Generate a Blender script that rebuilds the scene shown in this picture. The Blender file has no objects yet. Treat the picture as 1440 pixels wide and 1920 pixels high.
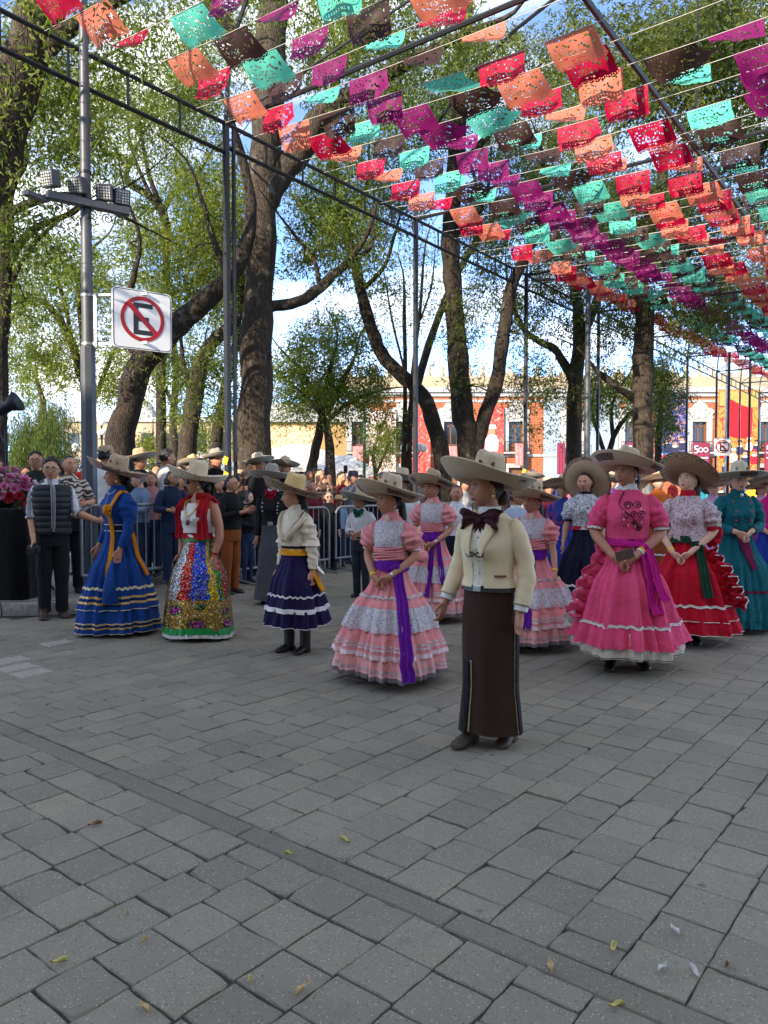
import bpy, math, random
import numpy as np
from mathutils import Vector, Matrix

random.seed(11)
rng = np.random.default_rng(11)
S = bpy.context.scene
COL = S.collection

# ------------------------------------------------------------------ camera
F, EYE, PITCH = 1420.0, 1.45, math.atan(48 / 1420.0)
cam_d = bpy.data.cameras.new('camera'); cam = bpy.data.objects.new('camera', cam_d); COL.objects.link(cam)
cam.location = (0, 0, EYE); cam.rotation_euler = (math.pi / 2 - PITCH, 0, 0)
cam_d.sensor_fit = 'VERTICAL'; cam_d.sensor_height = 24.0; cam_d.lens = 24.0 * F / 1920.0
cam_d.clip_start = 0.1; cam_d.clip_end = 2000
S.camera = cam

# ------------------------------------------------------------------ sky, sun, exposure
SUN_EL, SUN_AZ = math.radians(22), math.radians(218)      # azimuth clockwise from +Y: behind the camera, to its left
w = bpy.data.worlds.new('World'); S.world = w; w.use_nodes = True
nt = w.node_tree; nt.nodes.clear()
def wn(t, **k):
    n = nt.nodes.new(t)
    for a, b in k.items(): setattr(n, a, b)
    return n
out = wn('ShaderNodeOutputWorld'); bg = wn('ShaderNodeBackground')
sky = wn('ShaderNodeTexSky', sky_type='NISHITA', sun_disc=False, sun_elevation=SUN_EL, sun_rotation=SUN_AZ, altitude=2240, air_density=0.45, dust_density=0.35, ozone_density=1.7)
tc = wn('ShaderNodeTexCoord'); mp = wn('ShaderNodeMapping'); mp.inputs['Scale'].default_value = (1.0, 1.0, 2.6)
no = wn('ShaderNodeTexNoise'); no.inputs['Scale'].default_value = 3.1; no.inputs['Detail'].default_value = 7; no.inputs['Roughness'].default_value = 0.55
mp.inputs['Location'].default_value = (0.35, 0.2, 0.1)
cr = wn('ShaderNodeValToRGB'); cr.color_ramp.elements[0].position = 0.46; cr.color_ramp.elements[1].position = 0.66
mx = wn('ShaderNodeMix', data_type='RGBA'); mx.inputs['B'].default_value = (3.2, 3.1, 2.75, 1)
nt.links.new(tc.outputs['Generated'], mp.inputs['Vector']); nt.links.new(mp.outputs['Vector'], no.inputs['Vector'])
nt.links.new(no.outputs['Fac'], cr.inputs['Fac']); nt.links.new(cr.outputs['Color'], mx.inputs['Factor'])
nt.links.new(sky.outputs['Color'], mx.inputs['A']); nt.links.new(mx.outputs['Result'], bg.inputs['Color'])
bg.inputs['Strength'].default_value = 0.15
nt.links.new(bg.outputs['Background'], out.inputs['Surface'])
sun_d = bpy.data.lights.new('sun', 'SUN'); sun = bpy.data.objects.new('sun', sun_d); COL.objects.link(sun)
sun_d.energy = 2.0; sun_d.angle = math.radians(0.55); sun_d.color = (1.0, 0.86, 0.68)
SDIR = Vector((math.sin(SUN_AZ) * math.cos(SUN_EL), math.cos(SUN_AZ) * math.cos(SUN_EL), math.sin(SUN_EL)))
sun.rotation_euler = SDIR.to_track_quat('Z', 'Y').to_euler()
sun.location = (-20, -30, 40)
S.view_settings.view_transform = 'Standard'; S.view_settings.look = 'None'
S.view_settings.exposure = 2.4; S.view_settings.gamma = 1.0; S.view_settings.use_curve_mapping = False
S.render.engine = 'CYCLES'
S.cycles.max_bounces = 6; S.cycles.diffuse_bounces = 3; S.cycles.glossy_bounces = 2; S.cycles.transmission_bounces = 4; S.cycles.transparent_max_bounces = 8
S.cycles.use_denoising = True

# ------------------------------------------------------------------ helpers
def at(px, py, D):
    """photo pixel + distance ahead -> point in the world"""
    a = (px - 720) / F; b = (960 - py) / F
    t = D / (math.cos(PITCH) + b * math.sin(PITCH))
    return np.array([a * t, D, EYE + t * (-math.sin(PITCH) + b * math.cos(PITCH))])
def gnd(px, py, z=0.0):
    a = (px - 720) / F; b = (960 - py) / F
    t = (z - EYE) / (-math.sin(PITCH) + b * math.cos(PITCH))
    return np.array([a * t, t * (math.cos(PITCH) + b * math.sin(PITCH)), z])
A3 = lambda *p: np.array(p, float)
def nrm(v):
    v = np.asarray(v, float); return v / (np.linalg.norm(v) + 1e-12)

class MB:
    """collects geometry, then links it as ONE mesh object"""
    def __init__(s): s.v, s.f, s.mi, s.sm, s.uv, s.n = [], [], [], [], [], 0
    def add(s, V, Fc, mi=0, uv=None, smooth=True):
        V = np.asarray(V, float).reshape(-1, 3); Fc = np.asarray(Fc, int)
        s.v.append(V); s.f.append(Fc + s.n); s.mi.append(np.full(len(Fc), mi)); s.sm.append(np.full(len(Fc), smooth))
        s.uv.append(np.zeros((len(V), 2)) if uv is None else np.asarray(uv, float)); s.n += len(V)
        return s
    def grid(s, P, mi=0, smooth=True, uv=None, wrap=False):
        P = np.asarray(P, float); n, m = P.shape[:2]
        idx = np.arange(n * m).reshape(n, m)
        if wrap: idx = np.concatenate([idx, idx[:, :1]], 1)
        q = np.stack([idx[:-1, :-1], idx[:-1, 1:], idx[1:, 1:], idx[1:, :-1]], -1).reshape(-1, 4)
        if uv is None:
            U, W = np.meshgrid(np.linspace(0, 1, m), np.linspace(0, 1, n)); uv = np.stack([U, W], -1)
        return s.add(P.reshape(-1, 3), q, mi, np.asarray(uv).reshape(-1, 2), smooth)
    def fan(s, ring, mi=0, smooth=True, flip=False):
        c = ring.mean(0); k = len(ring); V = np.concatenate([ring, c[None]])
        f = [[i, (i + 1) % k, k] for i in range(k)]
        if flip: f = [[b, a, c2] for a, b, c2 in f]
        return s.add(V, f, mi, None, smooth)
    def loft(s, rings, mi=0, smooth=True, cap0=True, cap1=True, uv=None):
        rings = np.asarray(rings, float)
        s.grid(rings, mi, smooth, uv, wrap=True)
        if cap0: s.fan(rings[0], mi, smooth, True)
        if cap1: s.fan(rings[-1], mi, smooth)
        return s
    def tube(s, pts, rad, n=8, mi=0, cap=True, smooth=True, squash=1.0, side=None):
        pts = np.asarray(pts, float); k = len(pts)
        rad = np.full(k, rad) if np.isscalar(rad) else np.asarray(rad, float)
        T = np.gradient(pts, axis=0); T /= (np.linalg.norm(T, axis=1, keepdims=True) + 1e-12)
        u = np.asarray(side, float) if side is not None else (A3(1, 0, 0) if abs(T[0][0]) < .8 else A3(0, 1, 0))
        ang = np.linspace(0, 2 * np.pi, n, endpoint=False); R = []
        for i in range(k):
            u = nrm(u - T[i] * np.dot(u, T[i])); v = np.cross(T[i], u)
            R.append(pts[i] + rad[i] * (np.cos(ang)[:, None] * u + squash * np.sin(ang)[:, None] * v))
        return s.loft(R, mi, smooth, cap, cap)
    def ribbon(s, pts, width, side, thick=.006, mi=0, nx=4, wave=0, uv0=0):
        """a strip of cloth with thickness along pts"""
        pts = np.asarray(pts, float); k = len(pts)
        width = np.full(k, width) if np.isscalar(width) else np.asarray(width, float)
        T = np.gradient(pts, axis=0); T /= (np.linalg.norm(T, axis=1, keepdims=True) + 1e-12)
        R = []; xs = np.linspace(-.5, .5, nx + 1)
        for i in range(k):
            sd = nrm(np.asarray(side[i] if np.ndim(side) > 1 else side, float)); sd = nrm(sd - T[i] * np.dot(sd, T[i])); nn = np.cross(T[i], sd)
            w_ = wave * np.sin(xs * 14 + i * .15)
            top = pts[i] + sd * (xs * width[i])[:, None] + nn * (thick / 2 + w_)[:, None] if np.ndim(w_) else None
            bot = pts[i] + sd * (xs[::-1] * width[i])[:, None] + nn * (-thick / 2 + w_[::-1])[:, None]
            R.append(np.concatenate([top, bot]))
        return s.loft(R, mi)
    def box(s, c, size, R=None, mi=0, bev=0.0):
        h = np.asarray(size, float) / 2; c = np.asarray(c, float)
        R = np.eye(3) if R is None else np.asarray(R)
        if bev <= 0:
            sg = A3(-1, 1); V = np.array([[x, y, z] for x in sg for y in sg for z in sg]) * h
            f = [[0, 1, 3, 2], [4, 6, 7, 5], [0, 4, 5, 1], [2, 3, 7, 6], [0, 2, 6, 4], [1, 5, 7, 3]]
            return s.add(V @ R.T + c, f, mi, None, False)
        V, ids = [], {}
        for x in (-1, 1):
            for y in (-1, 1):
                for z in (-1, 1):
                    for ax in range(3):
                        p = A3(x, y, z) * (h - bev); p[ax] += (x, y, z)[ax] * bev
                        ids[(x, y, z, ax)] = len(V); V.append(p)
        q, t = [], []
        for ax in range(3):
            o = [i for i in range(3) if i != ax]
            for sgn in (-1, 1):
                f = []
                for a, b in ((-1, -1), (1, -1), (1, 1), (-1, 1)):
                    k = [0, 0, 0]; k[ax] = sgn; k[o[0]] = a; k[o[1]] = b; f.append(ids[(*k, ax)])
                q.append(f if (sgn > 0) != (ax == 1) else f[::-1])
            for a in (-1, 1):
                for b in (-1, 1):
                    k0 = [0, 0, 0]; k0[ax] = -1; k0[o[0]] = a; k0[o[1]] = b; k1 = list(k0); k1[ax] = 1
                    q.append([ids[(*k0, o[0])], ids[(*k1, o[0])], ids[(*k1, o[1])], ids[(*k0, o[1])]])
        for x in (-1, 1):
            for y in (-1, 1):
                for z in (-1, 1): t.append([ids[(x, y, z, 0)], ids[(x, y, z, 1)], ids[(x, y, z, 2)]])
        V = np.array(V) @ R.T + c
        n0 = s.n; s.add(V, q, mi, None, False)
        s.f.append(np.array(t) + n0); s.mi.append(np.full(len(t), mi)); s.sm.append(np.full(len(t), False))
        return s
    def ball(s, c, r, n=12, m=8, mi=0, R=None, noise=0):
        th = np.linspace(0, 2 * np.pi, n, endpoint=False); ph = np.linspace(.02, np.pi - .02, m)
        d = np.stack([np.sin(ph)[:, None] * np.cos(th), np.sin(ph)[:, None] * np.sin(th), np.repeat(np.cos(ph)[:, None], n, 1)], -1)
        if noise: d = d * (1 + noise * (rng.random((m, n, 1)) - .5))
        P = d * (np.full(3, r) if np.isscalar(r) else np.asarray(r, float))
        if R is not None: P = P @ np.asarray(R).T
        return s.loft(P + np.asarray(c, float), mi)
    def lathe(s, prof, c=(0, 0, 0), n=16, mi=0, cap=True, smooth=True):
        a = np.linspace(0, 2 * np.pi, n, endpoint=False)
        R = [np.stack([r * np.cos(a), r * np.sin(a), np.full(n, z)], -1) + np.asarray(c, float) for r, z in prof]
        return s.loft(R, mi, smooth, cap, cap)
    def prism(s, poly, fn, t0, t1, mi=0):
        """2-D outline poly extruded between t0 and t1; fn(x, y, t) -> point"""
        a = np.array([fn(x, y, t0) for x, y in poly]); b = np.array([fn(x, y, t1) for x, y in poly]); k = len(poly)
        s.add(np.concatenate([a, b]), [[i, (i + 1) % k, k + (i + 1) % k, k + i] for i in range(k)], mi, None, False)
        s.add(a, [list(range(k))[::-1]], mi, None, False); s.add(b, [list(range(k))], mi, None, False)
        return s
    def mesh(s, name, mats):
        V = np.concatenate(s.v); L = np.concatenate([f.ravel() for f in s.f]); tot = np.concatenate([np.full(len(f), f.shape[1]) for f in s.f])
        me = bpy.data.meshes.new(name); me.vertices.add(len(V)); me.vertices.foreach_set('co', V.ravel())
        me.loops.add(len(L)); me.loops.foreach_set('vertex_index', L.astype(np.int32))
        st = np.concatenate([[0], np.cumsum(tot)[:-1]]); me.polygons.add(len(tot)); me.polygons.foreach_set('loop_start', st.astype(np.int32))
        me.polygons.foreach_set('material_index', np.concatenate(s.mi).astype(np.int32)); me.polygons.foreach_set('use_smooth', np.concatenate(s.sm))
        U = np.concatenate(s.uv); ul = me.uv_layers.new(name='UVMap'); ul.data.foreach_set('uv', U[L].ravel())
        for m in (mats if isinstance(mats, (list, tuple)) else [mats]): me.materials.append(m)
        me.update(calc_edges=True)
        return me
    def build(s, name, mats, parent=None, **props):
        o = bpy.data.objects.new(name, s.mesh(name, mats)); COL.objects.link(o)
        if parent is not None: o.parent = parent
        for k, v in props.items(): o[k] = v
        return o

def inst(name, me, parent=None, M=None):
    o = bpy.data.objects.new(name, me); COL.objects.link(o)
    if parent is not None: o.parent = parent
    if M is not None: o.matrix_basis = M
    return o
def tag(o, label=None, cat=None, group=None, kind=None):
    for k, v in (('label', label), ('category', cat), ('group', group), ('kind', kind)):
        if v: o[k] = v
    return o
def empty(name, loc=(0, 0, 0), rz=0.0):
    o = bpy.data.objects.new(name, None); COL.objects.link(o); o.location = loc; o.rotation_euler = (0, 0, rz); o.empty_display_size = .2
    return o
def copy_tree(o, parent=None):
    c = o.copy(); COL.objects.link(c); c.parent = parent
    for ch in list(o.children): copy_tree(ch, c)
    return c
def rot(axis, a):
    c, s_ = math.cos(a), math.sin(a)
    return np.array({'x': [[1, 0, 0], [0, c, -s_], [0, s_, c]], 'y': [[c, 0, s_], [0, 1, 0], [-s_, 0, c]], 'z': [[c, -s_, 0], [s_, c, 0], [0, 0, 1]]}[axis])
def R3(axis, deg): return rot(axis, math.radians(deg))

# ------------------------------------------------------------------ materials
def srgb(r, g, b):
    f = lambda c: (c / 12.92 if c <= .04045 else ((c + .055) / 1.055) ** 2.4)
    return (f(r / 255), f(g / 255), f(b / 255), 1)
class MAT:
    def __init__(s, name):
        s.m = bpy.data.materials.new(name); s.m.use_nodes = True; s.t = s.m.node_tree; s.b = s.t.nodes['Principled BSDF']; s.o = s.t.nodes['Material Output']
    def n(s, ty, **k):
        n = s.t.nodes.new(ty)
        for a, b in k.items():
            if a in n.inputs.keys() if isinstance(a, str) else False: n.inputs[a].default_value = b
            else: setattr(n, a, b)
        return n
    def l(s, a, b): s.t.links.new(a, b)
    def coord(s, kind='Object', scale=(1, 1, 1)):
        c = s.n('ShaderNodeTexCoord'); m = s.n('ShaderNodeMapping'); m.inputs['Scale'].default_value = scale; s.l(c.outputs[kind], m.inputs['Vector']); return m.outputs['Vector']
    def noise(s, vec, scale, detail=4, rough=.55, dist=0):
        n = s.n('ShaderNodeTexNoise'); n.inputs['Scale'].default_value = scale; n.inputs['Detail'].default_value = detail; n.inputs['Roughness'].default_value = rough; n.inputs['Distortion'].default_value = dist
        if vec is not None: s.l(vec, n.inputs['Vector'])
        return n.outputs['Fac']
    def voro(s, vec, scale, feature='F1'):
        n = s.n('ShaderNodeTexVoronoi', feature=feature); n.inputs['Scale'].default_value = scale
        if vec is not None: s.l(vec, n.inputs['Vector'])
        return n
    def ramp(s, fac, stops, interp='LINEAR'):
        n = s.n('ShaderNodeValToRGB'); e = n.color_ramp; e.interpolation = interp
        while len(e.elements) < len(stops): e.elements.new(.5)
        for el, (p, c) in zip(e.elements, stops): el.position = p; el.color = c
        s.l(fac, n.inputs['Fac']); return n.outputs['Color']
    def mix(s, fac, a, b, mode='MIX'):
        n = s.n('ShaderNodeMix', data_type='RGBA', blend_type=mode)
        for k, v in (('Factor', fac), ('A', a), ('B', b)):
            if hasattr(v, 'links') or isinstance(v, bpy.types.NodeSocket): s.l(v, n.inputs[k])
            else: n.inputs[k].default_value = v
        return n.outputs['Result']
    def math(s, op, a, b=0.0):
        n = s.n('ShaderNodeMath', operation=op)
        for i, v in enumerate((a, b)):
            if isinstance(v, bpy.types.NodeSocket): s.l(v, n.inputs[i])
            else: n.inputs[i].default_value = v
        return n.outputs[0]
    def bump(s, h, strength=.3, dist=.01):
        n = s.n('ShaderNodeBump'); n.inputs['Strength'].default_value = strength; n.inputs['Distance'].default_value = dist; s.l(h, n.inputs['Height']); s.l(n.outputs['Normal'], s.b.inputs['Normal']); return n
    def col(s, c):
        if isinstance(c, bpy.types.NodeSocket): s.l(c, s.b.inputs['Base Color'])
        else: s.b.inputs['Base Color'].default_value = c
    def set(s, **k):
        for a, v in k.items(): s.b.inputs[a.replace('_', ' ')].default_value = v
        return s
_cache = {}
def plain(name, c, rough=.6, metal=0.0, var=.12, nscale=20, bump=0.0, spec=.4, sheen=0.0, bscale=None):
    """surface of one colour with slight mottling and relief"""
    if name in _cache: return _cache[name]
    m = MAT(name); m.set(Roughness=rough, Metallic=metal, Specular_IOR_Level=spec)
    if sheen: m.set(Sheen_Weight=sheen, Sheen_Roughness=.5)
    v = m.coord(); nz = m.noise(v, nscale, 5)
    d = tuple(x * (1 - var) for x in c[:3]) + (1,); l = tuple(min(1, x * (1 + var)) for x in c[:3]) + (1,)
    m.col(m.ramp(nz, [(.3, d), (.7, l)]))
    if bump: m.bump(m.noise(v, bscale or nscale * 6, 4), bump, .01)
    _cache[name] = m.m; return m.m
def cloth(name, r, g, b, rough=.8, sheen=.04, var=.10):
    if 'cloth_' + name in _cache: return _cache['cloth_' + name]
    m = MAT('cloth_' + name); m.set(Roughness=rough, Specular_IOR_Level=.22, Sheen_Weight=sheen, Sheen_Roughness=.5); c = srgb(r, g, b)
    v = m.coord(); v2 = m.coord('Object', (1, 1, .16)); d = tuple(x * (1 - var) for x in c[:3]) + (1,); l = tuple(min(1, x * (1 + var)) for x in c[:3]) + (1,)
    m.col(m.ramp(m.noise(v, 9, 5), [(.3, d), (.7, l)]))
    fold = m.noise(v2, 26, 3, .5, .4); crease = m.noise(v, 11, 2, .5, 1.2); weave = m.noise(v, 190, 2)
    h = m.math('ADD', m.math('ADD', m.math('MULTIPLY', fold, .6), m.math('MULTIPLY', crease, .9)), m.math('MULTIPLY', weave, .06))
    m.bump(h, .55, .03); _cache['cloth_' + name] = m.m; return m.m
# ================================================================== THE SETTING
TH = math.radians(38.8)
UU, VV = A3(math.sin(TH), math.cos(TH), 0), A3(-math.cos(TH), math.sin(TH), 0)      # paving directions: along the street, across it
def uv2w(u, v, z=0): return UU * u + VV * v + A3(0, 0, z)

def stone_mat(name='paving_stone_grey', k=1.0):
    m = MAT(name); m.set(Roughness=.82, Specular_IOR_Level=.3)
    v = m.coord('Object'); g = m.n('ShaderNodeNewGeometry'); oi = m.n('ShaderNodeObjectInfo')
    pos = m.n('ShaderNodeMapping'); m.l(g.outputs['Position'], pos.inputs['Vector']); P = pos.outputs['Vector']
    big = m.noise(P, 1.1, 5, .6); fine = m.noise(P, 240, 3, .7); sp = m.noise(P, 115, 2, .5)
    base = m.ramp(big, [(.3, (.232, .212, .160, 1)), (.7, (.305, .279, .210, 1))])
    isl = m.math('MULTIPLY', g.outputs['Random Per Island'], 1.0); rnd = m.math('FRACT', m.math('ADD', isl, oi.outputs['Random']))
    tone = m.ramp(rnd, [(0, (.88, .88, .88, 1)), (.55, (1, 1, 1, 1)), (.95, (1.05, 1.05, 1.03, 1)), (1, (1.12, 1.1, 1.05, 1))])
    c = m.mix(1.0, base, tone, 'MULTIPLY')
    c = m.mix(.55, c, m.ramp(fine, [(.3, (.35, .35, .35, 1)), (.62, (1, 1, 1, 1))]), 'MULTIPLY')
    vs_ = m.voro(P, 125); sel = m.math('MULTIPLY', m.ramp(vs_.outputs['Distance'], [(.26, (1, 1, 1, 1)), (.36, (0, 0, 0, 1))]), m.ramp(vs_.outputs['Color'], [(.68, (0, 0, 0, 1)), (.80, (.6, .6, .6, 1))]))
    c = m.mix(sel, c, (.62, .57, .48, 1)); vd_ = m.voro(P, 70); sel2 = m.math('MULTIPLY', m.ramp(vd_.outputs['Distance'], [(.2, (1, 1, 1, 1)), (.3, (0, 0, 0, 1))]), m.ramp(vd_.outputs['Color'], [(.66, (0, 0, 0, 1)), (.7, (.7, .7, .7, 1))])); c = m.mix(sel2, c, (.09, .082, .07, 1))
    gum = m.voro(P, 2.3); gs = m.ramp(gum.outputs['Distance'], [(.030, (.75, .75, .75, 1)), (.045, (0, 0, 0, 1))]); c = m.mix(gs, c, (.10, .092, .08, 1))
    stain = m.noise(P, 3.3, 6, .7)
    c = m.mix(m.ramp(stain, [(.58, (0, 0, 0, 1)), (.72, (.45, .45, .45, 1))]), c, (.135, .122, .10, 1))
    c = m.mix(1, c, (k, k, k * 1.01, 1), 'MULTIPLY')
    m.col(c); m.bump(m.mix(.5, m.noise(P, 160, 4, .7), m.noise(P, 30, 3)), .55, .006); return m.m
M_STONE = stone_mat()
M_JOINT = plain('joint_dirt', (.055, .052, .047, 1), .95, 0, .4, 30, .6)
M_BAND = stone_mat('band_stone_grey', .78)
M_EARTH = plain('plaza_ground', (.22, .205, .18, 1), .9, 0, .2, .8, .2)

g = MB(); a = np.linspace(0, 2 * np.pi, 49)[:-1]
rs = [0.01, 5, 15, 40, 100, 300, 900]
g.grid(np.array([[[r * math.cos(t), r * math.sin(t), -.03] for t in np.append(a, a[0])] for r in rs]), smooth=False)
g.build('ground', M_EARTH, kind='structure')
g = MB(); g.add([uv2w(-8, -16, -.009), uv2w(60, -16, -.009), uv2w(60, 11, -.009), uv2w(-8, 11, -.009)], [[0, 1, 2, 3]], 0, None, False)
road = g.build('road', M_JOINT, kind='structure')

def tile_quads(L, W, ch=.007, dep=.03, jit=.004):
    """top, chamfer and sides of one stone: 12 verts, 9 quads"""
    x, y = L / 2, W / 2
    o = np.array([[-x, -y], [x, -y], [x, y], [-x, y]]) + rng.uniform(-jit, jit, (4, 2))
    inn = o * (1 - ch / np.array([x, y]))
    tz = rng.uniform(-.0018, .0018, 4)
    V = np.concatenate([np.c_[inn, tz], np.c_[o, np.full(4, -ch)], np.c_[o, np.full(4, -dep)]])
    q = [[0, 1, 2, 3]] + [[4 + i, 4 + (i + 1) % 4, (i + 1) % 4, i] for i in range(4)] + [[8 + i, 8 + (i + 1) % 4, 4 + (i + 1) % 4, 4 + i] for i in range(4)]
    return V, np.array(q)
def tile_fine(L, W, dep=.03):
    """a worn stone: irregular edge, chamfer, sides"""
    k = 4; o = []
    for (x0, y0), (x1, y1) in (((-1, -1), (1, -1)), ((1, -1), (1, 1)), ((1, 1), (-1, 1)), ((-1, 1), (-1, -1))):
        for i in range(k): o.append((x0 + (x1 - x0) * i / k, y0 + (y1 - y0) * i / k))
    o = np.array(o) * A3(L / 2, W / 2)[:2]; n = len(o); o[::k] *= .992
    o = o + rng.normal(0, .0016, o.shape); ch = rng.uniform(.002, .0055, n)
    if rng.random() < .35: c_ = rng.integers(0, 4) * k; ch[c_] += rng.uniform(.008, .022); ch[(c_ + 1) % n] += .006
    inn = o * (1 - ch / np.hypot(o[:, 0], o[:, 1]))[:, None]
    V = np.concatenate([np.c_[inn, rng.normal(0, .0008, n)], np.c_[o, -ch * .8], np.c_[o, np.full(n, -dep)], [[0, 0, .0005]]])
    q = [[n + i, n + (i + 1) % n, (i + 1) % n, i] for i in range(n)] + [[2 * n + i, 2 * n + (i + 1) % n, n + (i + 1) % n, n + i] for i in range(n)]
    return V, np.array(q), np.array([[i, (i + 1) % n, 3 * n] for i in range(n)])
tiles = []
for row in range(-60, 60):
    v = 1.175 + row * .2125
    for side_, L, u0, u1 in ((0, .213, 2.146, 42.0), (1, .198, 2.024, -6.0)):
        off = (row % 2) * .5 * L + rng.uniform(-.03, .03); k = 0
        if side_ == 0:
            ua = u0
            ub = u0 + (off if off > .08 else L)
            while ua < u1:
                tiles.append(((ua + ub) / 2, v, ub - ua - .0055, .2070)); ua = ub; ub = ua + L + rng.uniform(-.012, .012)
        else:
            ua = u0; ub = u0 - (off if off > .08 else L)
            while ua > u1:
                tiles.append(((ua + ub) / 2, v, ua - ub - .0055, .2070)); ua = ub; ub = ua - L - rng.uniform(-.012, .012)
vis = []
for t in tiles:
    p = uv2w(t[0], t[1])
    if p[1] > .6 and abs(p[0]) < .72 * p[1] + 2.2 and p[1] < 30 and not (p[1] > 8.3 and p[0] < -3.3): vis.append((p[1] ** 2 + p[0] ** 2, t, p))
vis.sort(key=lambda q: q[0])
def in_frame(p): return p[1] > 1.9 and abs(p[0]) < .515 * p[1] + .05
near = [q for q in vis if in_frame(q[2])][:290]; nid = {id(q) for q in near}
Rz = lambda a_: np.array([[math.cos(a_), -math.sin(a_), 0], [math.sin(a_), math.cos(a_), 0], [0, 0, 1]])
ang = math.atan2(UU[1], UU[0])
variants = {}
for q in near:
    L = round(q[1][2] / .01) * .01
    key = (L, random.randrange(6))
    if key not in variants:
        V, f, ft = tile_fine(L - .001, q[1][3]); b = MB(); b.add(V, f, 0, None, False); b.f.append(ft); b.mi.append(np.zeros(len(ft), int)); b.sm.append(np.zeros(len(ft), bool)); variants[key] = b.mesh('paving_stone', M_STONE)
    tilt = rng.normal(0, .004, 2)
    M = Matrix.Translation((q[2][0], q[2][1], float(rng.normal(0, .0018)))) @ Matrix.Rotation(ang + random.choice((0, math.pi)), 4, 'Z') @ Matrix.Rotation(tilt[0], 4, 'X') @ Matrix.Rotation(tilt[1], 4, 'Y')
    inst('paving_stone', variants[key], road, M)
Vs, Fs, n0 = [], [], 0
for q in vis:
    if id(q) in nid: continue
    V, f = tile_quads(q[1][2], q[1][3]); V = V @ Rz(ang).T + A3(q[2][0], q[2][1], rng.normal(0, .0018)); Vs.append(V); Fs.append(f + n0); n0 += 12
b = MB(); b.add(np.concatenate(Vs), np.concatenate(Fs), 0, None, False); b.build('paving_stones', M_STONE, road, kind='stuff')
# the narrow dark band of long stones that crosses the paving
v = -3.0
while v < 6.5:
    L = rng.uniform(.7, 1.1); V, f = tile_quads(L - .008, .112, .006, .03, .004)
    b = MB(); b.add(V, f, 0, None, False); p = uv2w(2.085, v + L / 2)
    inst('band_stone', b.mesh('band_stone', M_BAND), road, Matrix.Translation((p[0], p[1], -.002)) @ Matrix.Rotation(ang + math.pi / 2, 4, 'Z'))
    v += L
# pale repair stones on the left
for px, py in ((20, 1238), (35, 1252), (108, 1206), (60, 1262)):
    p = gnd(px, py); V, f = tile_quads(.26, .2); b = MB(); b.add(V, f, 0, None, False)
    o = inst('paving_stone', b.mesh('paving_stone', plain('pale_stone', (.34, .31, .26, 1), .85, 0, .2, 20, .4)), road, Matrix.Translation((p[0], p[1], .006)) @ Matrix.Rotation(ang, 4, 'Z'))
    o['label'] = 'pale beige paving stone among the grey ones'

# pavement behind the barriers with a rough kerb
M_KERB = plain('kerb_concrete', (.30, .28, .25, 1), .9, 0, .35, 25, .9, .3, bscale=90)
M_PAVE = plain('pavement_concrete', (.26, .255, .245, 1), .88, 0, .18, 3, .3, .3, bscale=60)
edge = [A3(-14, 8.05, 0), A3(-8, 8.2, 0), A3(-5.2, 8.33, 0), A3(-4.26, 8.4, 0), A3(-3.62, 8.5, 0), A3(-3.34, 8.62, 0), A3(-3.22, 8.85, 0), A3(-3.3, 9.15, 0)]
b = MB()
edge2 = edge + [A3(-3.6, 9.6, 0), A3(-3.9, 10.2, 0), A3(-4.1, 11, 0), A3(-4.1, 13, 0)]
far = [A3(-14 + i * .5, 14 + i * .2, 0) for i in range(len(edge2))]
top = np.array([[e + A3(0, 0, .14), q + A3(0, 0, .14)] for e, q in zip(edge2, far)])
P = []
for i, e in enumerate(edge2):
    inn = nrm(far[i] - e); P.append([e, e + A3(0, 0, .125), e + inn * .03 + A3(0, 0, .145), e + inn * .22 + A3(0, 0, .145), far[i] + A3(0, 0, .145)])
P = np.array(P)
pav = MB().grid(P[:, 3:], 0, False).build('pavement', M_PAVE, kind='structure')
for i in range(len(edge2) - 1):
    sub = []
    for t in (0.01, .5, .99): sub.append(P[i, :4] * (1 - t) + P[i + 1, :4] * t + rng.normal(0, .004, (4, 3)))
    MB().grid(np.array(sub), 0, True).build('kerb_stone', M_KERB, pav)

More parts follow.
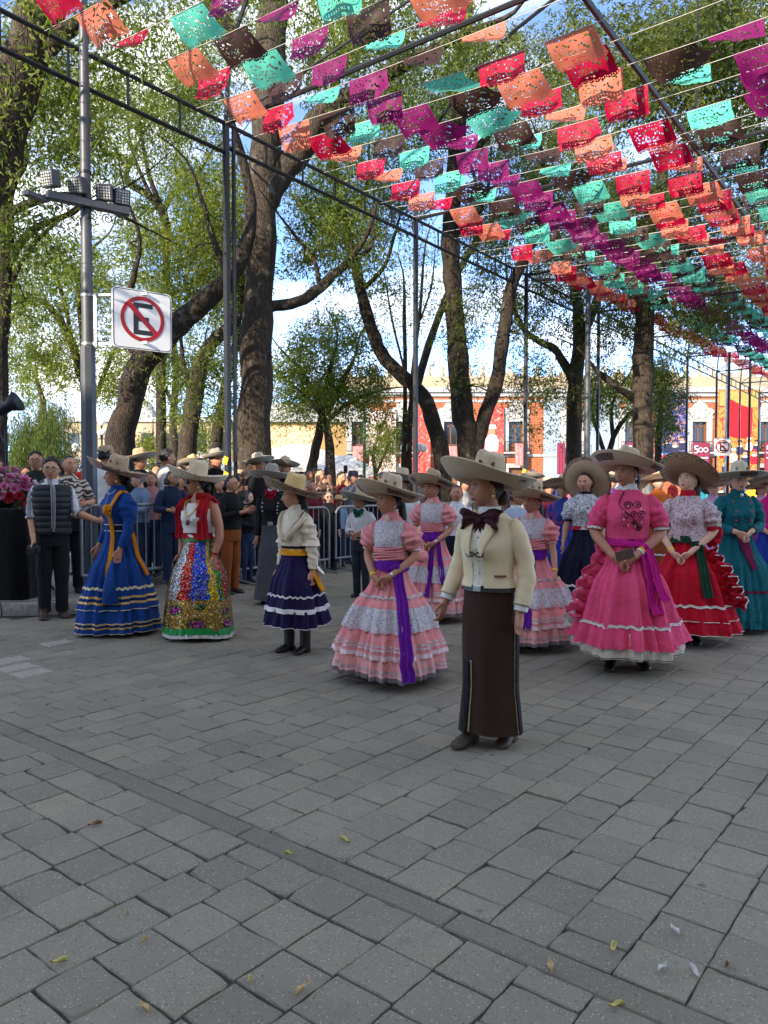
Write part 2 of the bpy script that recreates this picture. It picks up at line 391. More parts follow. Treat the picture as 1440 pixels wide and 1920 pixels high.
# ------------------------------------------------------------------ the street canopy
M_STEEL = plain('black_steel', (.022, .023, .026, 1), .45, .3, .2, 12, 0, .5)
TA = math.radians(36.5)
TU, TC = A3(math.sin(TA), math.cos(TA), 0), A3(math.cos(TA), -math.sin(TA), 0)
P1 = A3(-2.467, 12.0, 0); BAY, HT, SPAN = 5.28, 7.1, 11.32
canopy = empty('street_canopy_frame', P1)
tag(canopy, 'long black steel frame arching over the whole street, carrying the strings of paper flags', 'canopy')
def cp(s, t, z): return TC * s + TU * t + A3(0, 0, z)        # local to the canopy's base
Rt = np.stack([TC, TU, A3(0, 0, 1)], 1)
for k in range(-3, 10):
    t = k * BAY; near_ = k < 4
    for s in (0, SPAN):
        b = MB(); b.box(cp(s, t, HT / 2), (.085, .085, HT), Rt, 0, .006)
        if k == 0 and s == 0: b.box(cp(s + .03, t + .13, HT / 2 + .4), (.05, .05, HT - .9), Rt, 0, .006)
        b.box(cp(s, t, .01), (.3, .3, .02), Rt)
        po = b.build('post', M_STEEL, canopy)
        if s == 0 and k in (0, 2):
            for zz in (1.86, 1.62):
                q = MB().box(cp(s, t - .053, zz), (.104, .004, .12), Rt @ R3('y', 20)); q.build('warning_tape', plain('yellow_tape', srgb(225, 185, 40), .5), po)
        # ladder girder to the next post
        if k < 9:
            b = MB(); hh = .45 if k < 0 else .36
            for z in (HT, HT - hh): b.tube([cp(s, t, z), cp(s, t + BAY, z)], .032, 6, smooth=False)
            nv = 6 if k < 6 else 5
            for i in range(1, nv): b.tube([cp(s, t + BAY * i / nv, HT - hh), cp(s, t + BAY * i / nv, HT)], .02, 5, smooth=False)
            b.build('girder', M_STEEL, canopy)
    b = MB(); b.tube([cp(0, t, HT), cp(SPAN, t, HT)], .035, 6, smooth=False); b.build('tie_beam', M_STEEL, canopy)
    b = MB(); n = 20
    b.tube([cp(SPAN / 2 * (1 - math.cos(math.pi * i / n)), t, HT + 3.76 * math.sin(math.pi * i / n) ** .85) for i in range(n + 1)], .035, 6, smooth=False); b.build('arch', M_STEEL, canopy)
    b = MB(); b.tube([cp(SPAN / 2, t, HT), cp(SPAN / 2, t, HT + 3.76)], .018, 6, smooth=False); b.build('king_post', M_STEEL, canopy)
    for sg in (-1, 1):
        b = MB(); b.tube([cp(SPAN / 2 + sg * SPAN / 2, t, HT), cp(SPAN / 2 + sg * 2.2, t + BAY * .5, HT + 2.9)], .022, 5, smooth=False); b.build('brace', M_STEEL, canopy)
for s, z in ((SPAN / 2, HT), (SPAN / 2, HT + 3.76)):
    b = MB(); b.tube([cp(s, -3 * BAY, z), cp(s, 9 * BAY, z)], .045, 6, smooth=False); b.build('purlin', M_STEEL, canopy)

# ------------------------------------------------------------------ strings of cut-paper flags
def paper(name, r, g_, b_):
    m = MAT('paper_' + name); v = m.coord('Generated'); c = srgb(r, g_, b_)
    base = m.ramp(m.noise(v, 5, 3), [(.3, tuple(x * .88 for x in c[:3]) + (1,)), (.7, c)])
    m.col(base); m.set(Roughness=.55, Specular_IOR_Level=.3)
    tr = m.n('ShaderNodeBsdfTranslucent'); m.l(base, tr.inputs['Color']); ms = m.n('ShaderNodeMixShader'); ms.inputs[0].default_value = .35
    m.l(m.b.outputs[0], ms.inputs[1]); m.l(tr.outputs[0], ms.inputs[2]); m.l(ms.outputs[0], m.o.inputs['Surface']); return m.m
PAPER = {'R': paper('red', 178, 0, 56), 'C': paper('coral', 218, 126, 102), 'T': paper('teal', 92, 204, 182), 'B': paper('brown', 66, 44, 44), 'M': paper('magenta', 128, 16, 96)}
def flag_mesh(mat, shape, W=.55, Hh=.325):
    r = np.random.default_rng(shape * 17 + 5); nx, nz = 46, 32
    xs = np.linspace(-.5, .5, nx + 1); zs = np.linspace(0, 1, nz + 1)
    X, Z = np.meshgrid(xs, zs)
    tilt = math.radians((-14, 24, 8, 52, -34, 36, 70, -6)[shape]); ph = r.uniform(0, 6.28); ph2 = r.uniform(0, 6.28)
    ax = r.uniform(-.35, .35)
    th = tilt * (.7 + .5 * Z) * (1 + ax * 2 * X)
    scal = .035 * np.abs(np.sin((X + .5) * np.pi * 8)) * np.clip((Z - .85) / .15, 0, 1)
    ln = Hh * Z + scal * Hh * 2
    lift = r.uniform(.0, .16) * np.clip(X * 2 * (1 if shape % 2 else -1), 0, 1) ** 2 * Z
    y = np.sin(th) * ln + .030 * np.sin(X * 7 + ph + Z * 3) * Z + .018 * np.sin(X * 13 + ph2) * Z + lift * .6
    z = -np.cos(th) * ln + lift * .8
    x = X * W + .03 * np.sin(ph + Z * 3) * Z + Z * (.05, .11, .03, .13, .07, .10, .12, .04)[shape]
    P = np.stack([x, y, z], -1)
    ci = (X[:-1, :-1] + X[1:, 1:]) / 2 * W; cz = (Z[:-1, :-1] + Z[1:, 1:]) / 2 * Hh
    hole = np.zeros((nz, nx), bool)
    def ringcut(cx, cy, rad, n, th_=.008):
        d = np.hypot(ci - cx * .87, cz - cy); a_ = np.arctan2(cz - cy, ci - cx)
        return (np.abs(d - rad) < th_) & (np.sin(a_ * n) > -.15)
    hole |= ringcut(-.17, .15, .075, 7); hole |= ringcut(-.17, .15, .035, 4, .008)
    hole |= ringcut(.0, .13, .06, 6); hole |= ringcut(.18, .13, .06, 3, .012)
    hole |= (np.abs(ci) < .10) & (np.abs(cz - .22) < .022) & (r.random((nz, nx)) < .35)
    hole |= (np.abs(ci) < .075) & (np.abs(cz - .275) < .011) & (r.random((nz, nx)) < .55)
    hole |= (np.abs(cz - .315) < .007) & (np.arange(nx)[None, :] % 2 == 0)
    hole |= (np.abs(cz - .03) < .009) & (np.arange(nx)[None, :] % 3 == 0) & (np.abs(ci) < .28)
    hole |= (np.abs(np.abs(ci) - .27) < .009) & (np.arange(nz)[:, None] % 2 == 0)
    hole |= (r.random((nz, nx)) < .008)
    hole[0] = False; hole[-1] = False; hole[:, 0] = False; hole[:, -1] = False
    idx = np.arange((nz + 1) * (nx + 1)).reshape(nz + 1, nx + 1)
    q = np.stack([idx[:-1, :-1], idx[:-1, 1:], idx[1:, 1:], idx[1:, :-1]], -1)[~hole]
    return MB().add(P.reshape(-1, 3), q, 0, None, True).mesh('flag', mat)
FLAGS = {(c, s): flag_mesh(PAPER[c], s) for c in PAPER for s in range(8)}
M_STRING = plain('string', (.5, .48, .44, 1), .7)
SEQ = ('RTMBCRTMBC', 'CBMTRCBMTR')
SPOS = (1.02, 1.92, 2.76, 3.65, 4.5, 5.4, 6.22, 7.05, 7.92, 8.8)
yaw = math.atan2(TC[1], TC[0])
t = -6.5; j = 1
while t < 40:
    sag = lambda s: -.22 * math.sin(math.pi * s / SPAN)
    kind = SEQ[j % 2]
    zt = HT + rng.uniform(-.03, .05); dt = rng.uniform(-.06, .06); skew = rng.uniform(-.05, .05)
    root = empty('paper_garland', P1 + cp(0, t, zt))
    tag(root, ('string of cut paper flags running red, teal, magenta, brown, coral under the black canopy', 'string of cut paper flags running coral, brown, magenta, teal, red under the black canopy')[j % 2], 'garland', 'strings of cut paper flags across the street')
    MB().tube([cp(s, skew * math.sin(s), sag(s)) for s in np.linspace(0, SPAN, 13)], .005 if t < 8 else .008, 4).build('string', M_STRING, root)
    jo = rng.uniform(-.10, .10)
    for i, s0 in enumerate(SPOS):
        s = s0 + jo + rng.uniform(-.05, .05) + max(0, t - 4) * .034
        if (s0 > 5.8 and t < 1.35) or (s0 > 5 and t < .0) or rng.random() < .05: continue
        p = cp(s, skew * math.sin(s), sag(s))
        sl = -.22 * math.pi / SPAN * math.cos(math.pi * s / SPAN)
        M = Matrix.Translation(p) @ Matrix.Rotation(yaw, 4, 'Z') @ Matrix.Rotation(-sl, 4, 'Y') @ Matrix.Scale(rng.uniform(.95, 1.05) * (1.12 if t < 3.5 else 1.04), 4)
        inst('flag', FLAGS[(kind[i], int(rng.choice(8, p=[.2, .2, .16, .1, .16, .08, .04, .06])))], root, M)
    t += .57 + rng.uniform(-.05, .05); j += 1

# ------------------------------------------------------------------ lamp post with floodlights and the large sign
M_POLE = plain('grey_steel_pole', (.085, .09, .10, 1), .5, .35, .15, 6, .05, .5)
M_GALV = plain('galvanised_steel', (.42, .43, .44, 1), .4, .7, .12, 12, 0, .5)
M_WHITE = plain('white_sign_paint', (.78, .79, .78, 1), .4, 0, .04, 3)
M_BLACKP = plain('black_sign_paint', (.02, .022, .022, 1), .45)
M_REDP = plain('red_sign_paint', srgb(165, 16, 28), .45)
PB = at(168, 912, 9.7); PB[2] = 0.14
pole = empty('lamp_post', PB); tag(pole, 'tall grey steel lamp post with four floodlights, behind the woman in the blue dress', 'lamp post')
zt_ = lambda py: (EYE + (912 - py) * 9.7 / F) - .14
b = MB(); b.lathe([(.105, 0), (.098, zt_(655)), (.092, zt_(652))], n=8, smooth=False); b.lathe([(.072, zt_(653)), (.066, zt_(400)), (.052, zt_(0)), (.045, zt_(0) + 1.5)], n=12)
b.build('column', M_POLE, pole)
b = MB(); b.lathe([(.075, zt_(335)), (.075, zt_(330))], n=12); b.lathe([(.08, zt_(400)), (.08, zt_(380))], n=12); b.build('clamp', M_STEEL, pole)
za = zt_(392); ad = nrm(A3(.80, .60, 0))
br = MB(); br.box(ad * .07 + A3(0, -.09, za), (1.0, .11, .10), np.stack([ad, np.cross(A3(0, 0, 1), ad), A3(0, 0, 1)], 1), 0, .01)
br.box(ad * -.43 + A3(-.1, -.16, za - .05), (.30, .12, .05), np.stack([ad, np.cross(A3(0, 0, 1), ad), A3(0, 0, 1)], 1) @ R3('z', 25))
cross = br.build('crossarm', M_POLE, pole)
for q in (-.3, .12, .3, .45):
    th = np.linspace(0, 2.2 * math.pi * 1.5, 26); rr = .015 + .055 * th / th[-1]
    MB().tube([ad * q + A3(0, -.09, za - .14) + ad * (r_ * math.cos(a_)) + A3(0, 0, r_ * math.sin(a_)) for r_, a_ in zip(rr, th)], .007, 5).build('scroll', M_STEEL, pole)
M_LENS = plain('floodlight_lens', (.55, .57, .58, 1), .15, 0, .1, 30)
for i, q in enumerate((-.38, -.06, .27, .48)):
    c = ad * q + A3(0, -.09, za + .20 - i * .01); R = R3('z', (-18, -12, 8, 30)[i]) @ R3('x', 12)
    h = MB().box(c, (.20, .13, .20), R, 0, .012); h.tube([c + A3(0, 0, -.16), c + A3(0, 0, -.09)], .02, 6)
    fl = h.build('floodlight', M_POLE, pole)
    MB().box(c + R @ A3(0, -.067, 0), (.15, .006, .15), R).build('lens', M_LENS, fl)
    gr = MB()
    for e in (-.05, -.017, .017, .05):
        gr.box(c + R @ A3(e, -.072, 0), (.006, .006, .15), R); gr.box(c + R @ A3(0, -.072, e), (.15, .006, .006), R)
    gr.build('grille', M_STEEL, fl)

def rrect(w_, h_, r, n=5):
    o = []
    for cx, cy, a0 in ((w_ / 2 - r, h_ / 2 - r, 0), (-w_ / 2 + r, h_ / 2 - r, 90), (-w_ / 2 + r, -h_ / 2 + r, 180), (w_ / 2 - r, -h_ / 2 + r, 270)):
        o += [(cx + r * math.cos(math.radians(a0 + 90 * i / n)), cy + r * math.sin(math.radians(a0 + 90 * i / n))) for i in range(n + 1)]
    return o
def annulus(mb, fn, r0, r1, t, n=40, mi=0):
    a_ = np.linspace(0, 2 * np.pi, n + 1)
    mb.grid(np.array([[fn(r * math.cos(x), r * math.sin(x), tt) for x in a_] for r, tt in ((r0, 0), (r0, t), (r1, t), (r1, 0))]), mi, False)
def no_parking_sign(root, c, ax, w_, h_, arms=None):
    """plate with ring, slash and letter, facing -cross(ax,z)"""
    nrm_ = np.cross(ax, A3(0, 0, 1)); fn0 = lambda x, y, t: c + ax * x + A3(0, 0, y) + nrm_ * t
    pl = MB().prism(rrect(w_, h_, .06), fn0, -.03, 0).build('plate', M_WHITE, root)
    b = MB(); o = rrect(w_ - .02, h_ - .02, .055); i_ = rrect(w_ - .036, h_ - .036, .05)
    k = len(o); V = [fn0(x, y, .002) for x, y in o] + [fn0(x, y, .002) for x, y in i_]
    b.add(V, [[i, (i + 1) % k, k + (i + 1) % k, k + i] for i in range(k)], 0, None, False); b.build('border_line', M_BLACKP, pl)
    s = h_ / .72; cz = .012 * s
    fn = lambda x, y, t: fn0(x * s, y * s + cz, t)
    b = MB()
    for x0, x1, y0, y1 in ((-.115, -.055, -.19, .19), (-.055, .125, .135, .19), (-.055, .075, -.03, .025), (-.055, .125, -.19, -.135)):
        b.prism([(x0, y0), (x1, y0), (x1, y1), (x0, y1)], fn, .001, .003)
    b.build('letter', M_BLACKP, pl)
    b = MB(); annulus(b, lambda x, y, t: fn(x, y, t + .001), .225, .272, .004); q = .235 * .7071; e = .021
    b.prism([(-q - e, q - e), (-q + e, q + e), (q + e, -q + e), (q - e, -q - e)], fn, .001, .0055); b.build('ring', M_REDP, pl)
    return pl
sgn = empty('no_parking_sign', at(271, 912, 9.6)); tag(sgn, 'large white sign with a black crossed out E, fixed to the grey lamp post', 'sign')
sgn.location.z = at(271, 602, 9.65)[2]
no_parking_sign(sgn, A3(0, 0, 0), nrm(A3(.78, .62, 0)), .76, .745)
b = MB(); l0 = A3(*PB) - A3(*sgn.location); l0[2] = 0
for dz in (.33, -.28):
    b.box(l0 * .5 + A3(.03, 0, dz), (np.linalg.norm(l0[:2]) + .05, .03, .03), R3('z', math.degrees(math.atan2(-l0[1], -l0[0]))))
    b.lathe([(.078, dz - .015), (.078, dz + .015)], l0, 12)
b.box(l0 * .84 + A3(0, -.02, .02), (.035, .03, .66)); b.build('bracket', M_GALV, sgn)

# ------------------------------------------------------------------ crowd barriers
M_BAR = plain('barrier_steel', (.25, .26, .27, 1), .45, .6, .15, 14, 0, .5)
BD = A3(.6, .8, 0); BN = A3(.8, -.6, 0); B0 = A3(-3.66, 9.15, 0)
def barrier(s0, L, label, z0=0.0):
    base = B0 + BD * s0 + A3(0, 0, z0); root = empty('crowd_barrier', base); tag(root, label, 'barrier', 'crowd barriers along the street')
    r = .16; Hb = 1.1 - z0 * .2; zb = .22
    def arc(c, a0, a1): return [c + BD * (r * math.cos(math.radians(a))) + A3(0, 0, r * math.sin(math.radians(a))) for a in np.linspace(a0, a1, 7)]
    pts = [A3(0, 0, zb)] + arc(BD * r + A3(0, 0, Hb - r), 180, 90) + arc(BD * (L - r) + A3(0, 0, Hb - r), 90, 0) + [BD * L + A3(0, 0, zb)]
    b = MB(); b.tube(pts, .021, 8); b.tube([A3(0, 0, zb), BD * L + A3(0, 0, zb)], .019, 8); b.build('frame', M_BAR, root)
    n = int(L / .13)
    for i in range(1, n):
        MB().tube([BD * (L * i / n) + A3(0, 0, zb), BD * (L * i / n) + A3(0, 0, Hb - .01)], .009, 6).build('bar', M_BAR, root)
    for q in (.12, L - .12):
        b = MB(); b.tube([BD * q + A3(0, 0, zb), BD * q + A3(0, 0, .03)], .019, 6); b.tube([BD * q - BN * .3 + A3(0, 0, .02), BD * q + A3(0, 0, .05), BD * q + BN * .3 + A3(0, 0, .02)], .019, 6); b.build('foot', M_BAR, root)
barrier(0, 2.35, 'grey steel crowd barrier with its rounded end beside the lamp post', .145)
barrier(2.45, 2.1, 'grey steel crowd barrier behind the woman in the red shawl')
barrier(4.72, 2.1, 'grey steel crowd barrier behind the boy with the green bow tie')
barrier(6.95, 2.1, 'grey steel crowd barrier behind the girl in pink with folded hands')
barrier(9.15, 2.1, 'grey steel crowd barrier farther up the street behind the woman in the cream jacket')
# ================================================================== BUILDINGS
M_BRICK = None
def brick_mat():
    m = MAT('orange_brick'); m.set(Roughness=.85)
    v = m.coord('Object', (1, 1, 1)); mpn = m.n('ShaderNodeMapping'); mpn.inputs['Rotation'].default_value = (math.pi / 2, 0, 0); m.l(v, mpn.inputs['Vector'])
    bt = m.n('ShaderNodeTexBrick'); m.l(mpn.outputs['Vector'], bt.inputs['Vector']); bt.inputs['Scale'].default_value = 1.0
    bt.inputs['Brick Width'].default_value = .5; bt.inputs['Row Height'].default_value = .22; bt.inputs['Mortar Size'].default_value = .02
    bt.inputs['Color1'].default_value = (.36, .10, .032, 1); bt.inputs['Color2'].default_value = (.29, .075, .026, 1); bt.inputs['Mortar'].default_value = (.38, .18, .10, 1)
    m.col(m.mix(.35, bt.outputs['Color'], m.ramp(m.noise(v, .5, 5), [(.3, (.6, .6, .6, 1)), (.7, (1, 1, 1, 1))]), 'MULTIPLY')); return m.m
M_BRICK = brick_mat()
M_STUCCO = plain('white_stucco', (.37, .365, .35, 1), .8, 0, .12, 1.2, .2)
M_CREAM = plain('cream_stucco', (.36, .29, .19, 1), .85, 0, .12, .6)
M_PALEBLUE = plain('pale_blue_wall', (.27, .33, .39, 1), .8, 0, .12, .5)
M_OCHRE = plain('ochre_wall', (.33, .21, .085, 1), .85, 0, .15, .5)
M_WOOD = plain('brown_wood', (.16, .07, .03, 1), .6, 0, .2, 5)
M_GLASS = plain('dark_glass', (.02, .022, .025, 1), .08, 0, .1, 3, 0, .7)
M_IRON = plain('black_iron', (.02, .02, .02, 1), .5, .4)
M_BURG = plain('burgundy_banner', srgb(122, 36, 62), .7, 0, .12, 1.5)
M_BURGW = plain('faded_banner', srgb(205, 120, 118), .7, 0, .25, 2.5)
M_PRINT = plain('white_print', (.75, .73, .72, 1), .6, 0, .03, 2)
DB = 75.0
fx = lambda px: (px - 720) / F * DB
fz = lambda py: EYE + (912 - py) * DB / F
fac = empty('brick_palace', (0, DB, 0)); tag(fac, 'long two storey orange brick palace with white carved window surrounds across the square', 'building')
def fbox(mb, x0, x1, z0, z1, y0, y1, mi=0): mb.box(((x0 + x1) / 2, (y0 + y1) / 2, (z0 + z1) / 2), (x1 - x0, y1 - y0, z1 - z0), None, mi); return mb
XL, XR, ZC = fx(652), fx(1640), fz(735)
wins = [673, 755, 845, 966, 1075, 1183, 1309, 1436, 1560]
# wall with real openings: piers between windows and bands above/below
b = MB(); ow = .70; zo0, zo1 = fz(846), fz(791); zg1 = 3.3
xs = [XL] + [e for p_ in wins for e in (fx(p_) - ow, fx(p_) + ow)] + [XR]
for i in range(0, len(xs), 2): fbox(b, xs[i], xs[i + 1], 0, ZC, 0, .8)
for p_ in wins: fbox(b, fx(p_) - ow, fx(p_) + ow, zg1, zo0, .002, .8); fbox(b, fx(p_) - ow, fx(p_) + ow, zo1, ZC, .002, .8)
fbox(b, XL, XR, 0, ZC, 4, 4.3)
b.build('wall', M_BRICK, fac)
b = MB(); fbox(b, XL, XR, ZC - .1, ZC + .35, -.45, .5); fbox(b, XL, XR, ZC - .5, ZC - .1, -.2, .4); b.build('cornice', M_STUCCO, fac)
b = MB(); fbox(b, XL, XR, ZC + .35, ZC + 1.5, .1, .5)
for i in range(40):
    x = XL + (XR - XL) * i / 39; b.lathe([(.22, ZC + 1.5), (.28, ZC + 1.7), (.12, ZC + 2.0), (.2, ZC + 2.3), (.02, ZC + 2.7)], (x, .3, 0), 8)
    if i % 4 == 0: fbox(b, x - .5, x + .5, ZC + .34, ZC + 1.9, .05, .55)
b.build('parapet', M_CREAM, fac)
b = MB(); fbox(b, XL, XR, zo0 - .55, zo0 - .3, -.12, .1); fbox(b, XL, XR, zo1 + 1.9, zo1 + 2.15, -.08, .1); b.build('string_course', M_STUCCO, fac)
fn_f = lambda x0: (lambda x, y, t: A3(x0 + x, t, y))
for p_ in wins:
    x0 = fx(p_); s = MB()
    for sg in (-1, 1): fbox(s, x0 + sg * .98 - .28, x0 + sg * .98 + .28, zo0 - .05, zo1 + .3, -.16, .1)
    fbox(s, x0 - .70, x0 + .70, zo1 - .02, zo1 + .3, -.15, .1)
    prof = [(-1.35, .28), (1.35, .28), (1.2, .65), (1.45, .95), (1.2, 1.25), (.8, 1.35), (.55, 1.75), (.25, 1.85), (0, 2.15), (-.25, 1.85), (-.55, 1.75), (-.8, 1.35), (-1.2, 1.25), (-1.45, .95), (-1.2, .65)]
    s.prism([(x, y + zo1) for x, y in prof], fn_f(x0), -.2, .1)
    for k in range(7):
        a_ = k * .9; s.ball((x0 + .8 * math.cos(a_), -.2, zo1 + .85 + .4 * math.sin(a_)), (.2, .08, .16), 8, 5)
    wobj = s.build('window', M_STUCCO, fac)
    f_ = MB(); fbox(f_, x0 - .68, x0 - .58, zo0, zo1, .3, .42); fbox(f_, x0 + .58, x0 + .68, zo0, zo1, .3, .42); fbox(f_, x0 - .06, x0 + .06, zo0, zo1, .3, .42)
    fbox(f_, x0 - .6, x0 + .6, zo1 - .5, zo1 - .38, .3, .41); fbox(f_, x0 - .58, x0 + .58, zo0, zo0 + .7, .31, .4); f_.build('frame', M_WOOD, wobj)
    MB().box((x0, .38, (zo0 + zo1) / 2), (1.2, .02, zo1 - zo0)).build('pane', M_GLASS, wobj)
    bl = MB(); zb = zo0 - .12; fbox(bl, x0 - 1.25, x0 + 1.25, zb - .16, zb, -.75, 0); sl = bl.build('balcony', M_STUCCO, fac)
    r = MB()
    for k in range(17): r.box((x0 - 1.2 + k * .15, -.72, zb + .5), (.03, .03, 1.0))
    fbox(r, x0 - 1.22, x0 + 1.22, zb + .98, zb + 1.04, -.75, -.69); fbox(r, x0 - 1.22, x0 + 1.22, zb + .08, zb + .12, -.74, -.7); r.build('railing', M_IRON, sl)
    gd = MB(); fbox(gd, x0 - .95, x0 - .68, 0, 3.5, -.1, .2); fbox(gd, x0 + .68, x0 + .95, 0, 3.5, -.1, .2); fbox(gd, x0 - .95, x0 + .95, 3.3, 3.7, -.12, .2); gd.build('door_surround', M_STUCCO, fac)
    MB().box((x0, .4, 1.65), (1.36, .06, 3.3)).build('door', M_WOOD, fac)
# pale walls between the brick bays
for a_, c_ in ((1018, 1058), (1100, 1158)):
    b = MB(); fbox(b, fx(a_), fx(c_), 0, ZC - .6, -.06, .05); b.build('pale_panel', M_PALEBLUE, fac)
# hanging banners
def text_obj(name, body, size, mat, M, parent):
    cu = bpy.data.curves.new(name, 'FONT'); cu.body = body; cu.size = size; cu.extrude = .008; cu.align_x = 'CENTER'; cu.align_y = 'CENTER'; cu.resolution_u = 4
    o = bpy.data.objects.new(name, cu); me = bpy.data.meshes.new_from_object(o); bpy.data.objects.remove(o); me.materials.clear(); me.materials.append(mat)
    return inst(name, me, parent, M)
RX = Matrix.Rotation(math.pi / 2, 4, 'X')
def banner(px0, px1, py0, py1, mat, label, text=None, off=-.95, name='hanging_banner', group='banners on the brick palace'):
    x0, x1, z1, z0 = fx(px0), fx(px1), fz(py0), fz(py1); root = empty(name, ((x0 + x1) / 2, DB + off, z0)); tag(root, label, 'banner', group)
    W_, H_ = x1 - x0, z1 - z0; n = 14
    P = np.array([[[(i / n - .5) * W_, .05 * math.sin(i * 1.3) * (1 - k / 8), H_ * k / 8] for i in range(n + 1)] for k in range(9)])
    b = MB().grid(P, 0, True); b.grid(P + A3(0, .02, 0), 0, True); b.build('cloth', mat, root)
    if text:
        text_obj('lettering', '5', H_ * .36, M_PRINT, Matrix.Translation((-W_ * .30, -.10, H_ * .77)) @ RX, root)
        for q in (-.04, .26):
            r_ = MB(); annulus(r_, lambda x, y, t: A3(q * W_ + x, -.10 - t, H_ * .77 + y), W_ * .10, W_ * .145, .01, 24); r_.build('lettering', M_PRINT, root)
        for k in range(2): MB().box((0, -.09, H_ * (.52 - .09 * k)), (W_ * (.8 - .25 * k), .02, H_ * .04)).build('printed_line', M_PRINT, root)
    return root
for a_, lb in ((1305, 'burgundy 500 banner under the ornate window left of the small sign'), (1438, 'burgundy 500 banner cut by the right edge of the photo'), (1183, 'burgundy 500 banner behind the pink dressed woman\'s hat')):
    banner(a_ - 15, a_ + 16, 831, 890, M_BURG, lb, True)
banner(962, 982, 833, 873, M_BURGW, 'faded pink banner under the window right of the forked trunk', None)
banner(838, 860, 838, 876, M_BURGW, 'faded pink banner under the window between the two dark trunks', None)
banner(1040, 1054, 832, 890, M_BURG, 'narrow burgundy banner left of the mossy trunk', None)
banner(662, 686, 838, 884, M_BURGW, 'faded pink banner at the window nearest the yellow building', None)
def mural(name, seed, stops, sc=.55):
    m = MAT(name); v = m.coord('Object'); v1 = m.voro(v, sc); n = m.noise(v, sc * 3.2, 5, .6, 2.2); n2 = m.noise(v, sc * 9, 3, .6, 1.0)
    c = m.ramp(m.math('FRACT', m.math('ADD', m.math('ADD', m.math('MULTIPLY', n, 1.1), m.math('MULTIPLY', n2, .25)), seed)), stops)
    c = m.mix(.6, c, m.ramp(n2, [(.3, (.55, .55, .55, 1)), (.7, (1.1, 1.1, 1.1, 1))]), 'MULTIPLY')
    m.col(c); m.set(Roughness=.7); return m.m
RED, WHT, GLD, NAV, SKN = srgb(205, 22, 40), srgb(225, 222, 215), srgb(222, 150, 60), srgb(40, 42, 70), srgb(196, 130, 96)
MU1 = mural('mural_red', .1, [(0, NAV), (.36, RED), (.5, srgb(225, 30, 40)), (.6, RED), (.72, GLD), (.9, srgb(150, 60, 40))], .4)
MU2 = mural('mural_mixed', .4, [(0, srgb(30, 70, 150)), (.35, NAV), (.45, srgb(160, 120, 100)), (.55, srgb(205, 70, 40)), (.7, srgb(190, 150, 130)), (1, GLD)], .8)
MU3 = mural('mural_pink', .7, [(0, srgb(150, 30, 40)), (.4, srgb(220, 70, 60)), (.55, srgb(230, 160, 140)), (.7, WHT), (1, GLD)], .5)
def figure(root, x, z, s, c):
    """a flat printed figure on a mural: hat, face, body"""
    b = MB(); fn = lambda X, Y, t: A3(x + X * s, -.05 - t, z + Y * s)
    b.prism([(-.55, -1.6), (.55, -1.6), (.6, -.6), (.3, -.15), (-.3, -.15), (-.6, -.6)], fn, .03, .06); b.prism([(-.42, .38), (.42, .38), (.3, .75), (-.3, .75)], fn, .03, .065); b.build('printed_figure', c, root)
    b = MB(); b.prism([(.32 * math.cos(q), .36 * math.sin(q) + .08) for q in np.linspace(0, 6.28, 13)[:-1]], fn, .03, .07); b.build('printed_face', plain('printed_skin', SKN, .7), root)
    b = MB(); b.prism([(.4 * math.cos(q), -.28 + .16 * math.sin(q)) for q in np.linspace(0, 6.28, 13)[:-1]], fn, .03, .075); b.build('printed_collar', M_PRINT, root)
m1 = banner(1340, 1417, 732, 893, MU1, 'large red mural banner of soldiers behind the small sign', None, -.5)
m2 = banner(1223, 1281, 738, 893, MU2, 'mural banner of uniformed men left of the ornate window', None, -.5)
m3 = banner(898, 942, 762, 893, MU3, 'red banner with a pale figure behind the forked trunk', None, -.5)
m4 = banner(772, 806, 768, 893, MU3, 'orange and red mural banner behind the leaning trunk', None, -.5)
m5 = banner(692, 742, 772, 893, mural('mural_rose', .2, [(0, srgb(120, 40, 60)), (.4, srgb(200, 70, 70)), (.6, srgb(215, 120, 100)), (1, WHT)], .7), 'rose coloured mural banner behind the small shrub', None, -.5)
nb_ = plain('printed_navy', NAV, .7); wb_ = plain('printed_white', WHT, .7); rb_ = plain('printed_red', RED, .7)
for x, z, s, c in ((-1.0, 3.3, .55, nb_), (.1, 3.1, .6, nb_), (1.0, 3.4, .55, wb_), (1.7, 3.2, .5, nb_), (-1.6, 2.6, .5, rb_), (-.5, 2.3, .6, wb_), (.6, 2.1, .65, nb_), (1.5, 2.2, .6, rb_), (-1.3, 1.2, .6, nb_), (0, 1.0, .6, rb_)): figure(m1, x, z, s, c)
b = MB(); fn = lambda X, Y, t: A3(X, -.045 - t, Y); b.prism([(-1.9, 6.9), (1.9, 6.7), (1.9, 8.3), (-1.9, 8.3)], fn, 0, .025); b.build('printed_sky', mural('mural_gold', .2, [(0, srgb(190, 110, 40)), (.5, srgb(226, 180, 80)), (.8, srgb(120, 140, 70)), (1, srgb(220, 150, 90))], .7), m1)
b = MB(); fn = lambda X, Y, t: A3(X, -.05 - t, Y); b.prism([(-.9, 3.9), (1.2, 3.6), (1.3, 6.6), (.1, 7.0), (-1.0, 7.6)], fn, .0, .03); b.build('printed_flag', plain('printed_scarlet', srgb(220, 15, 30), .6), m1)
for x, z, s, c in ((-1.1, 2.5, .5, wb_), (-.3, 3.4, .6, nb_), (.4, 3.1, .65, nb_), (1.1, 3.5, .55, nb_), (-.8, 1.6, .6, rb_), (.2, 1.4, .6, nb_), (1.0, 1.7, .6, rb_), (-1.2, 3.9, .45, rb_)): figure(m2, x, z, s, c)
figure(m3, .0, 4.2, 1.1, wb_)

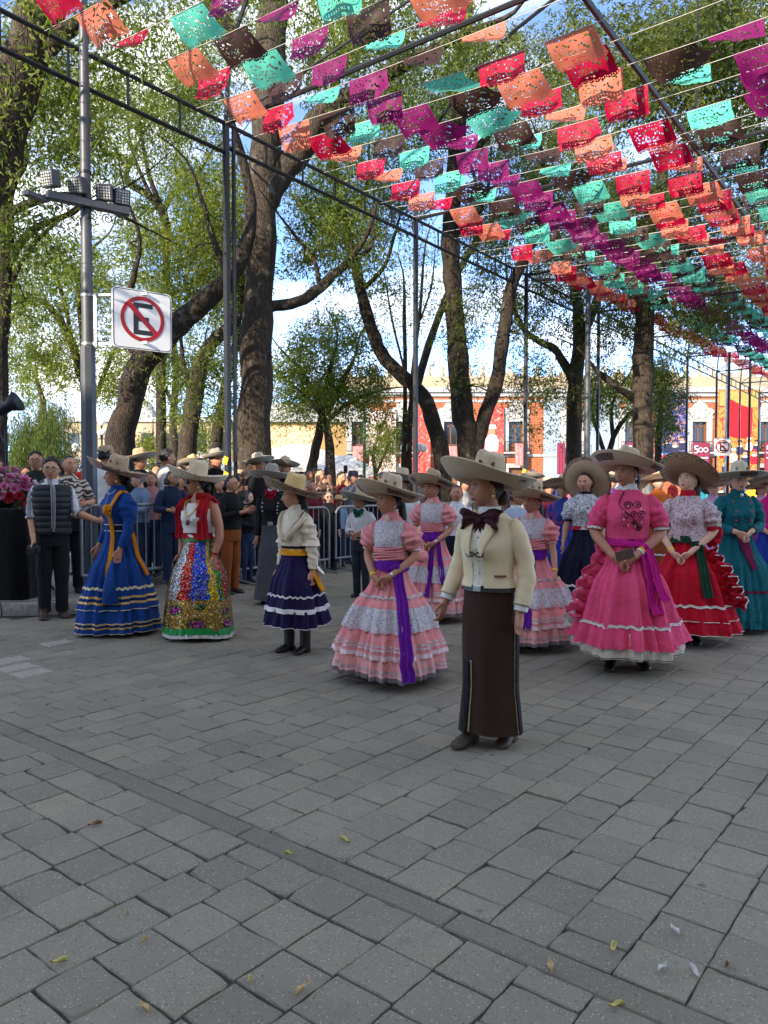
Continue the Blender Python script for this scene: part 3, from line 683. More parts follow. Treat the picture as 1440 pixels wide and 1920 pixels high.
# ochre building with a mural wall, far left of the palace
oc = empty('ochre_building', (0, 78, 0)); tag(oc, 'low ochre yellow building with a painted mural wall behind the market tents', 'building')
g_ = lambda px, D=78.0: (px - 720) / F * D
b = MB(); fbox(b, g_(440), g_(655), 0, 8.0, 0, 10); b.build('wall', M_OCHRE, oc)
b = MB(); fbox(b, g_(505), g_(600), 4.4, 7.6, -.12, -.02); b.build('painted_wall', mural('mural_ochre', .3, [(0, srgb(120, 90, 60)), (.4, srgb(226, 178, 90)), (.6, srgb(240, 205, 130)), (.75, srgb(150, 140, 120)), (1, srgb(235, 215, 160))], .6), oc)
b = MB(); x0, x1 = g_(440), g_(655)
b.add([(x0 - .5, -.5, 8.02), (x1 + .3, -.5, 8.02), (x1 + .3, 5, 10.6), (x0 - .5, 5, 10.6), (x1 + .3, 10.5, 8.02), (x0 - .5, 10.5, 8.02)], [[0, 1, 2, 3], [3, 2, 4, 5]], 0, None, False); b.build('roof', M_STUCCO, oc)
b = MB(); fbox(b, g_(505), g_(600), 3.9, 4.35, -.7, -.1); b.build('ledge', plain('yellow_ledge', srgb(206, 160, 50), .7), oc)
for i in range(5): MB().box((g_(515 + 20 * i), -.02, 2.0), (1.5, .1, 3.0)).build('shop_window', M_GLASS, oc)
# pale building with a small dome between the leaning trunks
pb = empty('domed_building', (0, 82, 0)); tag(pb, 'pale building with a small domed tower seen between the leaning tree trunks', 'building')
g2 = lambda px: (px - 720) / F * 82
b = MB(); fbox(b, g2(120), g2(436), 0, 8.4, 0, 8); b.build('wall', M_CREAM, pb)
b = MB(); fbox(b, g2(120), g2(436), 8.4, 8.9, -.3, 8.3); b.build('cornice', M_STUCCO, pb)
b = MB(); xc = g2(262); fbox(b, xc - 1.1, xc + 1.1, 8.9, 9.7, 1, 3.2); b.lathe([(1.15, 9.7), (1.1, 9.9), (.95, 10.3), (.6, 10.6), (.2, 10.75), (.15, 11.0), (.02, 11.2)], (xc, 2.1, 0), 14); b.tube([(xc + .4, 2.1, 10.7), (xc + .4, 2.1, 14.2)], .04, 5); b.build('dome', M_STUCCO, pb)
for i in range(9):
    x = g2(140 + 34 * i); MB().box((x, -.03, 6.2), (1.1, .1, 2.0)).build('window', M_GLASS, pb); MB().box((x, -.03, 2.2), (1.3, .1, 3.0)).build('door', M_WOOD, pb)
# building behind the photographer whose shade lies over the street
sb = empty('shading_building', (0, -11, 0)); tag(sb, 'tall cream building on the near side of the street behind the photographer', 'building')
SH = 12.5
b = MB(); fbox(b, -60, 26, 0, SH, -9, 0); b.build('wall', M_CREAM, sb)
b = MB(); fbox(b, -60.4, 26.4, SH, SH + .5, -9.4, .4); b.build('cornice', M_STUCCO, sb)
for fl in range(3):
    me_ = None
    for i in range(20):
        x = -57 + i * 4.2
        if me_ is None: me_ = MB().box((0, 0, 0), (1.4, .12, 2.4), None, 0, .03).mesh('window', M_GLASS)
        inst('window', me_, sb, Matrix.Translation((x, .02, 2.2 + fl * 4)))
# radio mast and far street lamps
ms = empty('radio_mast', at(809, 912, 120)); ms.location.z = 0; tag(ms, 'thin white lattice radio mast above the palace roof', 'mast')
b = MB(); ztop = float(at(809, 676, 120)[2])
for q in range(3):
    a_ = q * 2.094; b.tube([(.5 * math.cos(a_), .5 * math.sin(a_), 0), (.35 * math.cos(a_), .35 * math.sin(a_), ztop)], .06, 5)
for k in range(28):
    z = ztop * k / 28
    for q in range(3):
        a_, c_ = q * 2.094, (q + 1) * 2.094; b.tube([(.45 * math.cos(a_), .45 * math.sin(a_), z), (.45 * math.cos(c_), .45 * math.sin(c_), z + ztop / 28)], .03, 4)
b.ball((0, -.3, ztop - .5), .5, 8, 6); b.build('lattice', M_STUCCO, ms)
# market tents
def tent(px, D, w_, d_, h0, h1, label):
    c = at(px, 912, D); c[2] = 0; root = empty('market_tent', c); tag(root, label, 'tent', 'white market tents')
    m_ = plain('tent_canvas', (.46, .46, .46, 1), .7, 0, .08, 1)
    b = MB(); x, y = w_ / 2, d_ / 2
    b.add([(-x, -y, h0), (x, -y, h0), (x, y, h0), (-x, y, h0), (-x * .15, 0, h1), (x * .15, 0, h1)], [[0, 1, 5, 4], [2, 3, 4, 5]], 0, None, False); b.add([(-x, -y, h0), (-x, y, h0), (-x * .15, 0, h1), (x, -y, h0), (x, y, h0), (x * .15, 0, h1)], [[0, 1, 2], [3, 4, 5]], 0, None, False)
    fbox(b, -x, x, h0 - .35, h0, -y - .01, -y + .01); b.build('canvas_roof', m_, root)
    for sx in (-1, 1):
        for sy in (-1, 1): MB().tube([(sx * x, sy * y, 0), (sx * x, sy * y, h0)], .03, 6).build('leg', M_GALV, root)
tent(560, 44, 7.5, 5, 2.6, 3.9, 'long white market tent right of the thick trunk'); tent(648, 40, 3.4, 3.4, 2.3, 3.1, 'small white market tent below the multi stemmed tree')
tent(70, 40, 6, 4, 2.2, 3.2, 'white market tent behind the weeping tree'); tent(360, 42, 6, 4, 2.5, 3.4, 'white market tent behind the two leaning trunks')
# globe lamps, slim street lights
M_GLOBE = plain('globe_glass', (.8, .8, .78, 1), .3, 0, .03, 3)
def globe_lamp(px, D, top_px, label):
    c = at(px, 912, D); c[2] = 0; h = float(at(px, top_px, D)[2]); root = empty('globe_lamp', c); tag(root, label, 'street lamp', 'globe street lamps')
    b = MB(); b.lathe([(.16, 0), (.1, .5), (.05, .7), (.045, h - .25), (.09, h - .2)], n=10)
    for k in range(4):
        a_ = k * math.pi / 2 + .5; d = A3(math.cos(a_), math.sin(a_), 0); b.tube([A3(0, 0, h - .9), d * .25 + A3(0, 0, h - .95), d * .42 + A3(0, 0, h - .75)], .025, 5)
    b.build('column', M_IRON, root)
    MB().ball((0, 0, h - .04), .2, 12, 8).build('globe', M_GLOBE, root)
    for k in range(4):
        a_ = k * math.pi / 2 + .5; MB().ball((.42 * math.cos(a_), .42 * math.sin(a_), h - .58), .17, 12, 8).build('globe', M_GLOBE, root)
globe_lamp(142, 34, 838, 'globe street lamp left of the grey lamp post'); globe_lamp(192, 40, 790, 'globe street lamp between the grey post and the leaning trunk'); globe_lamp(776, 30, 812, 'globe street lamp beside the base of the leaning trunk')
def thin_light(px, D, top, arm, label, r=.06, mat=None):
    c = at(px, 912, D); c[2] = 0; h = float(at(px, top, D)[2]); root = empty('street_light', c); tag(root, label, 'street light', 'slim street lights')
    MB().lathe([(r, 0), (r * .7, h)], n=10).build('column', mat or M_POLE, root)
    if arm:
        MB().tube([(0, 0, h - .1), (arm, 0, h - .06)], r * .45, 6).build('arm', mat or M_POLE, root); MB().box((arm * 1.15, 0, h - .07), (abs(arm) * .45, .16, .08), None, 0, .02).build('lamp_head', M_POLE, root)
thin_light(683, 34, 738, 1.5, 'slim green street light with one arm before the brick palace', .075, plain('green_paint', (.04, .10, .07, 1), .5))
thin_light(1100, 22, 520, -1.2, 'grey street light pole rising beside the mossy trunk', .10); thin_light(1360, 40, 660, -1.6, 'slim dark street light in front of the red mural', .09, M_GALV)
thin_light(128, 30, 800, 0, 'short thin pale lamp pole behind the weeping tree', .05, M_GALV)
p_ = at(1355, 912, 26); s2 = empty('no_parking_sign', at(1355, 838, 26)); tag(s2, 'small white crossed out E sign hanging before the red mural', 'sign')
pl2 = no_parking_sign(s2, A3(0, 0, 0), nrm(A3(1, -.12, 0)), .55, .60)
MB().tube([A3(.12, .06, -1.9 - .6), A3(.12, .06, .5)], .03, 8).build('pole', M_GALV, s2)
s2.children[-1].location.z = 0
for px, D, top in ((1364, 30, 660), (1403, 33, 668)):
    c = at(px, 912, D); c[2] = 0; r_ = empty('flag_pole', c); tag(r_, 'black steel pole standing ' + ('left' if px < 1380 else 'right') + ' of the hanging red mural\'s middle', 'pole', 'black poles before the red mural'); MB().lathe([(.06, 0), (.05, float(at(px, top, D)[2]))], n=8).build('shaft', M_STEEL, r_)
# ================================================================== TREES
def bark_mat(name, dark, light):
    m = MAT(name); m.set(Roughness=.92, Specular_IOR_Level=.2)
    v = m.coord('Object', (1, 1, .22)); v2 = m.coord('Object')
    vo = m.voro(v, 26, 'DISTANCE_TO_EDGE'); n = m.noise(v, 14, 6, .65, .6); pat = m.noise(v2, 3.0, 4, .6)
    c = m.ramp(n, [(.3, dark), (.7, light)])
    c = m.mix(m.ramp(vo.outputs['Distance'], [(0, (.75, .75, .75, 1)), (.12, (0, 0, 0, 1))]), c, tuple(x * .35 for x in dark[:3]) + (1,))
    c = m.mix(m.ramp(pat, [(.6, (0, 0, 0, 1)), (.72, (.6, .6, .6, 1))]), c, (.20, .20, .16, 1))
    m.col(c); m.bump(m.mix(.5, vo.outputs['Distance'], n), .9, .05); return m.m
M_BARK = bark_mat('bark_grey_brown', (.034, .027, .021, 1), (.10, .08, .06, 1))
M_BARK2 = bark_mat('bark_dark', (.022, .018, .015, 1), (.07, .056, .042, 1))
def leaf_mat(name, a_, b_, tr=.45):
    m = MAT(name); g_ = m.n('ShaderNodeNewGeometry'); c = m.ramp(g_.outputs['Random Per Island'], [(0, a_), (.8, b_), (1, tuple(min(1, x * 1.5) for x in b_[:3]) + (1,))])
    P = m.n('ShaderNodeMapping'); m.l(g_.outputs['Position'], P.inputs['Vector']); c = m.mix(1, c, m.ramp(m.noise(P.outputs['Vector'], .55, 3), [(.3, (.72, .78, .7, 1)), (.7, (1.2, 1.12, 1.0, 1))]), 'MULTIPLY')
    m.col(c); m.set(Roughness=.55, Specular_IOR_Level=.3)
    t = m.n('ShaderNodeBsdfTranslucent'); m.l(m.mix(1, c, (1.25, 1.35, .6, 1), 'MULTIPLY'), t.inputs['Color']); ms = m.n('ShaderNodeMixShader'); ms.inputs[0].default_value = tr
    m.l(m.b.outputs[0], ms.inputs[1]); m.l(t.outputs[0], ms.inputs[2]); m.l(ms.outputs[0], m.o.inputs['Surface']); return m.m
L_MID = leaf_mat('leaf_olive', (.085, .125, .02, 1), (.165, .205, .042, 1))
L_YEL = leaf_mat('leaf_yellow_green', (.10, .145, .022, 1), (.205, .235, .045, 1))
L_DRK = leaf_mat('leaf_dark', (.058, .084, .018, 1), (.12, .145, .034, 1))
LEAFK = 2.9
def leaves(C, sig, n, size, mat, name, parent, droop=.3, aspect=.36):
    """n leaves around every cluster centre C"""
    N = len(C) * n
    k = np.repeat(np.arange(len(C)), n)
    sg = np.repeat(np.asarray(sig) if np.ndim(sig) else np.full(len(C), sig), n)
    # leaves sit on short sprays: a few spray axes per cluster
    ns = 7; ax = rng.normal(size=(len(C), ns, 3)); ax /= np.linalg.norm(ax, axis=2, keepdims=True); ax[:, :, 2] -= droop
    si = rng.integers(0, ns, N); t = rng.random(N) ** .7
    P = C[k] + ax[k, si] * (t * sg * 1.7)[:, None] + rng.normal(size=(N, 3)) * (sg * .22)[:, None]
    d = ax[k, si] * .7 + rng.normal(size=(N, 3)) * .75; d[:, 2] -= droop; d /= np.linalg.norm(d, axis=1, keepdims=True)
    s = np.cross(d, rng.normal(size=(N, 3))); s /= np.linalg.norm(s, axis=1, keepdims=True)
    L = size * rng.uniform(.6, 1.25, N)[:, None]
    nn = np.cross(d, s) * L * .10
    V = np.stack([P + s * L * aspect * .5 + nn, P + d * L, P - s * L * aspect * .5 + nn], 1).reshape(-1, 3)
    return MB().add(V, np.arange(N * 3).reshape(-1, 3), 0, None, True).build(name, mat, parent)
def wob(pts, rad, amp=.06, sub=4):
    """smooth a stem polyline and give it small irregular bends"""
    pts = np.asarray(pts, float); k = len(pts); t = np.arange(k); tt = np.linspace(0, k - 1, (k - 1) * sub + 1)
    def cr(P):
        o = []
        for x in tt:
            i = min(int(x), k - 2); f_ = x - i; p0, p1, p2, p3 = P[max(i - 1, 0)], P[i], P[i + 1], P[min(i + 2, k - 1)]
            o.append(.5 * (2 * p1 + (p2 - p0) * f_ + (2 * p0 - 5 * p1 + 4 * p2 - p3) * f_ ** 2 + (3 * p1 - p0 - 3 * p2 + p3) * f_ ** 3))
        return np.array(o)
    R_ = cr(np.asarray(rad, float)[:, None])[:, 0]; P = cr(pts)
    P[1:-1] += rng.normal(size=P[1:-1].shape) * (R_[1:-1] * amp)[:, None]
    return P, R_ * (1 + rng.normal(size=len(R_)) * .04)
def bark_tube(mb, P, R_, n):
    a_ = np.linspace(0, 2 * np.pi, n, endpoint=False)
    T = np.gradient(P, axis=0); T /= np.linalg.norm(T, axis=1, keepdims=True); u = A3(1, 0, 0) if abs(T[0][0]) < .8 else A3(0, 1, 0); rings = []
    lob = rng.normal(size=n) * .05
    for i in range(len(P)):
        u = nrm(u - T[i] * np.dot(u, T[i])); v = np.cross(T[i], u); lob = lob * .85 + rng.normal(size=n) * .022
        r = R_[i] * (1 + lob); rings.append(P[i] + (r * np.cos(a_))[:, None] * u + (r * np.sin(a_))[:, None] * v)
    mb.loft(rings)
def tree(label, stems, blobs, nclus, nleaf, leaf, size=.12, sig=.42, bark=None, D=18, twig=.012, aspect=.36, name='tree', group=None, dspread=1.6, droop=.3, flare=True):
    """stems: lists of (px, py, radius_px[, D]); blobs: (px, py, rx_px, ry_px[, D, weight]) where the crown has leaves"""
    base = None; nodes, nrad = [], []; tb = MB(); first = True; trunks = []
    for st in stems:
        pts = [at(q[0], q[1], q[3] if len(q) > 3 else D) for q in st]; rad = [q[2] * (q[3] if len(q) > 3 else D) / F for q in st]
        if rad[-1] * F / D < 9:
            d_ = nrm(pts[-1] - pts[-2]); q_ = pts[-1]
            for k_ in (.62, .30): d_ = nrm(d_ + rng.normal(size=3) * .35 + A3(0, 0, .12)); q_ = q_ + d_ * .9; pts.append(q_); rad.append(rad[-1] * .5 if k_ > .5 else .008)
        if first:
            g0 = pts[0].copy(); base = A3(g0[0], g0[1], 0)
            if pts[0][2] > .1: pts = [A3(g0[0], g0[1], -.05)] + pts; rad = [rad[0] * 1.15] + rad
            else: pts[0][2] = -.05
        P, R_ = wob(pts, rad)
        if first and flare: R_ = R_ * (1 + .35 * np.exp(-np.maximum(P[:, 2], 0) / .35))
        trunks.append((P, R_)); nodes.append(P[len(P) // 3 if first else 1:]); nrad.append(R_[len(P) // 3 if first else 1:]); first = False
    root = empty(name, base); tag(root, label, 'tree', group)
    for i, (P, R_) in enumerate(trunks):
        mb = MB(); bark_tube(mb, P - base, R_, 16 if R_[0] > .15 else 9); mb.build('trunk' if i == 0 else 'limb', bark or M_BARK, root)
    nodes = np.concatenate(nodes); nrad = np.concatenate(nrad)
    # crown clusters
    C = []; wts = np.array([(b_[5] if len(b_) > 5 else b_[2] * b_[3]) for b_ in blobs], float); wts /= wts.sum()
    for b_ in (blobs[i] for i in rng.choice(len(blobs), nclus, p=wts)):
        d = b_[4] if len(b_) > 4 else D
        while True:
            q = rng.uniform(-1, 1, 2)
            if q @ q < 1: break
        C.append(at(b_[0] + q[0] * b_[2], b_[1] + q[1] * b_[3], max(4, d + rng.normal() * dspread * .6)))
    C = np.array(C)
    dist = np.array([np.min(np.linalg.norm(nodes - c, axis=1)) for c in C]); order = np.argsort(dist)
    bb = MB(); N, Rr = list(nodes), list(nrad)
    for i in order:
        c = C[i]; A = np.array(N); d = np.linalg.norm(A - c, axis=1) + np.where(A[:, 2] > c[2] + .4, (A[:, 2] - c[2]) * .8, 0); j = int(np.argmin(d)); p = A[j]
        L = np.linalg.norm(c - p)
        if L < .05: continue
        mid1 = p + (c - p) * .35 + rng.normal(size=3) * L * .10 + A3(0, 0, L * .05); mid2 = p + (c - p) * .7 + rng.normal(size=3) * L * .12
        r0 = min(Rr[j] * .6, twig * 1.2 + .010 * L ** 1.2); r1 = max(.004, r0 * .45)
        bb.tube([p, mid1, mid2, c], [r0, r0 * .8, r0 * .6, r1], 5, cap=False)
        for q, r_ in ((mid1, r0 * .8), (mid2, r0 * .6), (c, r1)): N.append(q); Rr.append(max(r_, .006))
        for _ in range(2):
            e = c + nrm(rng.normal(size=3) + A3(0, 0, .2)) * sig * 1.4; bb.tube([mid2, (mid2 + e) / 2 + rng.normal(size=3) * .06, e], [r1, r1 * .7, .003], 4, cap=False)
    if bb.n:
        for v_ in bb.v: v_ -= base
        bb.build('branches', bark or M_BARK, root, kind='stuff')
    leaves(C - base, sig * 1.12, int(nleaf * LEAFK), size * 1.0, leaf, 'crown', root, droop, aspect)
    return root
tree('thickest straight trunk beside the black post, with lit bark and a forked top', [
    [(470, 1033, 38), (474, 860, 32), (480, 700, 31), (487, 500, 28), (496, 300, 29), (505, 150, 28), (511, 20, 26), (516, -120, 22)],
    [(497, 400, 14), (520, 340, 22), (565, 280, 23), (605, 215, 21, 17), (662, 180, 17, 16.5), (725, 138, 14, 16), (800, 100, 10, 15.5), (880, 60, 7, 15)],
    [(508, 574, 11), (560, 566, 11), (600, 540, 10), (625, 515, 9), (655, 490, 7)],
    [(505, 130, 16), (440, 60, 13, 16.5), (380, -20, 9, 16)], [(655, 490, 6), (690, 470, 4), (700, 440, 3)], [(600, 540, 5), (590, 490, 4), (560, 450, 3)]],
    [(590, 60, 120, 80, 18.5), (700, 110, 140, 90, 17.5), (820, 80, 110, 80, 16.5), (400, 90, 90, 90, 19), (620, 400, 70, 60, 18.5), (650, 450, 60, 60, 18.5), (575, 470, 40, 60, 18.5), (640, -60, 230, 60, 15)], 210, 60, L_MID, .115, .40, M_BARK, 17)
tree('stout trunk leaning right, its curved stem passing behind the large E sign', [
    [(212, 1040, 30), (222, 850, 25), (238, 770, 24), (262, 690, 24), (320, 620, 22), (380, 568, 19), (430, 520, 16), (460, 460, 13), (470, 380, 10), (455, 300, 8)],
    [(262, 690, 10), (235, 600, 8), (250, 520, 6), (262, 450, 4)], [(430, 520, 8), (400, 450, 6), (380, 380, 4)]],
    [(330, 470, 110, 80, 18.5), (400, 380, 80, 90, 18.5), (300, 560, 70, 60, 18), (380, 520, 60, 50, 18.5), (440, 380, 50, 90, 19), (280, 640, 40, 50, 17)], 115, 55, L_YEL, .11, .36, M_BARK2, 16)
tree('leaning trunk right of the E sign with a lit side', [
    [(336, 1020, 20), (349, 850, 17), (362, 760, 16), (378, 680, 14), (400, 640, 13), (432, 612, 12), (452, 560, 10), (440, 480, 8), (400, 420, 6)], [(362, 760, 6), (345, 690, 5), (340, 620, 3)]],
    [(345, 740, 40, 50), (420, 480, 80, 90), (330, 680, 40, 40), (410, 660, 40, 40)], 70, 50, L_MID, .11, .32, M_BARK, 19)
tree('thin slanting trunk next to the base of the thickest trunk', [[(396, 1015, 12), (404, 840, 11), (424, 720, 9), (440, 660, 8), (446, 560, 6), (430, 450, 4)]], [(430, 650, 30, 60), (425, 760, 40, 50), (440, 500, 60, 60)], 40, 45, L_YEL, .12, .34, M_BARK2, 22)
tree('massive trunk leaning in at the upper left corner, mottled with lichen', [[(-420, 1180, 60), (-250, 700, 54), (-60, 380, 48), (0, 250, 44), (40, 130, 41), (78, 20, 37), (110, -90, 32)], [(40, 130, 20), (150, 40, 14), (260, -20, 9)]],
    [(60, 60, 120, 90, 11.5), (200, 70, 120, 90, 12), (330, 40, 100, 70, 12.5), (-60, 200, 80, 160, 11)], 65, 50, L_MID, .10, .36, M_BARK, 11)
tree('dark trunk along the left edge with long bare side branches', [[(-8, 1000, 18), (-2, 650, 16), (8, 520, 15), (10, 400, 14), (18, 300, 13), (35, 225, 11), (90, 197, 8), (135, 178, 6), (165, 130, 4)],
    [(12, 400, 9), (60, 380, 8), (110, 366, 7), (150, 372, 5)], [(12, 500, 8), (50, 440, 7), (85, 420, 6), (130, 402, 5), (160, 385, 3)], [(8, 400, 7), (30, 340, 5), (50, 300, 4), (45, 240, 3)], [(20, 540, 5), (35, 500, 5), (70, 450, 4)]],
    [(80, 300, 90, 70), (60, 430, 70, 60), (130, 230, 80, 70), (100, 150, 90, 60), (30, 560, 50, 60)], 80, 50, L_MID, .10, .32, M_BARK2, 13)
tree('crooked dark bare stem rising above the E sign to a hooked end', [[(300, 1010, 9), (303, 700, 9), (308, 560, 8), (313, 470, 8), (306, 400, 8), (285, 372, 7), (255, 352, 7), (236, 338, 7), (238, 325, 4)], [(306, 400, 5), (280, 330, 4), (268, 270, 3), (255, 210, 2)], [(306, 395, 5), (330, 360, 4), (370, 330, 3), (400, 280, 2)], [(285, 372, 4), (250, 290, 3), (240, 220, 2)]],
    [(250, 250, 110, 90), (340, 240, 100, 90), (280, 170, 120, 70), (350, 400, 80, 70), (240, 420, 60, 60)], 150, 55, L_MID, .11, .36, M_BARK2, 20)
tree('many branched tree behind the grey lamp post with thin curving limbs', [[(168, 1000, 9), (160, 740, 8), (150, 700, 8), (137, 650, 7), (112, 600, 7), (88, 572, 5), (60, 560, 4), (18, 574, 3)], [(160, 760, 6), (157, 660, 6), (150, 580, 5), (150, 520, 4), (170, 470, 3)], [(137, 650, 4), (120, 560, 4), (105, 520, 3)], [(160, 800, 5), (200, 690, 4), (225, 640, 3)]],
    [(80, 520, 90, 60), (60, 620, 80, 70), (130, 470, 80, 50), (190, 560, 60, 80), (100, 690, 60, 50), (200, 690, 40, 60)], 150, 50, L_YEL, .13, .36, M_BARK2, 24)
tree('yellow green tree in sunlight far behind the E sign', [[(330, 990, 8), (325, 800, 7), (330, 700, 6), (320, 600, 5)], [(325, 760, 4), (290, 690, 3)], [(327, 740, 4), (380, 660, 3)]], [(330, 600, 120, 90), (250, 680, 60, 70), (390, 720, 60, 60), (60, 700, 70, 50)], 120, 45, L_YEL, .15, .45, M_BARK, 32)
tree('small multi stemmed tree with a round crown right of the thickest trunk', [
    [(578, 1000, 12), (586, 880, 10), (592, 840, 9), (603, 790, 8), (612, 730, 6), (622, 680, 4)], [(622, 1000, 11), (620, 860, 9), (612, 800, 7), (590, 740, 5), (560, 690, 3)], [(612, 780, 6), (640, 720, 5), (665, 670, 3)], [(605, 800, 5), (640, 765, 4), (690, 740, 3)], [(603, 780, 5), (570, 740, 4), (545, 720, 3)]],
    [(600, 690, 80, 70), (570, 730, 60, 50), (670, 730, 60, 45), (630, 640, 60, 60), (690, 760, 45, 35), (540, 700, 40, 40)], 130, 60, L_MID, .13, .40, M_BARK, 25)
tree('trunk leaning left in a long curve before the brick palace, crossing the second black post', [
    [(838, 1010, 17), (829, 860, 15), (815, 800, 15), (791, 740, 14), (752, 702, 13), (716, 665, 12), (692, 600, 11), (676, 545, 10), (664, 490, 10), (650, 440, 9), (636, 370, 8), (622, 290, 8), (612, 200, 6)], [(650, 440, 5), (680, 380, 4), (690, 330, 3)], [(676, 545, 5), (720, 500, 4), (740, 440, 3)]],
    [(650, 330, 60, 70), (700, 300, 70, 80), (690, 450, 50, 60), (720, 520, 50, 50), (590, 330, 50, 60), (740, 400, 50, 60)], 120, 55, L_MID, .11, .36, M_BARK2, 22)
tree('dark forked trunk with two upright stems left of the third black post', [
    [(886, 1015, 22), (880, 860, 21), (868, 760, 20), (856, 640, 18), (848, 520, 16), (845, 430, 16), (852, 330, 15), (860, 230, 14), (856, 150, 12), (872, 60, 10), (884, -40, 8)],
    [(890, 850, 14), (906, 790, 13), (930, 720, 13), (945, 620, 12), (958, 540, 11), (985, 480, 10), (1010, 420, 8), (1020, 340, 6)], [(852, 330, 8), (900, 270, 7), (950, 210, 5), (990, 150, 4)], [(848, 440, 7), (880, 420, 6), (905, 380, 4)]],
    [(915, 500, 40, 80, 22), (865, 600, 30, 50), (940, 420, 80, 80, 22), (890, 200, 90, 90, 22.5), (950, 130, 120, 80), (1000, 330, 90, 90), (870, 660, 30, 60), (820, 250, 60, 60), (960, 620, 30, 50)], 210, 60, L_DRK, .105, .36, M_BARK2, 20)
tree('mossy trunk with a spreading left limb in front of the pale blue wall', [
    [(1075, 1000, 16), (1075, 850, 15), (1078, 720, 14), (1086, 640, 12), (1082, 560, 10), (1062, 500, 8), (1040, 430, 6)], [(1076, 720, 9), (1062, 690, 8), (1040, 655, 7), (1010, 640, 6), (978, 612, 5), (960, 560, 4)], [(1084, 650, 9), (1110, 590, 8), (1130, 540, 8), (1170, 500, 7), (1232, 455, 5), (1260, 400, 4)]],
    [(1010, 760, 45, 50), (1040, 560, 70, 70), (990, 560, 50, 60), (1120, 480, 90, 70), (1220, 400, 100, 80), (1050, 700, 40, 50), (980, 700, 30, 50), (1150, 640, 50, 60)], 200, 55, L_DRK, .12, .42, M_BARK, 26)
tree('straight mossy trunk behind the woman in hot pink', [[(1205, 1005, 19), (1205, 850, 18), (1204, 700, 18), (1208, 600, 16), (1200, 520, 14), (1212, 430, 12), (1240, 350, 10), (1250, 260, 8)], [(1204, 760, 7), (1170, 735, 7), (1130, 705, 6), (1115, 690, 4)], [(1208, 600, 8), (1250, 540, 6), (1290, 480, 4)]],
    [(1230, 480, 90, 80), (1300, 420, 110, 90), (1180, 400, 90, 80), (1330, 560, 70, 50), (1290, 620, 50, 50), (1150, 560, 50, 60)], 180, 55, L_DRK, .12, .42, M_BARK, 23)
tree('dark bushy small tree right of the straight mossy trunk', [[(1232, 960, 8), (1234, 850, 7), (1238, 780, 5), (1240, 720, 3)]], [(1240, 740, 42, 70), (1228, 800, 35, 40), (1225, 690, 30, 40)], 60, 75, L_DRK, .15, .42, M_BARK2, 36)
tree('low tree with bare black spreading stems behind the pink dressed woman', [[(1140, 960, 7), (1140, 870, 6), (1150, 820, 5), (1172, 785, 4), (1200, 760, 3)], [(1140, 870, 5), (1124, 820, 4), (1110, 770, 3)], [(1150, 820, 4), (1146, 770, 3), (1160, 730, 2)]], [(1150, 730, 60, 40), (1110, 740, 30, 40), (1190, 730, 30, 30)], 50, 45, L_MID, .14, .40, M_BARK2, 30)
tree('weeping pepper tree with drooping foliage at the left', [[(84, 1000, 12), (82, 860, 10), (78, 800, 7), (80, 750, 5)]], [(75, 770, 55, 40), (50, 820, 40, 45), (110, 820, 35, 50), (75, 850, 55, 35), (85, 800, 50, 50)], 110, 110, leaf_mat('leaf_weeping', (.05, .085, .02, 1), (.12, .16, .04, 1)), .16, .42, M_BARK2, 27, droop=1.6, aspect=.16)
tree('slim sapling with fine upright twigs behind the second black post', [[(757, 985, 6), (757, 860, 5), (760, 720, 4), (758, 600, 4), (757, 520, 2)], [(772, 985, 5), (768, 850, 5), (774, 700, 4), (788, 580, 3), (795, 480, 2)], [(788, 600, 2), (808, 540, 2), (815, 480, 1)], [(760, 700, 2), (735, 600, 2), (722, 520, 1)]], [(770, 560, 50, 80), (740, 600, 40, 60), (800, 500, 40, 70)], 70, 14, L_MID, .11, .35, M_BARK2, 27)
tree('small leafy shrub tree in front of the rose mural', [[(706, 960, 5), (704, 890, 4), (700, 850, 3), (712, 810, 2)], [(704, 890, 3), (722, 850, 2), (730, 820, 2)]], [(712, 830, 30, 40), (700, 860, 25, 20), (725, 810, 20, 25)], 30, 50, L_YEL, .13, .36, M_BARK2, 34)
tree('low sunlit garden bush between the two leaning trunks', [[(290, 975, 5), (288, 900, 4), (286, 850, 3)], [(288, 900, 3), (320, 850, 2)]], [(270, 850, 45, 30), (330, 820, 35, 40), (395, 830, 35, 35), (240, 860, 30, 25)], 45, 60, L_YEL, .15, .40, M_BARK2, 36)
# crowns reaching in from trees standing to the right of the street
tree('tree standing right of the street, its dark crown filling the sky above the flags', [[(1980, 1060, 30, 20), (1950, 700, 26, 20), (1850, 400, 22, 19), (1700, 250, 18, 18), (1500, 160, 12, 17), (1350, 110, 8, 16)], [(1700, 250, 12, 18), (1600, 60, 9, 17)], [(1500, 160, 8, 17), (1420, 300, 6, 19)]],
    [(1300, 120, 130, 110, 16), (1400, 60, 120, 90, 15), (1420, 280, 80, 100, 19), (1150, 90, 110, 90, 16), (1330, 300, 80, 80, 20)], 230, 60, L_DRK, .12, .44, M_BARK2, 18)
tree('far tree right of the street behind the dense end of the flag strings', [[(1700, 960, 14), (1690, 760, 12), (1650, 600, 10), (1560, 520, 7), (1450, 470, 5)]], [(1400, 520, 80, 60), (1330, 560, 60, 40), (1430, 420, 60, 80)], 90, 55, L_DRK, .16, .5, M_BARK2, 34)
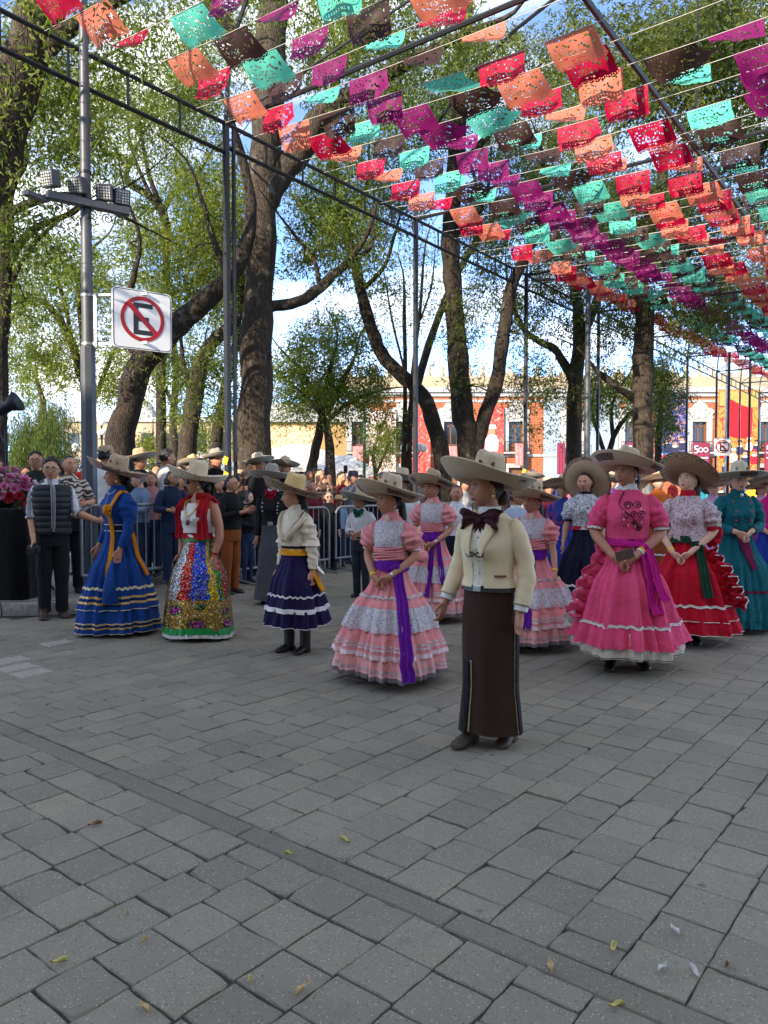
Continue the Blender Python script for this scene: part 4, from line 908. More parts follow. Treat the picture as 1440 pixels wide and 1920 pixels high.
tree('tree filling the middle of the sky behind the front flags', [[(760, 985, 9, 30), (765, 800, 8, 30), (820, 600, 7, 29), (900, 440, 6, 28), (1000, 330, 5, 27), (1060, 220, 4, 26)], [(900, 440, 4, 28), (880, 300, 3, 27), (780, 200, 2, 26)]], [(1060, 240, 110, 90, 26), (1090, 380, 80, 70, 27), (760, 200, 60, 70, 26), (1000, 440, 60, 50, 28)], 110, 50, L_MID, .15, .48, M_BARK2, 28)
# ================================================================== PEOPLE: builders
SKIN = {k: plain('skin_' + k, srgb(*c), .55, 0, .06, 25, 0, .35) for k, c in {'light': (222, 176, 148), 'mid': (198, 144, 114), 'tan': (182, 128, 100), 'dark': (182, 126, 100)}.items()}
M_HAIR = plain('hair_black', (.012, .010, .009, 1), .45, 0, .4, 60, .6, .5, bscale=140)
M_HAIRG = plain('hair_grey', (.16, .15, .14, 1), .6, 0, .3, 60, .5)
M_HAIRB = plain('hair_brown', (.04, .022, .012, 1), .5, 0, .4, 60, .5)
M_EYEW = plain('eye_white', (.62, .58, .55, 1), .3); M_IRIS = plain('iris', (.018, .010, .007, 1), .2)
M_LIP = plain('lips', srgb(122, 50, 50), .5); M_LIPR = plain('lips_red', srgb(130, 26, 36), .45)
M_BOOT = plain('black_leather', (.014, .012, .011, 1), .42, 0, .3, 18, .4, .5)
M_BROWNL = plain('brown_leather', (.055, .036, .024, 1), .5, 0, .3, 18, .4, .45)
M_GOLD = plain('gold_metal', (.72, .48, .16, 1), .3, 1, .1, 30); M_SILV = plain('silver_metal', (.68, .68, .68, 1), .3, 1, .1, 30)
M_WBAND = plain('wristband_yellow', srgb(240, 205, 20), .5); M_WBANDW = plain('wristband_white', srgb(225, 225, 220), .5)
PZ = np.array([.44, .47, .52, .565, .62, .66, .70, .735, .77, .80, .82, .835, .85, .865])
PROF = {True: (np.array([.088, .094, .099, .093, .077, .078, .083, .088, .091, .089, .080, .061, .043, .034]), np.array([.070, .074, .077, .070, .058, .060, .066, .071, .065, .057, .050, .044, .039, .034])),
        False: (np.array([.082, .087, .089, .086, .084, .087, .093, .099, .104, .104, .095, .070, .049, .038]), np.array([.066, .068, .070, .066, .062, .063, .066, .069, .066, .060, .053, .046, .041, .037]))}
HANG = lambda sg, out=0.0, fwd=0.0: ((sg * (.113 + out), .015, .640), (sg * (.120 + out * 1.6), -.020 - fwd, .505), (sg * .05, -.18, -1), (0, -1, -.15))
CLASP = {'R': ((-.150, .012, .655), (-.040, -.105, .560), (.75, -.12, -.62), (.25, -.55, .75)), 'L': ((.150, .012, .655), (.046, -.108, .562), (-.75, -.16, -.60), (-.25, -.55, .75))}
def clasp(dz=0.0, dx=0.0, dy=0.0):
    o = {}
    for k, (e, w_, d, a_) in CLASP.items(): o[k] = (e, (w_[0] + dx, w_[1] + dy, w_[2] + dz), d, a_)
    return o
class Person:
    def __init__(s, label, px, D, h, yaw=0, head=(0, 0), skin='mid', fem=True, wf=1.0, arms=None, hires=True, z0=0.0, hs=1.0, group=None, hand=True, legs=True, lips=None, lean=0):
        p = at(px, 912, D); s.h, s.fem, s.wf, s.hires, s.hs = h, fem, wf, hires, hs
        s.root = empty('person', (p[0], D, z0), math.radians(yaw)); tag(s.root, label, 'person', group)
        if lean: s.root.rotation_euler = (math.radians(lean), 0, math.radians(yaw))
        s.skin = SKIN[skin]; s.arms = {'R': HANG(-1), 'L': HANG(1)}
        if arms: s.arms.update(arms)
        s.pa, s.pb = PROF[fem]
        s.hc = A3(0, -.012, .932 if hs == 1 else .932 + (hs - 1) * .03) * h
        s.piv = A3(0, .004, .872) * h; s.HR = R3('z', head[0]) @ R3('x', -head[1]) @ R3('y', rng.uniform(-4, 4))
        s.n = 28 if hires else 14
        s.body(hand, legs, lips)
    def add(s, mb, name, mat, parent=None): return mb.build(name, mat, parent or s.root)
    def hp(s, q): return s.piv + (np.asarray(q, float) * s.h * s.hs + s.hc - s.piv) @ s.HR.T        # head space (units of h) -> body
    def hpm(s, q): return s.piv + (np.asarray(q, float) + s.hc - s.piv) @ s.HR.T                   # head space (metres) -> body
    def ts(s, z, th, off=0.0):
        """torso surface: z in units of h, th from the front towards the person's left; off in metres"""
        z = np.asarray(z, float); th = np.asarray(th, float)
        a = np.interp(z, PZ, s.pa) * (1 + (s.wf - 1) * np.clip((.86 - z) / .05, 0, 1)) * s.h + off
        b = np.interp(z, PZ, s.pb) * (1 + (s.wf - 1) * 1.15 * np.clip((.86 - z) / .05, 0, 1)) * s.h + off
        y0 = np.interp(z, [.5, .6, .72, .80, .87], [.004, 0, -.004, .004, .004]) * s.h
        x = a * np.sin(th); y = y0 - b * np.cos(th)
        if s.fem: y = y - .020 * s.h * np.exp(-((np.abs(th) - .40) / .36) ** 2) * np.exp(-((z - .722) / .032) ** 2) * (s.hs < 1.05)
        return np.stack(np.broadcast_arrays(x, y, z * s.h), -1)
    def arm_pts(s, k):
        sg = -1 if k == 'R' else 1; e, w_, d, ac = s.arms[k]; h = s.h
        S_ = A3(sg * (.087 if s.fem else .096) * (1 + (s.wf - 1) * .7), .004, .803) * h
        E_, W_ = A3(e[0] * (1 + (s.wf - 1) * .8), e[1], e[2]) * h, A3(*w_) * h
        return S_, E_, W_, nrm(d), nrm(ac)
    def arm_path(s, k, n=13):
        S_, E_, W_, d, ac = s.arm_pts(k); t = np.linspace(0, 1, n); P = []
        bend = nrm((S_ + W_) / 2 - E_) if np.linalg.norm((S_ + W_) / 2 - E_) > .01 else A3(0, -1, 0)
        for x in t:
            if x < .5: q = S_ + (E_ - S_) * (x * 2)
            else: q = E_ + (W_ - E_) * (x * 2 - 1)
            q = q + bend * .012 * s.h * math.exp(-((x - .5) / .07) ** 2); P.append(q)
        return np.array(P), t
    def arm_rad(s, t, off=0.0): return np.interp(t, [0, .12, .3, .47, .55, .7, 1.0], np.array([.030, .0325, .0275, .0228, .0240, .0218, .0148]) * s.h * (1 + (s.wf - 1) * .9)) + off
    def body(s, hand, legs, lips):
        h, mb, n = s.h, MB(), s.n
        th = np.linspace(0, 2 * np.pi, n, endpoint=False)
        mb.loft([s.ts(z, th, -.004 if z > .63 else -.028) for z in (.46, .52, .58, .64, .70, .735, .77, .80, .82, .835, .85, .862)], cap1=False)
        nk = [(.850, .036, .038, .004), (.865, .0325, .034, .004), (.885, .030, .032, .000), (.905, .031, .034, -.003)]
        mb.loft([np.stack([a * h * np.sin(th), (y - b * np.cos(th)) * h, np.full(n, z * h)], -1) for z, a, b, y in nk], cap0=False)
        for k in 'RL':
            P, t = s.arm_path(k, 13 if s.hires else 9); mb.tube(P, s.arm_rad(t), 12 if s.hires else 7)
            if hand: s.hand(mb, k)
        if legs:
            for sg in (-1, 1): mb.tube([A3(sg * .045, 0, .49) * h, A3(sg * .048, -.004, .28) * h, A3(sg * .05, .004, .18) * h, A3(sg * .05, .008, .04) * h], np.array([.040, .034, .030, .020]) * h, 10 if s.hires else 7)
        # head: one sculpted closed surface
        nu, nv = (56, 44) if s.hires else (26, 20)
        u = np.linspace(-np.pi, np.pi, nu, endpoint=False); v = np.linspace(.02, np.pi - .02, nv)
        N = np.stack([np.sin(v)[:, None] * np.sin(u), -np.sin(v)[:, None] * np.cos(u), np.repeat(np.cos(v)[:, None], nu, 1)], -1)
        mb.loft(s.hp(s.headf(N)))
        for sg in (-1, 1):
            e = s.hp(A3(sg * .0475, .006, -.002)); mb.ball(e, A3(.006, .013, .019) * h * s.hs, 10, 7, 0, s.HR @ R3('z', sg * 25))
        s.add(mb, 'body', s.skin)
        for sg in (-1, 1):
            ey = s.headf(nrm(A3(sg * .0182 / .047, -.85, .10))[None])[0]; c = A3(sg * .0182, ey[1] + .0022, .0065)
            e = MB().ball(s.hp(c), A3(.0088, .0045, .0042) * h * s.hs, 10, 7, 0, s.HR).ball(s.hp(c + A3(0, -.0026, .0003)), A3(.0052, .0030, .0044) * h * s.hs, 8, 6, 1, s.HR)
            s.add(e, 'eye', [M_EYEW, M_IRIS])
            b = MB().tube([s.hp(A3(sg * x, s.headf(nrm(A3(sg * x / .047, -.85, .24))[None])[0][1] - .0008, z)) for x, z in ((.008, .0165), (.016, .0198), (.025, .0178))], np.array([.0022, .0029, .0014]) * h, 5); s.add(b, 'eyebrow', M_HAIR)
        if s.hires:
            yl = s.headf(nrm(A3(0, -.85, -.46))[None])[0][1]
            b = MB().tube([s.hp(A3(x, yl + .0012 + abs(x) * .22, z)) for x, z in ((-.013, -.0305), (-.006, -.0290), (0, -.0297), (.006, -.0290), (.013, -.0305))], np.array([.0008, .0026, .0024, .0026, .0008]) * h, 6)
            b.tube([s.hp(A3(x, yl + .0015 + abs(x) * .24, z)) for x, z in ((-.011, -.0325), (0, -.0350), (.011, -.0325))], np.array([.0008, .0030, .0008]) * h, 6); s.add(b, 'lips', lips or M_LIP)
    def headf(s, N):
        x, y, z = N[..., 0], N[..., 1], N[..., 2]; fr = np.clip(-y, 0, 1); lo = np.clip(-z, 0, 1)
        X = x * .0490 * (1 - .30 * lo ** 1.6) * (1 - .06 * np.clip(z, 0, 1) * fr); Y = np.where(y < 0, y * .0555 * (1 + .03 * lo), y * .0620 * (1 - .42 * lo)); Z = z * .0670
        ax = np.abs(X); g = lambda a, b: np.exp(-(a / b) ** 2); f2 = fr ** .5
        bridge = np.clip((.014 - Z) / .026, 0, 1) * np.clip((Z + .0205) / .006, 0, 1)
        wn_ = .0048 + .0042 * bridge
        Y = Y - .0155 * bridge * g(X, wn_) * f2 - .003 * g(X, .006) * g(Z - .014, .010) * f2
        Y = Y + .0062 * g(ax - .0185, .0100) * g(Z - .006, .0075) * f2 - .0022 * g(ax - .017, .012) * g(Z - .020, .006) * f2
        Y = Y - .0042 * g(X, .014) * g(Z + .0315, .0075) * f2 + .0022 * g(X, .012) * g(Z + .0400, .0035) * f2 - .0048 * g(X, .014) * g(Z + .0520, .009) * f2
        Y = Y - .0030 * g(ax - .028, .012) * g(Z + .012, .014) * f2
        return np.stack([X, Y, Z], -1)
    def hand(s, mb, k):
        S_, E_, W_, d, ac = s.arm_pts(k); h = s.h * (1.0 if s.fem else 1.08); ac = nrm(ac - d * np.dot(ac, d)); pn = np.cross(d, ac) * (1 if k == 'R' else -1)
        a_ = np.linspace(0, 2 * np.pi, 10 if s.hires else 6, endpoint=False)
        rings = []
        for l, w_, t_ in ((-.006, .0150, .0140), (.008, .0165, .0125), (.025, .0215, .0120), (.042, .0225, .0110), (.053, .0205, .0095)):
            rings.append(W_ + d * l * h + (np.cos(a_)[:, None] * ac * w_ + np.sin(a_)[:, None] * pn * t_) * h)
        mb.loft(rings)
        curl = .42
        for i, (o, L) in enumerate(((-.0165, .033), (-.0055, .041), (.0055, .044), (.0160, .040))):
            p = W_ + (d * .049 + ac * o) * h; pts = [p - d * .006 * h, p]; dd = d.copy()
            for j, f_ in enumerate((.42, .33, .25)):
                an = curl * (.5 + .55 * j) * (1.15 - .07 * i); dd = nrm(d * math.cos(an * (j + 1) * .75) + pn * math.sin(an * (j + 1) * .75)); p = p + dd * L * f_ * h; pts.append(p)
            mb.tube(pts, np.array([.0052, .0052, .0050, .0046, .0034]) * h, 7 if s.hires else 5)
        p = W_ + (d * .012 + ac * .014) * h; q = p + (d * .55 + ac * .62 + pn * .3) * .020 * h; r = q + (d * .85 + ac * .28 + pn * .35) * .019 * h; e = r + (d * .95 + pn * .3) * .014 * h
        mb.tube([p, q, r, e], np.array([.0075, .0064, .0056, .0040]) * h, 7 if s.hires else 5)
    # -------------------------------------------------- hair
    def hair(s, style='bun', mat=None):
        mat = mat or M_HAIR; mb = MB(); h = s.h * s.hs; nu, nv = (40, 26) if s.hires else (22, 14)
        u = np.linspace(-np.pi, np.pi, nu + 1); v = np.linspace(.02, np.pi * .86, nv)
        N = np.stack([np.sin(v)[:, None] * np.sin(u), -np.sin(v)[:, None] * np.cos(u), np.repeat(np.cos(v)[:, None], nu + 1, 1)], -1)
        Q = s.headf(N); gr = 1.07 + (.05 if style in ('short', 'curly') else 0); top = np.clip(N[..., 2:3], 0, 1)
        bumpy = 1 + (rng.random(N.shape[:2] + (1,)) - .5) * (.05 if style == 'short' else .12 if style == 'curly' else .015)
        Q = Q * A3(gr, gr, gr + (.05 if style == 'short' else 0)) * bumpy + A3(0, .003, .001)
        c = .75 * N[..., 2] + 1.0 * N[..., 1]; keep = (c > (-.20 if style == 'short' else -.02) + .05 * (np.abs(N[..., 0]) > .75)) & (N[..., 2] > (-.62 if style != 'short' else -.45))
        kq = keep[:-1, :-1] & keep[1:, :-1] & keep[:-1, 1:] & keep[1:, 1:]
        idx = np.arange(nv * (nu + 1)).reshape(nv, nu + 1); q = np.stack([idx[:-1, :-1], idx[:-1, 1:], idx[1:, 1:], idx[1:, :-1]], -1)[kq]
        mb.add(s.hp(Q).reshape(-1, 3), q)
        T = lambda *p: s.hp(A3(*p))
        if style == 'bun': mb.ball(T(0, .066, -.030), A3(.030, .024, .028) * h, 14, 9, 0, s.HR, .1)
        if style == 'pony': mb.tube([T(0, .055, -.005), T(0, .078, -.02), T(0.0, .082, -.07), T(.004, .076, -.14), T(.006, .070, -.20)], np.array([.014, .020, .022, .018, .006]) * h, 10)
        if style == 'long':
            mb.tube([T(0, .035, .02), T(0, .048, -.05), T(0, .052, -.12), T(0, .050, -.19), T(0, .045, -.23)], np.array([.046, .054, .055, .046, .02]) * h, 14, squash=.5, side=A3(1, 0, 0))
        if style == 'curly':
            for _ in range(90 if s.hires else 45):
                d = nrm(rng.normal(size=3)); d[1] = abs(d[1]) * .9 - .12; d[2] = d[2] * 1.15 - .25; c_ = d * A3(.058, .066, .088) + A3(0, .010, -.028)
                if c_[1] < -.030 and c_[2] < .038: continue
                mb.ball(T(*c_), rng.uniform(.016, .024) * h, 7, 5, 0, None, .25)
        if style == 'short':
            for _ in range(60 if s.hires else 24):
                d = nrm(rng.normal(size=3)); d[2] = abs(d[2]); c_ = d * A3(.050, .058, .070) + A3(0, .006, .004)
                if .75 * d[2] + d[1] < -.10: continue
                mb.ball(T(*c_), rng.uniform(.009, .014) * h, 6, 4, 0, None, .3)
        return s.add(mb, 'hair', mat)
    # -------------------------------------------------- hats
    def sombrero(s, felt, R=.265, crown=.135, tilt=12, up=.05, roll=0, bandm=None, edgem=None, patches=None, name='sombrero', under=None, back=False, edge_w=0.0):
        """wide charro hat; tilt lifts its front edge"""
        rb = .086 * s.h / 1.6 * s.hs + .006; crown = crown * 1.24; sc = A3(.93, 1.12, 1)
        MR = R3('x', -tilt) @ R3('y', roll); c0 = A3(0, .006, .030 * s.h * s.hs + (-.004))
        if back: c0 = A3(0, .085, .0)
        def W(q): return s.hpm((np.asarray(q) * 1.0) @ MR.T + c0)
        nu = 64 if s.hires else 32; nr = 12 if s.hires else 7
        th = np.linspace(0, 2 * np.pi, nu, endpoint=False)
        hat = empty(name); hat.parent = s.root
        def brim(r_t, dz=0.0):
            r = rb * .96 + (R - rb * .96) * r_t; e = np.clip((r_t - .25) / .75, 0, 1)
            z = .012 - .020 * np.sin(r_t * np.pi) + up * e ** 2.6 * (.35 + .85 * np.abs(np.cos(th)) ** 1.5) + .010 * np.cos(th) * e + dz
            return np.stack([r * np.sin(th) * (.94 + .06 * (1 - r_t)), -r * np.cos(th) * (1.06 - .02 * r_t), z], -1)
        tt = np.linspace(0, 1, nr); top = [W(brim(x, .004)) for x in tt]; bot = [W(brim(x, -.004)) for x in tt[::-1]]
        edge = [W(brim(1.012, .001))]
        mb = MB(); mb.grid(np.array(top + edge), 0, True, None, True)
        mb.grid(np.array(edge + bot), 1, True, None, True); br = mb.build('brim', [felt, under or felt], hat)
        cr = []; ts_ = np.concatenate([np.linspace(0, .86, 10), [.93, .97, .995]])
        for t in ts_:
            k = (1 - .20 * t ** 1.6) * (1 if t <= .86 else math.sqrt(max(0, 1 - ((t - .86) / .14) ** 2)) * .9 + .10)
            dent = 1 - .17 * np.clip((t - .25) / .6, 0, 1) * (np.exp(-((np.abs(th) % (2 * np.pi) - .62) / .34) ** 2) + np.exp(-((2 * np.pi - th - .62) / .34) ** 2))
            ridge = .014 * np.cos(2 * th) * np.clip((t - .6) / .4, 0, 1)
            x = rb * k * np.sin(th) * dent * .94; y = -rb * k * np.cos(th) * dent * 1.10
            cr.append(W(np.stack([x, y, np.full(nu, .006 + crown * t) + ridge * (k > .3)], -1)))
        mb = MB().loft(cr); crn = mb.build('crown', felt, hat)
        bandm = bandm or M_HATBAND
        ring = [W(np.stack([(rb * 1.035 + .002) * np.sin(th) * .94, -(rb * 1.035 + .002) * np.cos(th) * 1.10, np.full(nu, z)], -1)) for z in (.004, .012, .030, .036)]
        MB().grid(np.array(ring), 0, True, None, True).build('hat_band', bandm, crn)
        rim = W(brim(1.0)); mb = MB(); mb.tube(np.concatenate([rim, rim[:1]]), .0055, 6, cap=False); mb.build('rim_piping', edgem or felt, br)
        if edge_w:
            g_ = [W(brim(x, .0062)) for x in np.linspace(1 - edge_w, 1.0, 4)]; MB().grid(np.array(g_), 0, True, None, True).build('brim_braid', edgem or M_HATBAND, br)
            g_ = [W(brim(x, -.0062)) for x in np.linspace(1 - edge_w, 1.0, 4)]; MB().grid(np.array(g_), 0, True, None, True).build('brim_braid', edgem or M_HATBAND, br)
        for (a0, a1, t0, t1, pm) in (patches or []):
            i0, i1 = int((a0 % 360) / 360 * nu), int((a1 % 360) / 360 * nu)
            ids = np.arange(i0, i1 + 1 if i1 >= i0 else i1 + nu + 1) % nu
            for dz in (.0066, -.0066): MB().grid(np.array([W(brim(x, dz))[ids] for x in np.linspace(t0, t1, 4)]), 0, True).build('embroidered_patch', pm, br)
        for a_ in ((35, 80, -40) if patches else ()):
            a_ = math.radians(a_); MB().ball(W(A3(rb * .98 * math.sin(a_) * .93, -rb * .98 * math.cos(a_) * 1.08, crown * .55)), (.014, .008, .018), 8, 5).build('crown_emblem', M_HATBAND, crn)
        return hat
    def hat_simple(s, mat, R=.17, crown=.11, name='straw_hat', bandm=None, brim=True, peak=False):
        th = np.linspace(0, 2 * np.pi, 28, endpoint=False); rb = .085 * s.h / 1.6 * s.hs + .004; c0 = A3(0, .004, .026 * s.h * s.hs)
        W = lambda q: s.hpm(np.asarray(q) + c0); mb = MB()
        L = [(rb, 0), (rb * .98, crown * .5), (rb * .90, crown * .8), (rb * .66, crown * .97), (rb * .2, crown)]
        mb.loft([W(np.stack([r * np.sin(th) * .94, -r * np.cos(th) * 1.1, np.full(28, z)], -1)) for r, z in L])
        if brim:
            for zz in (0,): mb.loft([W(np.stack([r * np.sin(th) * .95, -r * np.cos(th) * 1.06, z + .03 * np.abs(np.sin(th)) * (r - rb) / max(R - rb, .01)], -1)) for r, z in ((rb * .9, .004), (R, .006), (R + .002, .002), (R, -.002), (rb * .9, -.004))])
        if peak:
            t2 = np.linspace(-1.1, 1.1, 12); mb.loft([W(np.stack([rb * np.sin(t2) * .96, -(rb * 1.05) * np.cos(t2) - e, np.full(12, .004 - e * .25) + o], -1)) for e, o in ((0, .003), (.075, .003), (.077, 0), (.075, -.003), (0, -.003))])
        o = s.add(mb, name, mat)
        if bandm: MB().loft([W(np.stack([(rb + .003) * np.sin(th) * .94, -(rb + .003) * np.cos(th) * 1.1, np.full(28, z)], -1)) for z in (.004, .03)], cap0=False, cap1=False).build('hat_band', bandm, o)
        return o
    # -------------------------------------------------- clothes
    def shell(s, name, mat, z0, z1, off=.012, th0=-math.pi, th1=math.pi, nz=16, wr=.003, parent=None, hem=None, bl=0.0):
        """garment panel over the torso from z0 to z1 (units of h)"""
        full = abs(th1 - th0 - 2 * math.pi) < 1e-6; nt_ = (48 if s.hires else 20) if full else 24
        th = np.linspace(th0, th1, nt_ + 1); ph = rng.uniform(0, 6.28, 4); G = []
        for i, z in enumerate(np.linspace(z0, z1, nz if s.hires else max(5, nz // 2))):
            t = (z - z0) / (z1 - z0)
            o = off + wr * (np.sin(3 * th + ph[0] + z * 60) * np.sin(z * 90 + ph[1]) + .6 * np.sin(7 * th + ph[2] + z * 40)) + bl * math.exp(-((t - .12) / .12) ** 2)
            zz = z + (hem(th) * (1 - t) ** 3 if hem is not None else 0)
            P = s.ts(np.minimum(zz, .8649), th, o); G.append(P)
        mb = MB().grid(np.array(G))
        return s.add(mb, name, mat, parent)
    def sleeve(s, k, name, mat, t0=0.0, t1=1.0, offs=((0, .014), (1, .010)), n=None, wr=.004, parent=None):
        P, t = s.arm_path(k, 41 if s.hires else 15); m = (t >= t0 - 1e-6) & (t <= t1 + 1e-6); P, t = P[m], t[m]
        if t0 == 0: P = np.concatenate([[P[0] + (P[0] - P[3 if s.hires else 1]) * .12 + A3(-np.sign(P[0][0]) * .014, 0, -.010)], P]); t = np.concatenate([[0], t])
        n = n or (22 if s.hires else 9)
        o = np.interp((t - t0) / max(t1 - t0, 1e-6), [q[0] for q in offs], [q[1] for q in offs]); base = s.arm_rad(t) + o
        if t0 == 0: base[0] *= .55
        a_ = np.linspace(0, 2 * np.pi, n, endpoint=False); T = np.gradient(P, axis=0); T /= np.linalg.norm(T, axis=1, keepdims=True); u = A3(1, 0, 0); R_ = []; ph = rng.uniform(0, 6.28, 3)
        for i in range(len(P)):
            u = nrm(u - T[i] * np.dot(u, T[i])); v = np.cross(T[i], u); w_ = np.clip(o[i] / .03, .3, 1.6) * wr
            r = base[i] + w_ * (np.sin(3 * a_ + ph[0] + i * .7) + np.sin(2 * a_ + i * 1.3 + ph[1]) + .8 * np.sin(9 * a_ + ph[2]) * (o[i] > .025))
            R_.append(P[i] + (r * np.cos(a_))[:, None] * u + (r * np.sin(a_))[:, None] * v)
        e = R_[-1]; c = e.mean(0); R_.append(c + (e - c) * .93 - T[-1] * .012)
        return s.add(MB().loft(R_, cap0=True, cap1=False), name, mat, parent)
    def cuff(s, k, name, mat, t0, t1, off, parent=None):
        P, t = s.arm_path(k, 241); m = (t >= t0) & (t <= t1); return s.add(MB().tube(P[m], s.arm_rad(t[m], off), 16 if s.hires else 8, cap=False), name, mat, parent)
    def wristband(s, k, mat, t=.955, w_=.030, name='wristband'):
        P, tt = s.arm_path(k, 121); m = (tt >= t - w_ / 2) & (tt <= t + w_ / 2); return s.add(MB().tube(P[m], s.arm_rad(tt[m], .004), 12), name, mat)
    def collar(s, name, mat, z0=.845, z1=.876, off=.006, parent=None):
        th = np.linspace(-np.pi, np.pi, 33); G = []
        for z in np.linspace(z0, z1, 4):
            a = np.interp(z, [.84, .855, .87, .89], [.050, .039, .0345, .0335]) * s.h + off; b = np.interp(z, [.84, .855, .87, .89], [.044, .039, .036, .0345]) * s.h + off
            G.append(np.stack([a * np.sin(th), .003 * s.h - b * np.cos(th), np.full(33, z * s.h)], -1))
        return s.add(MB().grid(np.array(G)), name, mat, parent)
    def boots(s, mat=None, name='boot', shaft=.20, dx=.05, step=0.0, toe=10):
        h = s.h
        for sg in (-1, 1):
            c = A3(sg * dx * h, (step if sg > 0 else -step) * .5, 0); R = R3('z', sg * toe); L = .148 * h; mb = MB(); rings = []; a_ = np.linspace(0, 2 * np.pi, 16, endpoint=False)
            for y, w_, hh, z0 in ((.055, .018, .030, .020), (.045, .024, .060, .018), (.010, .026, .072, .016), (-.030, .026, .062, .004), (-.062, .030, .048, .002), (-.085, .027, .036, .004), (-.103, .012, .018, .008)):
                sc = h / 1.6; x = w_ * 1.5 * np.cos(a_); z = np.maximum(z0 + hh / 2 + hh * .62 * np.sin(a_), z0)
                rings.append(np.stack([x * sc, np.full(16, y * 1.35 * sc), z * sc], -1) @ R.T + c)
            mb.loft(rings); mb.box(c + R @ A3(0, .045 * h / 1.2 * .8, .012), (.055, .055, .024), R, 0, .004)
            mb.tube([c + A3(0, .018, .045), c + A3(0, .02, .12), c + A3(0, .015, shaft)], [.046, .048, .052], 12, cap=False)
            s.add(mb, name, mat or M_BOOT)
    def trousers(s, mat, z1=.60, flare=1.0, dx=.05):
        h = s.h; mb = MB(); n = 16 if s.hires else 10; th = np.linspace(0, 2 * np.pi, n * 2, endpoint=False)
        mb.loft([s.ts(z, th, .010) for z in (.455, .50, .54, z1)])
        for sg in (-1, 1):
            pts = [A3(sg * .045, .004, .50), A3(sg * .047, .002, .40), A3(sg * dx, -.002, .28), A3(sg * dx, .006, .18), A3(sg * dx, .008, .045)]
            P = np.array(pts) * h; P2 = np.concatenate([[P[0] * (1 - t) + P[1] * t for t in (0, .5)], [P[1] * (1 - t) + P[2] * t for t in (0, .33, .66)], [P[2] * (1 - t) + P[4] * t for t in np.linspace(0, 1, 9)]])
            r = np.interp(np.linspace(0, 1, len(P2)), [0, .3, .55, 1], np.array([.056, .050, .040, .036 * flare]) * h * (1 + (s.wf - 1) * .8)); r = r * (1 + .035 * np.sin(np.arange(len(r)) * 2.1 + sg))
            mb.tube(P2, r, n)
        return s.add(mb, 'trousers', mat)
    def skirt(s, mat, prof, zw=None, zh=.08, tiers=(), pleat=.022, ell=.92, name='skirt', seed=0, cols=None, hemw=.014, npl=(9, 14, 21), shift=(0, 0)):
        """prof: [(t, radius in metres)], t from waist to hem; tiers: dicts t0, t1, mat, flare, amp, n, trims [(s0, s1, mat, off)]"""
        r_ = np.random.default_rng(seed + 3); cols = cols or (220 if s.hires else 72); th = np.linspace(-np.pi, np.pi, cols + 1); zw = zw if zw is not None else .615 * s.h
        ph = r_.uniform(0, 6.28, 6); wv = r_.uniform(-.5, .5, 4)
        tw = th + .12 * np.sin(2 * th + ph[3]) + .05 * np.sin(5 * th + ph[4])
        pk_ = lambda x: 1 - 2 * np.abs(np.sin(x / 2)) ** .8
        pl = pk_(npl[0] * tw + ph[0]) * .9 + pk_(npl[1] * tw + ph[1]) * .6 + .45 * pk_(npl[2] * tw + ph[2])
        a0, b0 = np.interp(zw / s.h, PZ, s.pa) * s.wf * s.h + .012, np.interp(zw / s.h, PZ, s.pb) * s.wf * s.h + .014
        pt, pr = [q[0] for q in prof], [q[1] for q in prof]; hw = np.sin(2 * th + ph[4]) * .6 + np.sin(3 * th + ph[5]) * .4
        lob = (.030 * np.sin(3 * th + ph[2]) + .020 * np.sin(5 * th + ph[0])) * min(1.0, pleat / .02)
        def surf(t, off=0.0, tier=None, sl=0.0, tv=None):
            r = np.interp(t, pt, pr) + off
            k = min(1, t / .35); rx = (a0 + off) * (1 - k) + r * k if t < .35 else r; ry = (b0 + off) * (1 - k) + r * ell * k if t < .35 else r * ell
            amp = pleat * (.12 + .88 * min(1, t * 1.5)); d = amp * 1.25 * pl + lob * t ** 1.5
            if tier is not None:
                q = tier; pk = q['_ph']; rf = np.sin(q['n'] * tw + pk[0]) + .5 * np.sin(q['n'] * 1.63 * tw + pk[1]) + .3 * np.sin(q['n'] * 2.3 * tw + pk[2])
                d = d * .8 + q['amp'] * (.25 + .75 * sl) * rf + q['flare'] * (.25 + .75 * sl)
            x = (rx + d) * np.sin(th); y = -(ry + d) * np.cos(th); z = zw + (zh - zw) * t + hemw * hw * t
            return np.stack([x + shift[0] * t, y + shift[1] * t, z], -1)
        s.sk = surf; s.sk_th = th
        t_end = tiers[0]['t0'] + .03 if tiers else 1.0
        ob = s.add(MB().grid(np.array([surf(t) for t in np.linspace(0, t_end, 26 if s.hires else 8)])), name, mat)
        for i, q in enumerate(tiers):
            q['_ph'] = r_.uniform(0, 6.28, 3); ns = 10 if s.hires else 4
            g_ = lambda sl, off=0.0: surf(q['t0'] + (q['t1'] - q['t0']) * sl, off, q, sl)
            rf = MB().grid(np.array([g_(x) for x in np.linspace(0, 1, ns)])); ruf = s.add(rf, q.get('name', 'ruffle'), q['mat'], ob); q['_obj'] = ruf
            for tr in q.get('trims', ()):
                s.add(MB().grid(np.array([g_(x, tr[3] if len(tr) > 3 else .003) for x in np.linspace(tr[0], tr[1], 3)])), tr[4] if len(tr) > 4 else 'ribbon_trim', tr[2], ruf)
            if q.get('head'):
                hd = np.array([surf(q['t0'] + dt + .006 * math.sin(0), o, q, 0) + 0 for dt, o in ((-.014, .010), (0, .003), (.012, .010))]); hd[..., 2] += .006 * np.sin(31 * tw); s.add(MB().grid(hd), 'gathered_edge', q['head'], ruf)
        # a dark inner wall keeps the hem from looking hollow
        return ob
